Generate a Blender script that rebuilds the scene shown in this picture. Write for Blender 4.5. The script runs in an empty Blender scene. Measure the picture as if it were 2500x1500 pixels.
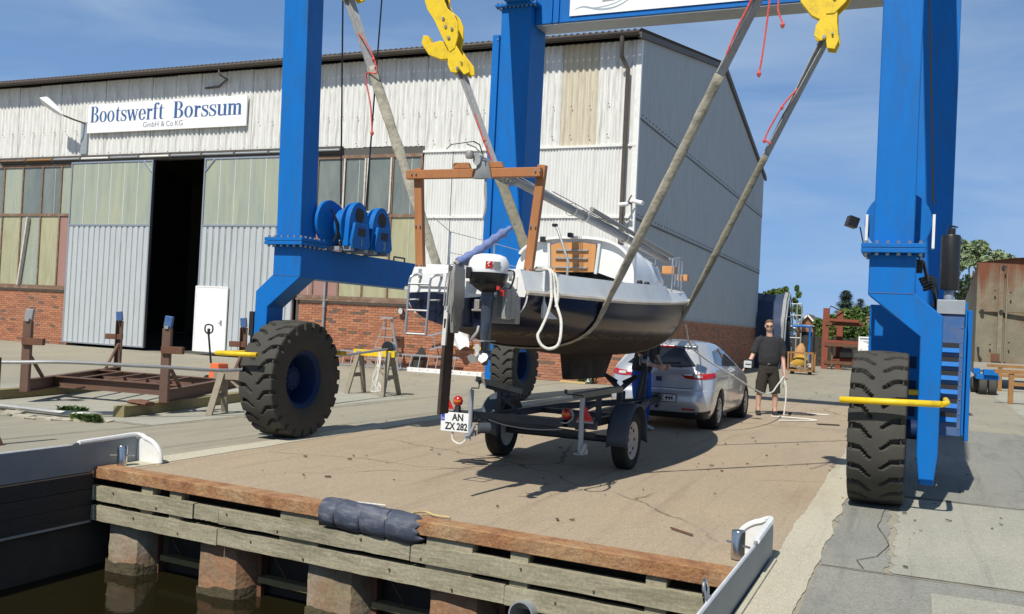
import bpy, bmesh, math, random
from mathutils import Vector, Matrix, Euler
random.seed(7)
R = math.radians
sc = bpy.context.scene
col = sc.collection
# ---------------- camera ----------------
cam_d = bpy.data.cameras.new('camera'); cam = bpy.data.objects.new('camera', cam_d); col.objects.link(cam)
right = Vector((0.91662, 0.39676, 0.04883)); up = Vector((-0.03764, -0.03601, 0.99864)); back = right.cross(up).normalized()
up = back.cross(right).normalized(); right.normalize()
mw = Matrix((right, up, back)).transposed().to_4x4(); mw.translation = (0, 0, 1.5)
cam.matrix_world = mw
cam_d.sensor_width = 36; cam_d.lens = 36*2288/2500; cam_d.clip_start = .05; cam_d.clip_end = 3000
sc.camera = cam
# ---------------- world and sun ----------------
SUN = Vector((.08, .77, -1)).normalized()          # the way the light travels
elev = math.asin(-SUN.z); azim = math.atan2(-SUN.x, -SUN.y)
w = bpy.data.worlds.new('World'); sc.world = w; w.use_nodes = True
nt = w.node_tree; nt.nodes.clear()
def N(t, k, **kw):
    n = t.nodes.new(k)
    for a, b in kw.items(): setattr(n, a, b)
    return n
sky = N(nt, 'ShaderNodeTexSky', sky_type='NISHITA', sun_disc=False, sun_elevation=elev, sun_rotation=azim, altitude=0, air_density=.6, dust_density=0., ozone_density=3.)
tc = N(nt, 'ShaderNodeTexCoord'); mp = N(nt, 'ShaderNodeMapping'); mp.inputs['Scale'].default_value = (1.1, 1.1, 5.5); mp.inputs['Rotation'].default_value = (.12, .1, .5)
nz = N(nt, 'ShaderNodeTexNoise'); nz.inputs['Scale'].default_value = 2.1; nz.inputs['Detail'].default_value = 8; nz.inputs['Roughness'].default_value = .56; nz.inputs['Distortion'].default_value = .5
cr = N(nt, 'ShaderNodeValToRGB'); cr.color_ramp.elements[0].position = .40; cr.color_ramp.elements[1].position = .78
cr.color_ramp.elements[0].color = (0, 0, 0, 1); cr.color_ramp.elements[1].color = (.62, .62, .62, 1)
mx = N(nt, 'ShaderNodeMixRGB', blend_type='MIX'); mx.inputs[2].default_value = (6.6, 8.1, 10.0, 1)
hz = N(nt, 'ShaderNodeMixRGB', blend_type='MIX'); hz.inputs[2].default_value = (3.0, 5.6, 10.2, 1)
sz = N(nt, 'ShaderNodeSeparateXYZ'); om = N(nt, 'ShaderNodeMath', operation='SUBTRACT', use_clamp=True); om.inputs[0].default_value = 1.; pw = N(nt, 'ShaderNodeMath', operation='POWER'); pw.inputs[1].default_value = 1.25; mlt = N(nt, 'ShaderNodeMath', operation='MULTIPLY'); mlt.inputs[1].default_value = .86   # summer haze, thick towards the horizon, thin overhead
bg = N(nt, 'ShaderNodeBackground'); bg.inputs['Strength'].default_value = .078
ow = N(nt, 'ShaderNodeOutputWorld'); L = nt.links.new
L(tc.outputs['Generated'], sz.inputs[0]); L(sz.outputs['Z'], om.inputs[1]); L(om.outputs[0], pw.inputs[0]); L(pw.outputs[0], mlt.inputs[0]); L(mlt.outputs[0], hz.inputs[0]); L(tc.outputs['Generated'], mp.inputs[0]); L(mp.outputs[0], nz.inputs['Vector']); L(nz.outputs[0], cr.inputs[0])
L(cr.outputs[0], mx.inputs[0]); L(sky.outputs[0], hz.inputs[1]); L(hz.outputs[0], mx.inputs[1]); L(mx.outputs[0], bg.inputs[0]); L(bg.outputs[0], ow.inputs[0])
sl = bpy.data.lights.new('sun', 'SUN'); sl.energy = 5.0; sl.angle = R(.53); sl.color = (1, .955, .87)
so = bpy.data.objects.new('sun', sl); col.objects.link(so); so.rotation_euler = SUN.to_track_quat('-Z', 'Y').to_euler(); so.location = (0, -10, 20)
sc.render.engine = 'CYCLES'
vs = sc.view_settings; vs.view_transform = 'Standard'; vs.look = 'None'; vs.exposure = 0; vs.gamma = 1; vs.use_curve_mapping = False
sc.render.resolution_x = 1024; sc.render.resolution_y = 614

# ---------------- materials ----------------
MATS = {}
def mat(name, c, rough=.6, metal=0., c2=None, ns=6., namt=.5, stretch=(1, 1, 1), bump=0., bs=30., dirt=None, ds=1.2, damt=.4, coat=0., spec=.5, trans=0., attr=None, alpha=1., fine=0., fs=180.):
    m = bpy.data.materials.new(name); m.use_nodes = True; t = m.node_tree; p = t.nodes['Principled BSDF']; l = t.links.new
    def rgb(k): return tuple(k)+(1,)
    p.inputs['Roughness'].default_value = rough; p.inputs['Metallic'].default_value = metal; p.inputs['Specular IOR Level'].default_value = spec
    p.inputs['Coat Weight'].default_value = coat; p.inputs['Coat Roughness'].default_value = .06; p.inputs['Transmission Weight'].default_value = trans
    p.inputs['Alpha'].default_value = alpha
    tcn = N(t, 'ShaderNodeTexCoord'); mpn = N(t, 'ShaderNodeMapping'); mpn.inputs['Scale'].default_value = stretch; l(tcn.outputs['Object'], mpn.inputs[0])
    cur = None
    def mixin(fac, colr, base):
        k = N(t, 'ShaderNodeMixRGB'); l(fac, k.inputs[0])
        if base is None: k.inputs[1].default_value = rgb(c)
        else: l(base, k.inputs[1])
        k.inputs[2].default_value = rgb(colr); return k.outputs[0]
    def ramp(src, a, b, amt):
        k = N(t, 'ShaderNodeMapRange'); k.inputs[1].default_value = a; k.inputs[2].default_value = b; k.inputs[4].default_value = amt; l(src, k.inputs[0]); return k.outputs[0]
    if attr:
        an = N(t, 'ShaderNodeAttribute', attribute_name='rnd'); rp = N(t, 'ShaderNodeValToRGB'); rp.color_ramp.interpolation = 'LINEAR'
        els = rp.color_ramp.elements
        for i, (pos, k) in enumerate(attr):
            e = els[i] if i < 2 else els.new(pos)
            e.position = pos; e.color = rgb(k)
        l(an.outputs['Fac'], rp.inputs[0]); cur = rp.outputs[0]
    if c2 is not None:
        n1 = N(t, 'ShaderNodeTexNoise'); n1.inputs['Scale'].default_value = ns; n1.inputs['Detail'].default_value = 7; n1.inputs['Roughness'].default_value = .62; l(mpn.outputs[0], n1.inputs['Vector'])
        cur = mixin(ramp(n1.outputs[0], .38, .66, namt), c2, cur)
    if dirt is not None:
        n2 = N(t, 'ShaderNodeTexNoise'); n2.inputs['Scale'].default_value = ds; n2.inputs['Detail'].default_value = 9; n2.inputs['Roughness'].default_value = .7; l(mpn.outputs[0], n2.inputs['Vector'])
        cur = mixin(ramp(n2.outputs[0], .48, .72, damt), dirt, cur)
    if fine:
        n4 = N(t, 'ShaderNodeTexNoise'); n4.inputs['Scale'].default_value = fs; n4.inputs['Detail'].default_value = 3; l(tcn.outputs['Object'], n4.inputs['Vector'])
        hs = N(t, 'ShaderNodeHueSaturation'); mr = N(t, 'ShaderNodeMapRange'); mr.inputs[1].default_value = .3; mr.inputs[2].default_value = .7; mr.inputs[3].default_value = 1-fine; mr.inputs[4].default_value = 1+fine
        l(n4.outputs[0], mr.inputs[0]); l(mr.outputs[0], hs.inputs['Value'])
        if cur is None: hs.inputs['Color'].default_value = rgb(c)
        else: l(cur, hs.inputs['Color'])
        cur = hs.outputs[0]
    if cur is None: p.inputs['Base Color'].default_value = rgb(c)
    else: l(cur, p.inputs['Base Color'])
    if bump:
        n3 = N(t, 'ShaderNodeTexNoise'); n3.inputs['Scale'].default_value = bs; n3.inputs['Detail'].default_value = 6; l(mpn.outputs[0], n3.inputs['Vector'])
        b = N(t, 'ShaderNodeBump'); b.inputs['Strength'].default_value = bump; b.inputs['Distance'].default_value = .02; l(n3.outputs[0], b.inputs['Height']); l(b.outputs[0], p.inputs['Normal'])
    MATS[name] = m; return m

# ---------------- mesh builder ----------------
BASE = {}
class MB:
    def __init__(s): s.v = []; s.f = []; s.r = []
    def add(s, vs, fs, r=None):
        o = len(s.v); s.v += [Vector(x) for x in vs]; s.f += [[i+o for i in f] for f in fs]
        if r is not None: s.r += [r]*len(fs)
        return s
    def box(s, c, d, rot=None, taper=None, r=None):
        x, y, z = d[0]/2, d[1]/2, d[2]/2; vs = []
        for k in (-1, 1):
            tx = ty = 1
            if taper and k > 0: tx, ty = taper
            for i, j in ((-1, -1), (1, -1), (1, 1), (-1, 1)): vs.append(Vector((i*x*tx, j*y*ty, k*z)))
        if rot is not None:
            M_ = rot if isinstance(rot, Matrix) else Euler(rot).to_matrix()
            vs = [M_ @ v for v in vs]
        C_ = Vector(c)
        return s.add([v+C_ for v in vs], [[3, 2, 1, 0], [4, 5, 6, 7], [0, 1, 5, 4], [1, 2, 6, 5], [2, 3, 7, 6], [3, 0, 4, 7]], r)
    def mm(s, a, b, r=None):
        return s.box([(a[i]+b[i])/2 for i in range(3)], [abs(b[i]-a[i]) for i in range(3)], r=r)
    def bar(s, p, q, w, h, upv=(0, 0, 1)):
        p, q = Vector(p), Vector(q); d = (q-p); ln = d.length; d.normalize(); u = Vector(upv)
        if abs(d.dot(u)) > .98: u = Vector((1, 0, 0))
        sd = d.cross(u).normalized(); u = sd.cross(d)
        M_ = Matrix((sd, d, u)).transposed()
        return s.box((p+q)/2, (w, ln, h), M_)
    def tube(s, pts, r, n=8, caps=True):
        pts = [Vector(p) for p in pts]; rs = r if isinstance(r, (list, tuple)) else [r]*len(pts)
        o = len(s.v); prev = None
        for i, p in enumerate(pts):
            d = (pts[min(i+1, len(pts)-1)]-pts[max(i-1, 0)])
            if d.length < 1e-9: d = Vector((0, 0, 1))
            d.normalize()
            if prev is None:
                u = Vector((0, 0, 1)) if abs(d.z) < .9 else Vector((1, 0, 0))
                a = d.cross(u).normalized()
            else: a = (prev-d*prev.dot(d)).normalized()
            prev = a; b = d.cross(a)
            for k in range(n):
                an = 2*math.pi*k/n; s.v.append(p+(a*math.cos(an)+b*math.sin(an))*rs[i])
        for i in range(len(pts)-1):
            for k in range(n):
                s.f.append([o+i*n+k, o+i*n+(k+1) % n, o+(i+1)*n+(k+1) % n, o+(i+1)*n+k])
        if caps:
            s.f.append([o+k for k in range(n)][::-1]); s.f.append([o+(len(pts)-1)*n+k for k in range(n)])
        return s
    def ell(s, secs, n=12, caps=True):
        """loft through elliptical sections: (centre, a, b, axis_a, axis_b)"""
        o = len(s.v)
        for c, a, b, ua, ub in secs:
            c, ua, ub = Vector(c), Vector(ua).normalized(), Vector(ub).normalized()
            for k in range(n):
                an = 2*math.pi*k/n; s.v.append(c+ua*a*math.cos(an)+ub*b*math.sin(an))
        m = len(secs)
        for i in range(m-1):
            for k in range(n): s.f.append([o+i*n+k, o+i*n+(k+1) % n, o+(i+1)*n+(k+1) % n, o+(i+1)*n+k])
        if caps: s.f.append([o+k for k in range(n)][::-1]); s.f.append([o+(m-1)*n+k for k in range(n)])
        return s
    def lathe(s, prof, c, axis=(1, 0, 0), n=32, closed=False):
        ax = Vector(axis).normalized(); u = Vector((0, 0, 1)) if abs(ax.z) < .9 else Vector((1, 0, 0)); a = ax.cross(u).normalized(); b = ax.cross(a); c = Vector(c); o = len(s.v); m = len(prof)
        for k in range(n):
            an = 2*math.pi*k/n; d = a*math.cos(an)+b*math.sin(an)
            for r_, z_ in prof: s.v.append(c+d*r_+ax*z_)
        for k in range(n):
            k2 = (k+1) % n
            for i in range(m if closed else m-1):
                j = (i+1) % m; s.f.append([o+k*m+i, o+k2*m+i, o+k2*m+j, o+k*m+j])
        return s
    def disc(s, c, r, axis=(1, 0, 0), n=24, th=.01):
        return s.lathe([(0.0005, -th/2), (r, -th/2), (r, th/2), (0.0005, th/2)], c, axis, n)
    def prism(s, poly, ax, lo, hi):
        """polygon in the two other axes (cyclic order), extruded along axis ax from lo to hi"""
        def P(a, b, k):
            return {0: (k, a, b), 1: (a, k, b), 2: (a, b, k)}[ax]
        n = len(poly); vs = [P(a, b, lo) for a, b in poly]+[P(a, b, hi) for a, b in poly]
        return s.add(vs, [list(range(n))[::-1], list(range(n, 2*n))]+[[i, (i+1) % n, (i+1) % n+n, i+n] for i in range(n)])
    def grid(s, fn, nu, nv, wrapu=False):
        o = len(s.v)
        for i in range(nu+(0 if wrapu else 1)):
            for j in range(nv+1): s.v.append(Vector(fn(i/nu, j/nv)))
        for i in range(nu):
            i2 = (i+1) % nu if wrapu else i+1
            for j in range(nv): s.f.append([o+i*(nv+1)+j, o+i2*(nv+1)+j, o+i2*(nv+1)+j+1, o+i*(nv+1)+j+1])
        return s
    def mesh(s, name, off=(0, 0, 0), fix=True):
        me = bpy.data.meshes.new(name); O_ = Vector(off)
        me.from_pydata([tuple(v-O_) for v in s.v], [], s.f)
        if s.r:
            at = me.attributes.new('rnd', 'FLOAT', 'FACE'); at.data.foreach_set('value', s.r)
        if fix:
            b = bmesh.new(); b.from_mesh(me); bmesh.ops.recalc_face_normals(b, faces=b.faces); b.to_mesh(me); b.free()
        me.update(); return me
    def build(s, name, m, parent=None, smooth=False, bevel=0, fix=True, seg=2, sub=0, angle=40):
        off = BASE.get(parent.name, Vector()) if parent else Vector()
        me = s.mesh(name, off, fix); me.materials.append(m if not isinstance(m, str) else MATS[m])
        o = bpy.data.objects.new(name, me); col.objects.link(o)
        if parent: o.parent = parent; BASE[o.name] = off
        if smooth:
            me.shade_smooth()
            if angle < 180:
                try: me.set_sharp_from_angle(angle=R(angle))
                except Exception: pass
        if bevel:
            b = o.modifiers.new('b', 'BEVEL'); b.width = bevel; b.segments = seg; b.limit_method = 'ANGLE'; b.angle_limit = R(35)
            me.shade_smooth(); b.harden_normals = True
        if sub:
            q = o.modifiers.new('s', 'SUBSURF'); q.levels = sub; q.render_levels = sub
        return o
def tag(o, label=None, cat=None, group=None, kind=None):
    if label: o['label'] = label
    if cat: o['category'] = cat
    if group: o['group'] = group
    if kind: o['kind'] = kind
    return o
def thing(name, label, cat, loc=(0, 0, 0), group=None):
    o = bpy.data.objects.new(name, None); col.objects.link(o); o.location = loc; o.empty_display_size = .2
    BASE[o.name] = Vector(loc); return tag(o, label, cat, group)
def struct(name, mb, m, **k):
    o = mb.build(name, m, **k); o['kind'] = 'structure'; return o
def single(name, label, cat, mb, m, group=None, **k):
    o = mb.build(name, m, **k); return tag(o, label, cat, group)
def piece(name, me, m, parent, loc):
    """one of many alike pieces sharing mesh data; loc in world"""
    o = bpy.data.objects.new(name, me); col.objects.link(o)
    if not me.materials: me.materials.append(MATS[m])
    o.parent = parent; o.location = Vector(loc)-BASE[parent.name]; BASE[o.name] = Vector(loc); return o
def text_mesh(s, size, thick=0.0, bold=0.0):
    cu = bpy.data.curves.new('t', 'FONT'); cu.body = s; cu.size = size; cu.align_x = 'CENTER'; cu.align_y = 'CENTER'; cu.extrude = thick; cu.offset = bold
    o = bpy.data.objects.new('t', cu); col.objects.link(o); dg = bpy.context.evaluated_depsgraph_get(); me = bpy.data.meshes.new_from_object(o.evaluated_get(dg))
    bpy.data.objects.remove(o); bpy.data.curves.remove(cu); return me
def text(name, s, size, m, parent, pos, xdir, updir, sx=1., bold=0.):
    me = text_mesh(s, size, 0, bold); x = Vector(xdir).normalized(); u = Vector(updir).normalized(); off = BASE[parent.name] if parent else Vector()
    for v in me.vertices: v.co = Vector(pos)-off+x*v.co.x*sx+u*v.co.y
    me.materials.clear(); me.materials.append(MATS[m]); o = bpy.data.objects.new(name, me); col.objects.link(o)
    if parent: o.parent = parent; BASE[o.name] = off
    return o
def baked(o):
    """apply the modifiers of o without operators"""
    dg = bpy.context.evaluated_depsgraph_get(); me = bpy.data.meshes.new_from_object(o.evaluated_get(dg)); old = o.data; o.modifiers.clear(); o.data = me; return o
def curve(pts, n=24):
    """Catmull-Rom through points"""
    P = [Vector(p) for p in pts]; P = [P[0]*2-P[1]]+P+[P[-1]*2-P[-2]]; out = []
    k = len(P)-3
    for i in range(k):
        for j in range(n//k+1 if i < k-1 else n//k+2):
            t = min(j/(n//k+1), 1); a, b, c, d = P[i:i+4]
            out.append(.5*((2*b)+(c-a)*t+(2*a-5*b+4*c-d)*t*t+(3*b-a-3*c+d)*t**3))
    return out
mat('blue', (.003, .150, .50), .5, c2=(.006, .128, .42), ns=2.2, namt=.8, stretch=(2.5, 2.5, .6), bump=.06, bs=90, fine=.07, spec=.22, dirt=(.03, .10, .24), ds=3.2, damt=.55)
mat('blue_dark', (.005, .024, .095), .6, c2=(.014, .032, .085), ns=5, spec=.2, dirt=(.045, .042, .038), ds=4, damt=.5)
mat('blue_faded', (.03, .11, .31), .6, c2=(.10, .13, .20), ns=9, namt=.7, dirt=(.14, .14, .14), ds=5, damt=.4)
mat('yellow', (.80, .56, .012), .5, c2=(.70, .47, .01), ns=7, dirt=(.25, .16, .03), ds=9, damt=.45, bump=.05)
mat('rubber', (.062, .060, .053), .93, c2=(.078, .074, .064), ns=4, namt=.7, bump=.12, bs=70, spec=.15, dirt=(.085, .078, .062), ds=1.3, damt=.4)
mat('rubber_black', (.018, .018, .017), .75, c2=(.04, .037, .032), ns=9, spec=.3)
mat('steel_bolt', (.45, .44, .42), .4, metal=.8, c2=(.2, .19, .17), ns=40)
mat('aluminium', (.62, .62, .62), .38, metal=.85, c2=(.45, .45, .44), ns=20)
mat('alu_dull', (.42, .42, .41), .55, metal=.5, c2=(.3, .3, .29), ns=14)
mat('chrome', (.62, .59, .54), .22, metal=1., c2=(.45, .42, .37), ns=9)
mat('galv', (.36, .39, .41), .55, metal=.35, c2=(.27, .30, .32), ns=6, bump=.05)
mat('grey_steel', (.23, .26, .28), .5, c2=(.17, .195, .21), ns=4, metal=.2, bump=.04)
mat('grey_steel_edge', (.62, .64, .65), .5, c2=(.5, .5, .5), ns=9)
mat('white_paint', (.80, .80, .77), .45, c2=(.70, .70, .66), ns=9, dirt=(.45, .42, .36), ds=4, damt=.3)
mat('white_clean', (.85, .85, .84), .4, c2=(.80, .80, .79), ns=3)
mat('clad_white', (.76, .755, .72), .72, c2=(.60, .60, .55), ns=5, namt=.6, stretch=(6, 1, .3), dirt=(.24, .23, .19), ds=2.6, damt=.75, bump=.1, bs=50, fine=.06, fs=60)
mat('clad_low', (.72, .72, .69), .65, c2=(.60, .61, .58), ns=5, namt=.5, stretch=(5, 1, .35), dirt=(.36, .34, .28), ds=2.0, damt=.35, bump=.06, bs=50)
mat('clad_beige', (.62, .56, .43), .8, c2=(.47, .42, .31), ns=6, stretch=(5, 1, .3), dirt=(.28, .25, .19), ds=3, damt=.5, bump=.1)
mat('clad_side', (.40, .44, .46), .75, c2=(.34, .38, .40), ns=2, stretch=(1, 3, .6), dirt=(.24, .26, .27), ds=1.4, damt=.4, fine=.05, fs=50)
mat('door_sheet', (.47, .50, .51), .5, c2=(.41, .44, .455), ns=3, stretch=(3, 1, .5), dirt=(.36, .35, .31), ds=1.5, damt=.35)
mat('door_white', (.84, .84, .83), .4)
mat('pane_green', (.31, .35, .29), .3, c2=(.40, .41, .28), ns=1.3, namt=.9, stretch=(2.4, 1, .25), dirt=(.22, .26, .245), ds=2, damt=.6, spec=.5)
mat('pane_grey', (.15, .175, .165), .25, c2=(.23, .255, .225), ns=.9, namt=.9, stretch=(1.6, 1, .5), dirt=(.10, .12, .115), ds=1.6, damt=.5)
mat('pane_pale', (.42, .40, .24), .35, c2=(.33, .33, .21), ns=1.2, namt=.8, stretch=(2.5, 1, .5), dirt=(.24, .225, .13), ds=2, damt=.6)
mat('panel_pink', (.34, .19, .16), .6, c2=(.29, .165, .14), ns=3)
mat('frame_rust', (.17, .105, .07), .75, c2=(.24, .13, .07), ns=9, namt=.6, dirt=(.40, .38, .33), ds=6, damt=.5)
mat('frame_white', (.62, .60, .55), .6, c2=(.38, .27, .18), ns=8, namt=.5)
mat('brick', (.38, .17, .09), .9, attr=[(0, (.15, .10, .07)), (.07, (.31, .12, .065)), (.4, (.40, .165, .085)), (.75, (.46, .20, .105)), (1, (.36, .145, .085))], dirt=(.18, .13, .10), ds=.8, damt=.45, bump=.3, bs=60, fine=.1, fs=40)
mat('mortar', (.42, .36, .30), .95, c2=(.30, .25, .2), ns=3, bump=.3)
mat('roof_dark', (.085, .075, .065), .85, c2=(.13, .11, .09), ns=5, bump=.2)
mat('gutter', (.085, .070, .058), .6, c2=(.12, .10, .085), ns=4)
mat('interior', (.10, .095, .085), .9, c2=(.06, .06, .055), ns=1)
mat('rust_beam', (.36, .185, .078), .9, c2=(.20, .085, .042), ns=7, namt=.85, dirt=(.43, .31, .17), ds=1.9, damt=.85, bump=.6, bs=30, fine=.22, fs=60)
mat('rust_dark', (.13, .058, .034), .85, c2=(.20, .09, .045), ns=6, namt=.7, dirt=(.08, .045, .03), ds=3, damt=.5, bump=.25)
mat('rust_red', (.26, .065, .035), .8, c2=(.20, .06, .035), ns=4, dirt=(.12, .05, .03), ds=3)
mat('cradle', (.125, .068, .046), .7, c2=(.17, .09, .055), ns=5, namt=.6, dirt=(.09, .055, .045), ds=3, damt=.5, bump=.1)
mat('ochre_steel', (.33, .17, .05), .75, c2=(.22, .10, .04), ns=7, namt=.7)
mat('timber_grey', (.34, .31, .215), .92, c2=(.25, .225, .15), ns=2.2, namt=.8, stretch=(1.2, 3, 5), dirt=(.15, .135, .085), ds=1.1, damt=.75, bump=.25, bs=9, fine=.16, fs=45)
mat('timber_green', (.23, .19, .085), .9, c2=(.32, .27, .14), ns=4, stretch=(4, .6, 6), bump=.3, dirt=(.13, .11, .06), ds=2)
mat('timber_horse', (.25, .21, .155), .9, c2=(.34, .30, .225), ns=6, namt=.7, bump=.3, dirt=(.11, .09, .07), ds=3)
mat('board_grey', (.27, .25, .20), .95, c2=(.17, .15, .12), ns=6, stretch=(3, 1, 3), bump=.4)
mat('wood_varnish', (.40, .165, .055), .5, c2=(.33, .125, .04), ns=3, stretch=(7, 7, 1), namt=.7, bump=.08, bs=20)
mat('wood_door', (.60, .29, .10), .5, c2=(.50, .22, .07), ns=3, stretch=(6, 1, 1), namt=.7)
mat('concrete_pile', (.34, .31, .24), .95, c2=(.26, .15, .085), ns=2.2, namt=.85, dirt=(.17, .18, .09), ds=3, damt=.6, bump=.6, bs=14, fine=.15, fs=30)
mat('rust_pile', (.33, .17, .085), .95, c2=(.24, .17, .12), ns=3, namt=.8, dirt=(.19, .18, .10), ds=3, damt=.5, bump=.6, bs=16, fine=.15, fs=30)
mat('wall_dark', (.045, .04, .033), .9, c2=(.08, .07, .05), ns=3, bump=.4)
mat('mud', (.07, .055, .03), .9, c2=(.12, .10, .05), ns=12, bump=.8, bs=30)
mat('decking', (.055, .048, .042), .8, c2=(.085, .07, .06), ns=6, stretch=(1, .3, 3))
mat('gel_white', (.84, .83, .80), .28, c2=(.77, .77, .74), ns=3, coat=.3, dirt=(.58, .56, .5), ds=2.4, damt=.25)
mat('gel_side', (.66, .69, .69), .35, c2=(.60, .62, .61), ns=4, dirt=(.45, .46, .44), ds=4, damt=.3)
mat('rub_rail', (.60, .57, .50), .6, c2=(.33, .25, .17), ns=5, namt=.6, stretch=(1, .5, 4))
mat('antifoul', (.03, .022, .017), .85, c2=(.07, .042, .027), ns=5, namt=.8, dirt=(.10, .065, .04), ds=3, damt=.4, bump=.3)
mat('plastic_black', (.014, .014, .015), .4, c2=(.022, .022, .022), ns=9)
mat('motor_blue', (.05, .065, .09), .35, metal=.2, c2=(.035, .045, .065), ns=8, coat=.3)
mat('grey_cast', (.33, .32, .29), .55, metal=.3, c2=(.24, .23, .2), ns=9)
mat('prop_white', (.62, .60, .54), .5)
mat('red_paint', (.50, .03, .02), .5)
mat('jeans', (.17, .22, .42), .9, c2=(.11, .15, .32), ns=9, bump=.3)
mat('canvas', (.40, .37, .29), .95, c2=(.28, .255, .19), ns=7, namt=.85, dirt=(.10, .092, .08), ds=5.5, damt=.8, bump=.9, bs=13, fine=.12, fs=70)
mat('canvas_dark', (.20, .185, .135), .95, c2=(.14, .125, .09), ns=5, namt=.8, dirt=(.27, .25, .19), ds=3, damt=.4, bump=.3, bs=18)
mat('web_grey', (.34, .345, .34), .85, c2=(.20, .205, .21), ns=8, namt=.7, stretch=(6, 6, 1), bump=.2)
mat('rope_red', (.58, .05, .045), .8, c2=(.65, .25, .2), ns=60, namt=.5)
mat('rope_white', (.76, .74, .67), .9, c2=(.5, .48, .4), ns=70, namt=.6, bump=.4, bs=90)
mat('rope_grey', (.30, .30, .29), .9, c2=(.42, .41, .38), ns=60, bump=.3)
mat('rope_straw', (.52, .40, .18), .9)
mat('cable', (.025, .025, .028), .5)
mat('trailer', (.022, .028, .034), .55, c2=(.04, .045, .05), ns=9, dirt=(.09, .075, .055), ds=5, damt=.3, bump=.08)
mat('fender_plastic', (.045, .06, .08), .6, c2=(.06, .072, .085), ns=5, dirt=(.13, .115, .09), ds=4, damt=.35)
mat('tyre', (.020, .020, .019), .85, c2=(.035, .033, .028), ns=12, spec=.3)
mat('rim_cream', (.48, .46, .41), .55, c2=(.33, .28, .2), ns=7, namt=.5, metal=.1)
mat('amber', (.55, .14, .02), .25, coat=.5)
mat('lamp_red', (.42, .012, .012), .22, coat=.6)
mat('reflector', (.55, .02, .015), .35)
mat('plate_white', (.78, .79, .78), .4)
mat('ink', (.02, .02, .022), .6)
mat('eu_blue', (.02, .06, .45), .4)
mat('car_silver', (.66, .67, .68), .32, metal=.6, coat=1., c2=(.62, .63, .64), ns=2, fine=.02, fs=400)
mat('car_glass', (.012, .015, .018), .04, spec=.7, coat=.4)
mat('car_trim', (.018, .018, .019), .5)
mat('wheel_cover', (.45, .46, .47), .35, metal=.6)
mat('skin', (.60, .36, .26), .55, c2=(.54, .30, .21), ns=14)
mat('hair', (.13, .075, .035), .7, c2=(.20, .12, .055), ns=60, bump=.5, bs=90)
mat('shirt_black', (.022, .023, .025), .95, c2=(.034, .034, .036), ns=7, bump=.3, bs=14)
mat('shorts_brown', (.030, .025, .019), .95, c2=(.042, .035, .027), ns=8, bump=.3, bs=14)
mat('trouser_blue', (.012, .085, .42), .9, c2=(.009, .05, .26), ns=6, namt=.6, bump=.4, bs=12)
mat('shoe_dark', (.02, .019, .018), .7); mat('shoe_white', (.60, .60, .58), .7, c2=(.45, .45, .44), ns=20)
mat('tarp_blue', (.022, .040, .085), .7, c2=(.032, .055, .115), ns=2, namt=.6, bump=.5, bs=3)
mat('tarp_grey', (.30, .31, .31), .7, c2=(.22, .23, .23), ns=3)
mat('shelter_shade', (.015, .016, .017), .9)
mat('rust_tank', (.19, .17, .115), .85, c2=(.25, .225, .16), ns=1.6, namt=.8, dirt=(.19, .075, .034), ds=.6, damt=.95, bump=.3, fine=.1, fs=20)
mat('leaf', (.10, .165, .03), .7, c2=(.05, .09, .02), ns=1.5, namt=.8)
mat('leaf_light', (.19, .27, .06), .7, c2=(.09, .13, .03), ns=1.2, namt=.8)
mat('leaf_grey', (.17, .24, .10), .7, c2=(.27, .32, .18), ns=.8, namt=.8)
mat('leaf_dark', (.035, .06, .035), .8, c2=(.06, .09, .045), ns=1, namt=.7)
mat('bark', (.09, .07, .05), .95, c2=(.14, .11, .08), ns=12, bump=.5)
mat('fence_dark', (.035, .03, .026), .9, c2=(.06, .05, .04), ns=5)
mat('tile_brown', (.17, .11, .075), .9, c2=(.12, .085, .06), ns=3)
mat('tile_grey', (.11, .095, .085), .9, c2=(.15, .13, .11), ns=3)
mat('house_brick', (.30, .14, .075), .9, c2=(.22, .10, .06), ns=6)
mat('debris', (.45, .42, .38), .8, c2=(.15, .12, .10), ns=5, namt=.9)
mat('sack_yellow', (.50, .30, .04), .85, c2=(.35, .2, .03), ns=5)
mat('cardboard', (.50, .28, .12), .9, c2=(.42, .23, .10), ns=5)
mat('orange', (.75, .16, .05), .5, c2=(.62, .12, .04), ns=9)
mat('sign_white', (.84, .84, .83), .45); mat('sign_blue', (.035, .10, .26), .5, c2=(.07, .15, .33), ns=4); mat('sign_grey', (.18, .21, .25), .6)
mat('wave_grey', (.30, .38, .42), .6)
mat('fender_blue', (.06, .07, .095), .6, c2=(.035, .05, .095), ns=5, namt=.7, stretch=(1, 3, 3), dirt=(.24, .245, .25), ds=6, damt=.7, bump=.15)
mat('glass_lens', (.55, .58, .58), .15, spec=.6)
mat('crack', (.05, .042, .034), .95); mat('joint', (.075, .068, .058), .95)

# the bow-side sling: darker, more olive canvas
mat('canvas_olive', (.235, .215, .155), .95, c2=(.17, .155, .11), ns=6, namt=.85, dirt=(.30, .28, .21), ds=4, damt=.6, bump=.9, bs=13, fine=.12, fs=70)

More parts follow.
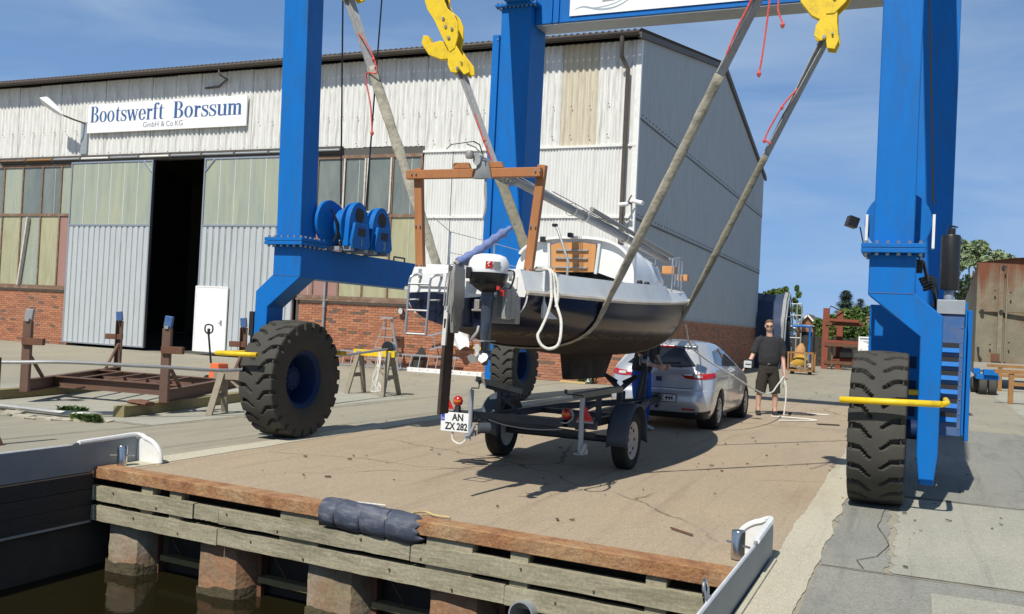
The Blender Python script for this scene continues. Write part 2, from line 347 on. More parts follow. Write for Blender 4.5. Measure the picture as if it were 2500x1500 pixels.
def rust_tank():
    m = MATS['rust_tank']; t = m.node_tree; p = t.nodes['Principled BSDF']; l = t.links.new; src = p.inputs['Base Color'].links[0].from_socket
    tcn = N(t, 'ShaderNodeTexCoord'); sp = N(t, 'ShaderNodeSeparateXYZ'); l(tcn.outputs['Object'], sp.inputs[0]); n = N(t, 'ShaderNodeTexNoise'); n.inputs['Scale'].default_value = 1.3; n.inputs['Detail'].default_value = 9; mp_ = N(t, 'ShaderNodeMapping'); mp_.inputs['Scale'].default_value = (2.2, 1, .35); l(tcn.outputs['Object'], mp_.inputs[0]); l(mp_.outputs[0], n.inputs['Vector'])
    ad = N(t, 'ShaderNodeMath', operation='MULTIPLY_ADD'); l(n.outputs[0], ad.inputs[0]); ad.inputs[1].default_value = 3.4; l(sp.outputs['Z'], ad.inputs[2])
    mr = N(t, 'ShaderNodeMapRange'); mr.inputs[1].default_value = 4.3; mr.inputs[2].default_value = 5.2; l(ad.outputs[0], mr.inputs[0])
    k = N(t, 'ShaderNodeMixRGB'); l(mr.outputs[0], k.inputs[0]); l(src, k.inputs[1]); k.inputs[2].default_value = (.17, .06, .028, 1); l(k.outputs[0], p.inputs['Base Color'])
rust_tank()
# ---------------- ground, quay, water ----------------
def concrete(name, a, b, st, spots=.5, cracks=True, tread=0):
    m = bpy.data.materials.new(name); m.use_nodes = True; t = m.node_tree; p = t.nodes['Principled BSDF']; l = t.links.new
    tcn = N(t, 'ShaderNodeTexCoord'); O_ = tcn.outputs['Object']
    def noise(s, d=8, r=.62, dist=0, vec=None):
        n = N(t, 'ShaderNodeTexNoise'); n.inputs['Scale'].default_value = s; n.inputs['Detail'].default_value = d; n.inputs['Roughness'].default_value = r; n.inputs['Distortion'].default_value = dist; l(vec or O_, n.inputs['Vector']); return n.outputs[0]
    def rng(x, lo, hi, o0, o1):
        k = N(t, 'ShaderNodeMapRange'); k.inputs[1].default_value = lo; k.inputs[2].default_value = hi; k.inputs[3].default_value = o0; k.inputs[4].default_value = o1; l(x, k.inputs[0]); return k.outputs[0]
    def mix(f, x, c):
        k = N(t, 'ShaderNodeMixRGB'); l(f, k.inputs[0])
        if isinstance(x, tuple): k.inputs[1].default_value = x+(1,)
        else: l(x, k.inputs[1])
        k.inputs[2].default_value = c+(1,); return k.outputs[0]
    c = mix(rng(noise(.28, 6), .35, .65, 0, 1), a, b)
    mpn = N(t, 'ShaderNodeMapping'); mpn.inputs['Scale'].default_value = (2.2, .5, 1); mpn.inputs['Rotation'].default_value = (0, 0, .5); l(O_, mpn.inputs[0])
    c = mix(rng(noise(1.1, 10, .72, .4, mpn.outputs[0]), .50, .78, 0, spots), c, st)
    c = mix(rng(noise(3.6, 9, .75), .60, .80, 0, spots), c, tuple(x*.55 for x in st))
    c = mix(rng(noise(7.5, 6, .7), .62, .75, 0, .35), c, tuple(min(1, x*1.35) for x in a))
    c = mix(rng(noise(14, 8, .8), .52, .72, 0, .45), c, tuple(x*.62 for x in a))
    mp2 = N(t, 'ShaderNodeMapping'); mp2.inputs['Scale'].default_value = (3.2, .12, 1); l(O_, mp2.inputs[0]); c = mix(rng(noise(1.6, 7, .7, .3, mp2.outputs[0]), .55, .72, 0, .38), c, tuple(x*.5 for x in st))
    sp = rng(noise(70, 3, .6), .60, .70, 0, .6); c = mix(sp, c, tuple(x*.45 for x in a))
    sp2 = rng(noise(95, 3, .6), .35, .65, .78, 1.2); hs = N(t, 'ShaderNodeHueSaturation'); l(sp2, hs.inputs['Value']); l(c, hs.inputs['Color']); c = hs.outputs[0]
    if cracks:
        vo = N(t, 'ShaderNodeTexVoronoi', feature='DISTANCE_TO_EDGE'); vo.inputs['Scale'].default_value = .16
        ad = N(t, 'ShaderNodeMixRGB', blend_type='ADD'); ad.inputs[0].default_value = .5; l(O_, ad.inputs[1]); nn = N(t, 'ShaderNodeTexNoise'); nn.inputs['Scale'].default_value = 1.4; nn.inputs['Detail'].default_value = 8; l(O_, nn.inputs['Vector']); l(nn.outputs['Color'], ad.inputs[2]); l(ad.outputs[0], vo.inputs['Vector'])
        e = rng(vo.outputs['Distance'], .0, .0035, .75, 0)
        mm_ = N(t, 'ShaderNodeMath', operation='MULTIPLY'); l(e, mm_.inputs[0]); l(rng(noise(.35, 3), .47, .55, 0, 1), mm_.inputs[1])
        c = mix(mm_.outputs[0], c, (.06, .05, .04))
    l(c, p.inputs['Base Color']); p.inputs['Roughness'].default_value = .9; p.inputs['Specular IOR Level'].default_value = .25
    b = N(t, 'ShaderNodeBump'); b.inputs['Strength'].default_value = .35; b.inputs['Distance'].default_value = .01; l(noise(45, 6, .7), b.inputs['Height']); l(b.outputs[0], p.inputs['Normal'])
    MATS[name] = m; return m
concrete('conc_yard', (.35, .315, .235), (.30, .28, .22), (.21, .19, .15), .6)
concrete('conc_mid', (.40, .315, .215), (.365, .30, .215), (.27, .195, .135), .55)
concrete('conc_edge', (.52, .475, .36), (.45, .42, .33), (.33, .29, .21), .6, False)
concrete('conc_lane', (.235, .235, .205), (.29, .285, .245), (.13, .13, .115), .8, False)
concrete('conc_pale', (.40, .385, .31), (.33, .325, .27), (.24, .235, .20), .55)
def yq(x): return 6.41-.0742*(x+6.87)
XL, XR = -6.90, -.86
g = MB()
def quad(m_, x0, x1, y0, y1, z):
    f0 = y0 if callable(y0) else (lambda x: y0); f1 = y1 if callable(y1) else (lambda x: y1)
    return m_.add([(x0, f0(x0), z), (x1, f0(x1), z), (x1, f1(x1), z), (x0, f1(x0), z)], [[0, 1, 2, 3]])
quad(g, -1500, XL, -300, 1800, 0); quad(g, XL, XR, lambda x: yq(x)+.17, 1800, 0); quad(g, XR, 1500, -300, 1800, 0)
struct('yard_ground', g, 'conc_yard')
def strip_sheet(name, fn, m_, z):
    """a flush sheet with irregular long edges"""
    return struct(name, fn, m_)
def ragged(x0, x1, y0, y1, z, amp=.02, n=60, a1=None):
    mb = MB(); rr = random.Random(n*31+int(y0*10)); n *= 2; f_ = [[rr.uniform(.6, 6.), rr.uniform(0, 6)] for _ in range(10)]; w0 = [amp*.45*sum(math.sin(i*.11*a+b) for a, b in f_[:5])*.6+rr.uniform(-amp, amp)*.25 for i in range(n+1)]; w1 = [amp*.45*sum(math.sin(i*.11*a+b) for a, b in f_[5:])*.6+rr.uniform(-amp, amp)*.25 for i in range(n+1)]
    f0 = x0 if callable(x0) else (lambda y: x0); f1 = x1 if callable(x1) else (lambda y: x1)
    vs = []
    for i in range(n+1):
        y = y0+(y1-y0)*i/n; vs += [(f0(y)+w0[i], y, z), (f1(y)+w1[i], y, z)]
    return mb.add(vs, [[2*i, 2*i+1, 2*i+3, 2*i+2] for i in range(n)])
o = MB(); quad(o, -6.62, -.78, lambda x: yq(x)+.18, 24.0, .004); struct('concrete_slab', o, 'conc_mid')
struct('kerb_strip', ragged(-6.88, -6.60, yq(-6.8)+.18, 23.9, .008, .018, 120), 'conc_edge')
struct('kerb_strip', ragged(-.84, -.56, -4, 40, .008, .02, 300), 'conc_edge')
struct('track_lane', ragged(-.54, 1.1, -4, 6.55, .0045, .012, 80), 'conc_lane')
struct('track_lane', ragged(-.55, lambda y: -.12-.02*(y-6.6), 6.6, 9.6, .0045, .03, 50), 'conc_lane')
struct('repair_patch', ragged(-.1, 2.3, 6.62, 9.9, .0042, .03, 60), 'conc_pale')
struct('repair_patch', ragged(-.5, 3.2, 9.98, 18.5, .004, .02, 60), 'conc_lane')
struct('repair_patch', ragged(-14.8, -8.8, 9.0, 15.6, .004, .02, 60), 'conc_pale')
struct('repair_patch', ragged(2.2, 9, 18.6, 60, .004, .03, 60), 'conc_pale')
def line(name, pts, wd, z, m_='joint'):
    mb = MB(); rr = random.Random(str(pts)); P = [Vector((x, y, z)) for x, y in pts]; vs = []; Q = []
    for i in range(len(P)-1):
        n = max(2, int((P[i+1]-P[i]).length/.12))
        for j in range(n+(i == len(P)-2)): Q.append(P[i].lerp(P[i+1], j/n))
    for i, q in enumerate(Q):
        d = (Q[min(i+1, len(Q)-1)]-Q[max(0, i-1)]).normalized(); s_ = Vector((-d.y, d.x, 0)); k = wd*rr.uniform(.5, 1.3)/2; o_ = s_*rr.uniform(-.006, .006)
        vs += [q+s_*k+o_, q-s_*k+o_]
    mb.add(vs, [[2*i, 2*i+1, 2*i+3, 2*i+2] for i in range(len(Q)-1)]); return struct(name, mb, m_)
line('expansion_joint', [(-9.3, 2), (-8.92, 7.0), (-8.63, 10.6), (-8.6, 23.6)], .018, .010)
line('expansion_joint', [(-7.35, 6.8), (-7.15, 12.5), (-7.1, 23.6)], .012, .012)
line('expansion_joint', [(-.1, 9.97), (3.4, 9.80)], .02, .010)
line('expansion_joint', [(-.55, 6.58), (2.4, 6.52)], .016, .010)
line('expansion_joint', [(-6.6, 15.9), (-3.3, 16.2), (-.8, 16.5)], .02, .012)
line('expansion_joint', [(-.5, 18.55), (5.5, 18.45)], .02, .012)
line('expansion_joint', [(-14.8, 8.97), (-8.8, 9.05)], .02, .012)
line('crack', [(-.2, 9.2), (-.24, 8.2), (-.13, 7.5), (-.2, 7.05), (-.32, 6.85), (-.27, 6.62)], .006, .010, 'crack')
line('crack', [(-6.3, 8.2), (-5.3, 8.5), (-4.6, 8.4), (-3.9, 8.7)], .008, .012, 'crack')
# steel tread plate let into the pier
tp = MB(); tp.mm((.13, 3.6, -.01), (2.2, 6.2, .014))
o = struct('tread_plate', tp, 'conc_pale')
tr_ = MB()
for i in range(14):
    for j in range(20):
        tr_.box((.22+i*.13+(j % 2)*.065, 3.75+j*.125, .0165), (.035, .009, .006), (0, 0, R(45 if (i+j) % 2 else -45)))
k = tr_.build('tread_pattern', 'conc_edge', o); k['kind'] = 'stuff'
# little chips, stains and leaves lying about
db = MB(); rr = random.Random(4)
for i in range(150):
    x = rr.uniform(-6, .9) if i < 110 else rr.uniform(-12, 2); y = rr.uniform(6.8, 14) if i < 110 else rr.uniform(8, 22); s_ = rr.uniform(.006, .022)
    db.box((x, y, .014+s_*.2), (s_*rr.uniform(1, 2.6), s_, s_*.4), (rr.uniform(-.2, .2), rr.uniform(-.2, .2), rr.uniform(0, 3)))
tag(db.build('ground_litter', 'bark'), 'tiny dark chips and crumbs scattered over the concrete', 'litter', kind='stuff')
stk = MB().bar((-1.66, 7.05, .018), (-1.46, 6.90, .018), .014, .010); single('wood_splinter', 'short brown splinter of wood on the concrete by the right bollard', 'wood', stk, 'rust_dark')
stk = MB().bar((-1.55, 17.2, .018), (-1.2, 17.35, .018), .09, .012); single('flat_scrap', 'flat dark scrap lying on the concrete near the silver car', 'scrap', stk, 'crack')
# water and basin
wm = bpy.data.materials.new('water'); wm.use_nodes = True; t = wm.node_tree; p = t.nodes['Principled BSDF']
p.inputs['Base Color'].default_value = (.012, .010, .004, 1); p.inputs['Roughness'].default_value = .06; p.inputs['IOR'].default_value = 1.33
tcn = N(t, 'ShaderNodeTexCoord'); n_ = N(t, 'ShaderNodeTexNoise'); n_.inputs['Scale'].default_value = 3.2; n_.inputs['Detail'].default_value = 4; b_ = N(t, 'ShaderNodeBump'); b_.inputs['Strength'].default_value = .10; b_.inputs['Distance'].default_value = .05
t.links.new(tcn.outputs['Object'], n_.inputs['Vector']); t.links.new(n_.outputs[0], b_.inputs['Height']); t.links.new(b_.outputs[0], p.inputs['Normal']); MATS['water'] = wm
wa = MB(); wa.add([(-9.5, -300, -.93), (.5, -300, -.93), (.5, 7.6, -.93), (-9.5, 7.6, -.93)], [[0, 1, 2, 3]]); struct('water', wa, 'water')
bw = MB()
n_ = 24
def front_wall(x, dy): return yq(x)+dy
vs = []
for i in range(n_+1):
    x = XL-3+(XR-XL+6)*i/n_; vs += [(x, front_wall(x, .42), .0), (x, front_wall(x, .42), -2.2)]
bw.add(vs, [[2*i, 2*i+2, 2*i+3, 2*i+1] for i in range(n_)])
bw.mm((XL-.6, -60, -2.2), (XL-.05, yq(XL)+.6, -.03)); bw.mm((XR+.06, -60, -2.2), (XR+.5, yq(XR)+.6, -.03))
struct('basin_wall', bw, 'wall_dark')
# the end of the basin: capping beam, two walings, piles
ql = Matrix.Rotation(math.atan(-.0742), 3, 'Z')
def qbox(mb, x0, x1, dy0, dy1, z0, z1, tilt=0):
    c = (x0+x1)/2; L_ = (x1-x0)*math.sqrt(1+.0742**2); return mb.box((c, yq(c)+(dy0+dy1)/2, (z0+z1)/2), (L_, dy1-dy0, z1-z0), ql)
quay = thing('quay_front', 'timber and steel front of the basin with rusty capping beam and concrete piles', 'quay', (-3.9, 6.2, 0))
m = MB(); qbox(m, XL+.01, XR-.01, 0, .18, -.095, .012); m.build('capping_beam', 'rust_beam', quay, bevel=.008)
rr = random.Random(2)
def plank(x0, x1, z0, z1, dy=0.):
    m = MB(); nseg = 18; vs = []
    for i in range(nseg+1):
        x = x0+(x1-x0)*i/nseg; jt = rr.uniform(-.004, .004); jb = rr.uniform(-.003, .003); jd = rr.uniform(-.003, .003)
        y = yq(x)+dy
        vs += [(x, y+jd, z0+jb), (x, y+.09, z0), (x, y+.09, z1), (x, y+jd, z1+jt)]
    fs = []
    for i in range(nseg):
        a = 4*i
        for k in range(4): fs.append([a+k, a+(k+1) % 4, a+4+(k+1) % 4, a+4+k])
    fs += [[0, 1, 2, 3], [4*nseg+3, 4*nseg+2, 4*nseg+1, 4*nseg]]
    return m.add(vs, fs)
for x0, x1, z0, z1, dy in ((XL+.02, -5.62, -.295, -.165, .0), (-5.612, -5.33, -.29, -.17, .012), (-5.318, -3.4, -.292, -.168, .0), (-3.392, XR-.03, -.295, -.165, .002),
                           (XL+.02, -5.33, -.475, -.34, .0), (-5.322, -2.6, -.47, -.338, .004), (-2.594, XR-.03, -.475, -.342, .0)):
    plank(x0, x1, z0, z1, dy).build('waling_plank', 'timber_grey', quay)
bm_ = MB()
for i in range(22):
    x = XL+.3+i*.275
    for z in (-.2, -.26, -.385, -.44):
        if (i*7+int(-z*100)) % 5 == 0: c = Vector((x, yq(x)-.004, z)); bm_.disc(c, .008, (0, 1, 0), 6, .014)
bm_.build('waling_bolts', 'rust_dark', quay)['kind'] = 'stuff'
# spacer blocks between walings
for i, x in enumerate((-6.2, -5.85, -4.6, -3.2, -2.5, -1.5)):
    for z0, z1 in ((-.165, -.095), (-.34, -.295)):
        m = MB(); qbox(m, x-.07, x+.07+(.25 if i in (2, 3) else 0), .03, .12, z0, z1); m.build('spacer_block', 'timber_grey', quay)
# piles
for i, (xa, xb) in enumerate(((-6.74, -6.36), (-5.60, -5.17), (-4.42, -3.97), (-3.27, -2.84), (-2.12, -1.68))):
    m = MB(); rp = random.Random(i); nz_, na = 8, 12
    cx = (xa+xb)/2; hw = (xb-xa)/2
    def pf(u, v_):
        a = math.pi*u-.0; z = -.48-.62*v_; k = .02*rp.uniform(-1, 1)
        xs = [-1, -1, -1, -.9, -.5, 0, .5, .9, 1.05, 1.2, 1.3, 1.35, 1.35]; ys = [.4, .2, .06, .0, -.01, -.015, -.01, 0, .06, .14, .22, .3, .4]
        j = int(round(u*12)); return (cx+hw*xs[j]+k*.15, yq(cx)+.10+ys[j]*.8+k*.35, z)
    m.grid(pf, 12, nz_); m.build('pile', 'rust_pile' if i in (1, 3) else 'concrete_pile', quay, smooth=True, angle=24)
    m = MB(); rp = random.Random(i); js = [0]*40
    for oc in (2, 4, 8, 16, 32):
        ph = rp.uniform(0, 6); js = [a+.04/oc**.7*math.sin(k/36*oc*2.2+ph+oc) for k, a in enumerate(js)]
    xs2 = [-1.01, -1.01, -1.01, -.91, -.5, 0, .5, .91, 1.06, 1.21, 1.31, 1.36, 1.36]; ys2 = [.4, .2, .05, -.012, -.022, -.027, -.022, -.012, .05, .13, .21, .3, .4]
    def sk_(u, v_):
        k = u*12; j = min(11, int(k)); t2 = k-j; lx = xs2[j]*(1-t2)+xs2[j+1]*t2; ly = ys2[j]*(1-t2)+ys2[j+1]*t2
        return (cx+hw*lx*1.01, yq(cx)+.10+ly*.8-.014+.006*math.sin(u*90)*v_, -.835+js[int(u*36)]-.28*v_)
    m.grid(sk_, 36, 5); m.build('weed_skirt', 'mud', quay, smooth=True)
for x in (-5.95, -4.78, -3.6, -2.45): 
    m = MB(); qbox(m, x-.28, x+.28, .26, .36, -.80, -.75); m.build('lower_rail', 'timber_green', quay)
for x in (-6.33, -5.1, -3.9, -2.75):
    m = MB(); m.bar((x+.02, yq(x)+.3, -.5), (x+.02, yq(x)+.32, -1.0), .05, .05); m.bar((x+.12, yq(x)+.3, -.52), (x+.3, yq(x)+.33, -.78), .012, .012); m.build('tie_rod', 'rust_dark', quay)
pt = MB(); c = Vector((-2.42, yq(-2.4)-.0, -.50)); pt.lathe([(.085, -.08), (.095, -.08), (.095, .4), (.085, .4)], c, (.1, 1, -.05), 28, True)
pt.build('outlet_pipe', 'galv', quay, smooth=True)
# fender hanging over the beam: half barrel in four swollen segments with one torn end
fd = thing('barrel_fender', 'dark blue ribbed plastic barrel fender hanging over the rusty beam', 'fender', (-3.78, 6.1, 0))
prof = []; m = MB(); n_ = 56; tot = .92
rr = random.Random(5)
def ff(u, v_):
    x = -4.24+tot*u; seg = min(abs(u-.16), abs(u-.42), abs(u-.68)); r_ = .104-.010*math.exp(-(seg/.010)**2)+.003*math.sin(u*23+v_*5)
    if u < .05: r_ *= .86+.14*math.sqrt(u/.05)
    if u > .9: r_ *= 1-.42*((u-.9)/.1)**1.6
    a = R(-38)+R(235)*v_; yy = -math.cos(a-R(20)); zz = math.sin(a-R(20))
    jag = .022*math.sin(v_*13+1)*max(0, u-.9)/.1+.02*math.sin(v_*31)*max(0, u-.94)/.06
    return (x+jag, yq(x)+.055+yy*r_*1.1, -.045+zz*r_*1.12-.03*u)
m.grid(ff, n_, 20); so_ = m.build('shell', 'fender_blue', fd, smooth=True, angle=180); q = so_.modifiers.new('s', 'SOLIDIFY'); q.thickness = .008
for x in (-4.09, -3.85, -3.61):
    m = MB(); m.tube([(x, yq(x)+.055-math.cos(a)*.103, -.06+math.sin(a)*.103) for a in [R(-60+12*i) for i in range(18)]], .006, 5); m.build('rib_groove', 'plastic_black', fd, smooth=True)
m = MB(); m.tube(curve([(-3.98, yq(-3.98)+.12, .045), (-3.9, yq(-3.9)+.2, .03), (-3.8, yq(-3.8)+.26, .022)], 12), .008, 6); single('fender_rope', 'short pale rope end behind the left half of the barrel fender', 'rope', m, 'rope_white', smooth=True)
m = MB(); m.tube(curve([(-3.45, yq(-3.45)+.1, .04), (-3.4, yq(-3.4)+.22, .03), (-3.3, yq(-3.3)+.2, .022), (-3.18, yq(-3.2)+.22, .02)], 16), .009, 6); single('fender_rope', 'frayed straw coloured rope lying behind the torn end of the barrel fender', 'rope', m, 'rope_straw', smooth=True)
# plate guards along the piers
def guard(name, label, X, y_end, th, dx, ylo):
    t_ = thing(name, label, 'edge guard', (X, y_end-.8, 0))
    m = MB(); poly = [(ylo, -.03), (y_end, -.03), (y_end, .19), (y_end-.03, .235), (y_end-.10, .25), (y_end-.75, .245), (y_end-.78, .228), (ylo, .228)]
    m.prism(poly, 0, X-th/2, X+th/2); m.build('plate', 'grey_steel', t_)
    m = MB(); m.tube([(X, ylo, .23), (X, y_end-.80, .23)], .011, 6); m.build('edge_bead', 'grey_steel_edge', t_, smooth=True)
    s_ = 1 if dx > 0 else -1; arc = [(X+dx-abs(dx)*s_*(1-math.cos(a)), .23*math.sin(a)**.8+.012) for a in [R(90*i/10) for i in range(11)]]
    m = MB(); m.prism([(X, .0)]+[(a, max(0, b-.01)) for a, b in arc], 1, y_end-.008, y_end+.008); m.build('end_plate', 'white_paint', t_)
    m = MB(); m.tube(curve([(X, y_end-.70, .245), (X, y_end-.3, .255), (X, y_end-.06, .262), (arc[-2][0], y_end, .252)]+[(a, y_end, b) for a, b in arc[:-2][::-1]], 40), .022, 8); m.build('rounded_end', 'white_paint', t_, smooth=True)
    return t_
gl = guard('pier_guard', 'grey steel plate guard with white rounded end on the left pier', XL+.03, 6.92, .016, .30, -6)
gr = guard('pier_guard', 'grey steel plate guard with white rounded end on the right pier', XR+.0, 6.62, .016, -.24, -6)
m = MB(); m.tube(curve([(XR-.01, 4.46, .23), (XR-.015, 4.44, .29), (XR-.02, 4.47, .335), (XR-.015, 4.52, .30), (XR-.01, 4.51, .23)], 20), .009, 7); m.build('shackle_ring', 'chrome', gr, smooth=True)
m = MB(); m.mm((XR+.02, -6, -.03), (XR+.055, 6.5, .022)); struct('pier_edge', m, 'conc_edge')
# ribbed boards under the left guard
rb = thing('ribbed_cladding', 'dark ribbed boards facing the basin below the left guard', 'cladding', (XL, 4, -.3))
for z0, z1 in ((-.185, -.045), (-.33, -.192), (-.475, -.337)):
    n_ = 9; poly = [(XL-.02, z0)]
    for i in range(n_):
        a = z0+(z1-z0)*i/n_; b = z0+(z1-z0)*(i+.55)/n_; c = z0+(z1-z0)*(i+1)/n_
        poly += [(XL+.022, a), (XL+.022, b), (XL+.012, b+.001), (XL+.012, c-.001)]
    poly.append((XL-.02, z1)); m = MB(); m.prism(poly, 1, -6, yq(XL)+.01); m.build('board', 'decking', rb)
m = MB(); m.mm((XL-.03, -6, -.50), (XL+.02, yq(XL), -.48)); m.build('bottom_angle', 'galv', rb)
# bollards: polished pins with a cross bar
for X, Y, lb, ang in ((-6.735, 6.6, 'polished steel mooring pin with cross bar beside the left guard', 35), (-1.045, 6.39, 'polished steel mooring pin with cross bar beside the right guard', -35)):
    t_ = thing('mooring_pin', lb, 'bollard', (X, Y, 0), 'mooring pins at the basin corners')
    m = MB(); m.lathe([(.001, .012), (.046, .012), (.046, .192), (.043, .197), (.001, .197)], (X, Y, 0), (0, 0, 1), 28); m.build('pin', 'chrome', t_, smooth=True)
    d = Vector((math.cos(R(ang)), math.sin(R(ang)), 0)); m = MB(); m.tube([Vector((X, Y, .105))-d*.105, Vector((X, Y, .105))+d*.105], .0085, 8); m.build('cross_bar', 'chrome', t_, smooth=True)
# post at the left edge
t_ = thing('steel_post', 'rusty steel post foot at the far left edge by the pier', 'post', (-8.62, 6.75, 0)); m = MB(); m.box((-8.66, 6.75, .45), (.06, .06, .9)); m.build('shaft', 'rust_dark', t_); m = MB(); m.box((-8.64, 6.75, .06), (.16, .12, .12), taper=(.4, .5)); m.build('foot', 'rust_dark', t_)
# weeds in the broken edge and the broken edge itself
m = MB()
for i in range(26):
    a = i/25; x = -12.2+2.7*a; m.box((x, 8.9+.25*math.sin(a*7)-.1*a, .012), (.16, .16+.08*math.sin(i*3.3), .02+.012*math.sin(i*1.7)), (.05*math.sin(i), .06*math.cos(i*2), i*.7))
tag(m.build('broken_edge', 'conc_edge'), 'broken crumbling concrete edge near the weeds', 'rubble', kind='stuff')
m = MB(); m.tube(curve([(-13.5, 8.4, .05), (-11.5, 8.9, .06), (-10.2, 9.0, .05), (-9.75, 9.5, .05)], 20), .03, 6); single('edge_pipe', 'thin grey pipe along the broken concrete edge left of the timber', 'pipe', m, 'alu_dull', smooth=True)
def weeds(name, label, x, y, n, h, seed):
    rr = random.Random(seed); m = MB()
    for i in range(n):
        bx, by = x+rr.uniform(-.2, .2), y+rr.uniform(-.08, .08); a = rr.uniform(0, 6.28); l_ = h*rr.uniform(.4, 1); d = Vector((math.cos(a), math.sin(a), 0)); s_ = Vector((-d.y, d.x, 0))*.014; p0 = Vector((bx, by, .01)); p1 = p0+d*l_*.3+Vector((0, 0, l_*.7)); p2 = p0+d*l_*.75+Vector((0, 0, l_*.8))
        m.add([p0-s_*.4, p0+s_*.4, p1+s_*1.4, p1-s_*1.4, p2], [[0, 1, 2, 3], [3, 2, 4]])
    return single(name, label, 'plant', m, 'leaf', fix=False)
weeds('weed_tuft', 'green weed tuft growing above the broken concrete edge', -10.4, 9.3, 160, .13, 1)
weeds('weed_tuft', 'green weed tuft sprouting below the broken concrete edge', -9.62, 8.82, 180, .12, 2)
weeds('weed_tuft', 'small green plant at the foot of the brick wall behind the keel', -8.15, 23.95, 140, .3, 3)
# ---------------- boatyard hall ----------------
W = 24.1; XC = -7.05; YB = 45.6; XW = -42.
hall = thing('boatyard_hall', 'long corrugated boatyard hall with brick base and sliding doors', 'building', (-20, W, 0))
def corr(x0, x1, z0, z1, pitch, amp, y, n=8):
    k = int(round((x1-x0)/pitch*n)); vs = []
    for i in range(k+1):
        x = x0+(x1-x0)*i/k; yy = y+amp*math.cos(2*math.pi*(x-x0)/pitch); vs += [(x, yy, z0), (x, yy, z1)]
    return MB().add(vs, [[2*i, 2*i+2, 2*i+3, 2*i+1] for i in range(k)])
def corr_back(mb, x0, x1, z0, z1, y): return mb
# upper cladding: sheets of six waves
sw = 1.062; rr = random.Random(3)
x = XC-.10; i = 0
shared = {}
def sheet(key, x0, x1, z0, z1, pitch, amp, y, m_, dz=0., dy=0.):
    k = (key, round(x1-x0, 3), round(z1-z0, 3), m_)
    if k not in shared:
        me = corr(0, x1-x0, 0, z1-z0, pitch, amp, 0).mesh('sheet', fix=False); me.materials.append(MATS[m_]); me.shade_smooth(); shared[k] = me
    return piece('cladding_sheet', shared[k], m_, hall, (x0, y+dy, z0+dz))
while x > XW:
    x0 = x-sw; b = -9.62 < x0+.5*sw < -8.45
    zb = 6.62 if x0 < -14.0 else 6.44
    sheet('u', x0, x, zb, 9.26, .177, .026, W-.02, 'clad_beige' if b else 'clad_white', rr.uniform(-.015, .015), (i % 2)*.012)
    x = x0; i += 1
m = MB(); m.mm((XW, W+.045, 6.44), (XC-.1, W+.1, 9.3)); m.build('wall_backing', 'interior', hall)
# bolts heads on the cladding, a course of them
m = MB(); x = XC-.3
while x > -33:
    for z in (7.55, 6.72): m.disc((x, W-.062, z+rr.uniform(-.02, .02)), .016, (0, 1, 0), 6, .02)
    x -= .531
m.build('fixing_screws', 'rust_dark', hall)['kind'] = 'stuff'
# lower cladding to the right of the windows
x = XC-.1
while x > -13.3:
    x0 = max(x-1.08, -13.5)
    for z0, z1 in ((4.53, 6.40), (1.98, 4.47)): sheet('l', x0, x, z0, z1, .09, .014, W-.015, 'clad_low', 0, (i % 2)*.008)
    x = x0; i += 1
m = MB(); m.mm((-13.5, W+.03, 1.9), (XC-.1, W+.1, 6.44)); m.build('wall_backing', 'interior', hall)
for z in (6.43, 4.50, 1.95):
    m = MB(); m.mm((-13.52, W-.06, z-.03), (XC-.02, W+.02, z+.03)); m.build('drip_trim', 'white_paint', hall)
m = MB(); m.mm((XC-.12, W-.05, 1.92), (XC+.035, W+.06, 9.25)); m.build('corner_trim', 'white_paint', hall)
# gable side wall: three bands of fine cladding
def side_band(z0, ztop, x):
    k = 480; vs = []
    for i in range(k+1):
        y = W+.06+(YB-W-.06)*i/k; xx = x+.007*math.cos(2*math.pi*i/4); zt = ztop(y) if callable(ztop) else ztop; vs += [(xx, y, z0), (xx, y, zt)]
    return MB().add(vs, [[2*i, 2*i+2, 2*i+3, 2*i+1] for i in range(k)])
def roofz(y): return 9.33+(11.5-9.33)*(y-W)/(35.0-W) if y < 35.0 else 11.5-(11.5-9.2)*(y-35.0)/(YB-35.0)
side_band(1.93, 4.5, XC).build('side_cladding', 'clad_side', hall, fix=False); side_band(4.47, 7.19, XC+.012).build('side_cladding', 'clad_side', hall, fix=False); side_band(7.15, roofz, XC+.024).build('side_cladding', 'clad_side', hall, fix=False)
for z, a in ((4.485, .02), (7.17, .03), (1.93, .03)):
    m = MB(); m.mm((XC, W+.07, z-.025), (XC+.035, YB, z+.015)); m.build('side_trim', 'gutter' if z > 2 else 'clad_side', hall)
m = MB()
for i in range(60):
    y = W+.3+i*.36
    for z in (4.60, 7.29): m.disc((XC+.034, y, z), .02, (1, 0, 0), 6, .02)
m.build('side_screws', 'gutter', hall)['kind'] = 'stuff'
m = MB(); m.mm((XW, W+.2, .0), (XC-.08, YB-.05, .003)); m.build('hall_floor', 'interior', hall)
m = MB(); m.mm((XW, YB-.1, 0), (XC-.05, YB, 9.2)); m.mm((XW, W, 0), (XW+.1, YB, 10)); m.prism([(W+.1, 2.0), (YB, 2.0), (YB, 9.0), (35, 11.3), (W+.1, 9.2)], 0, XC-.1, XC-.04); m.build('inner_wall', 'interior', hall)
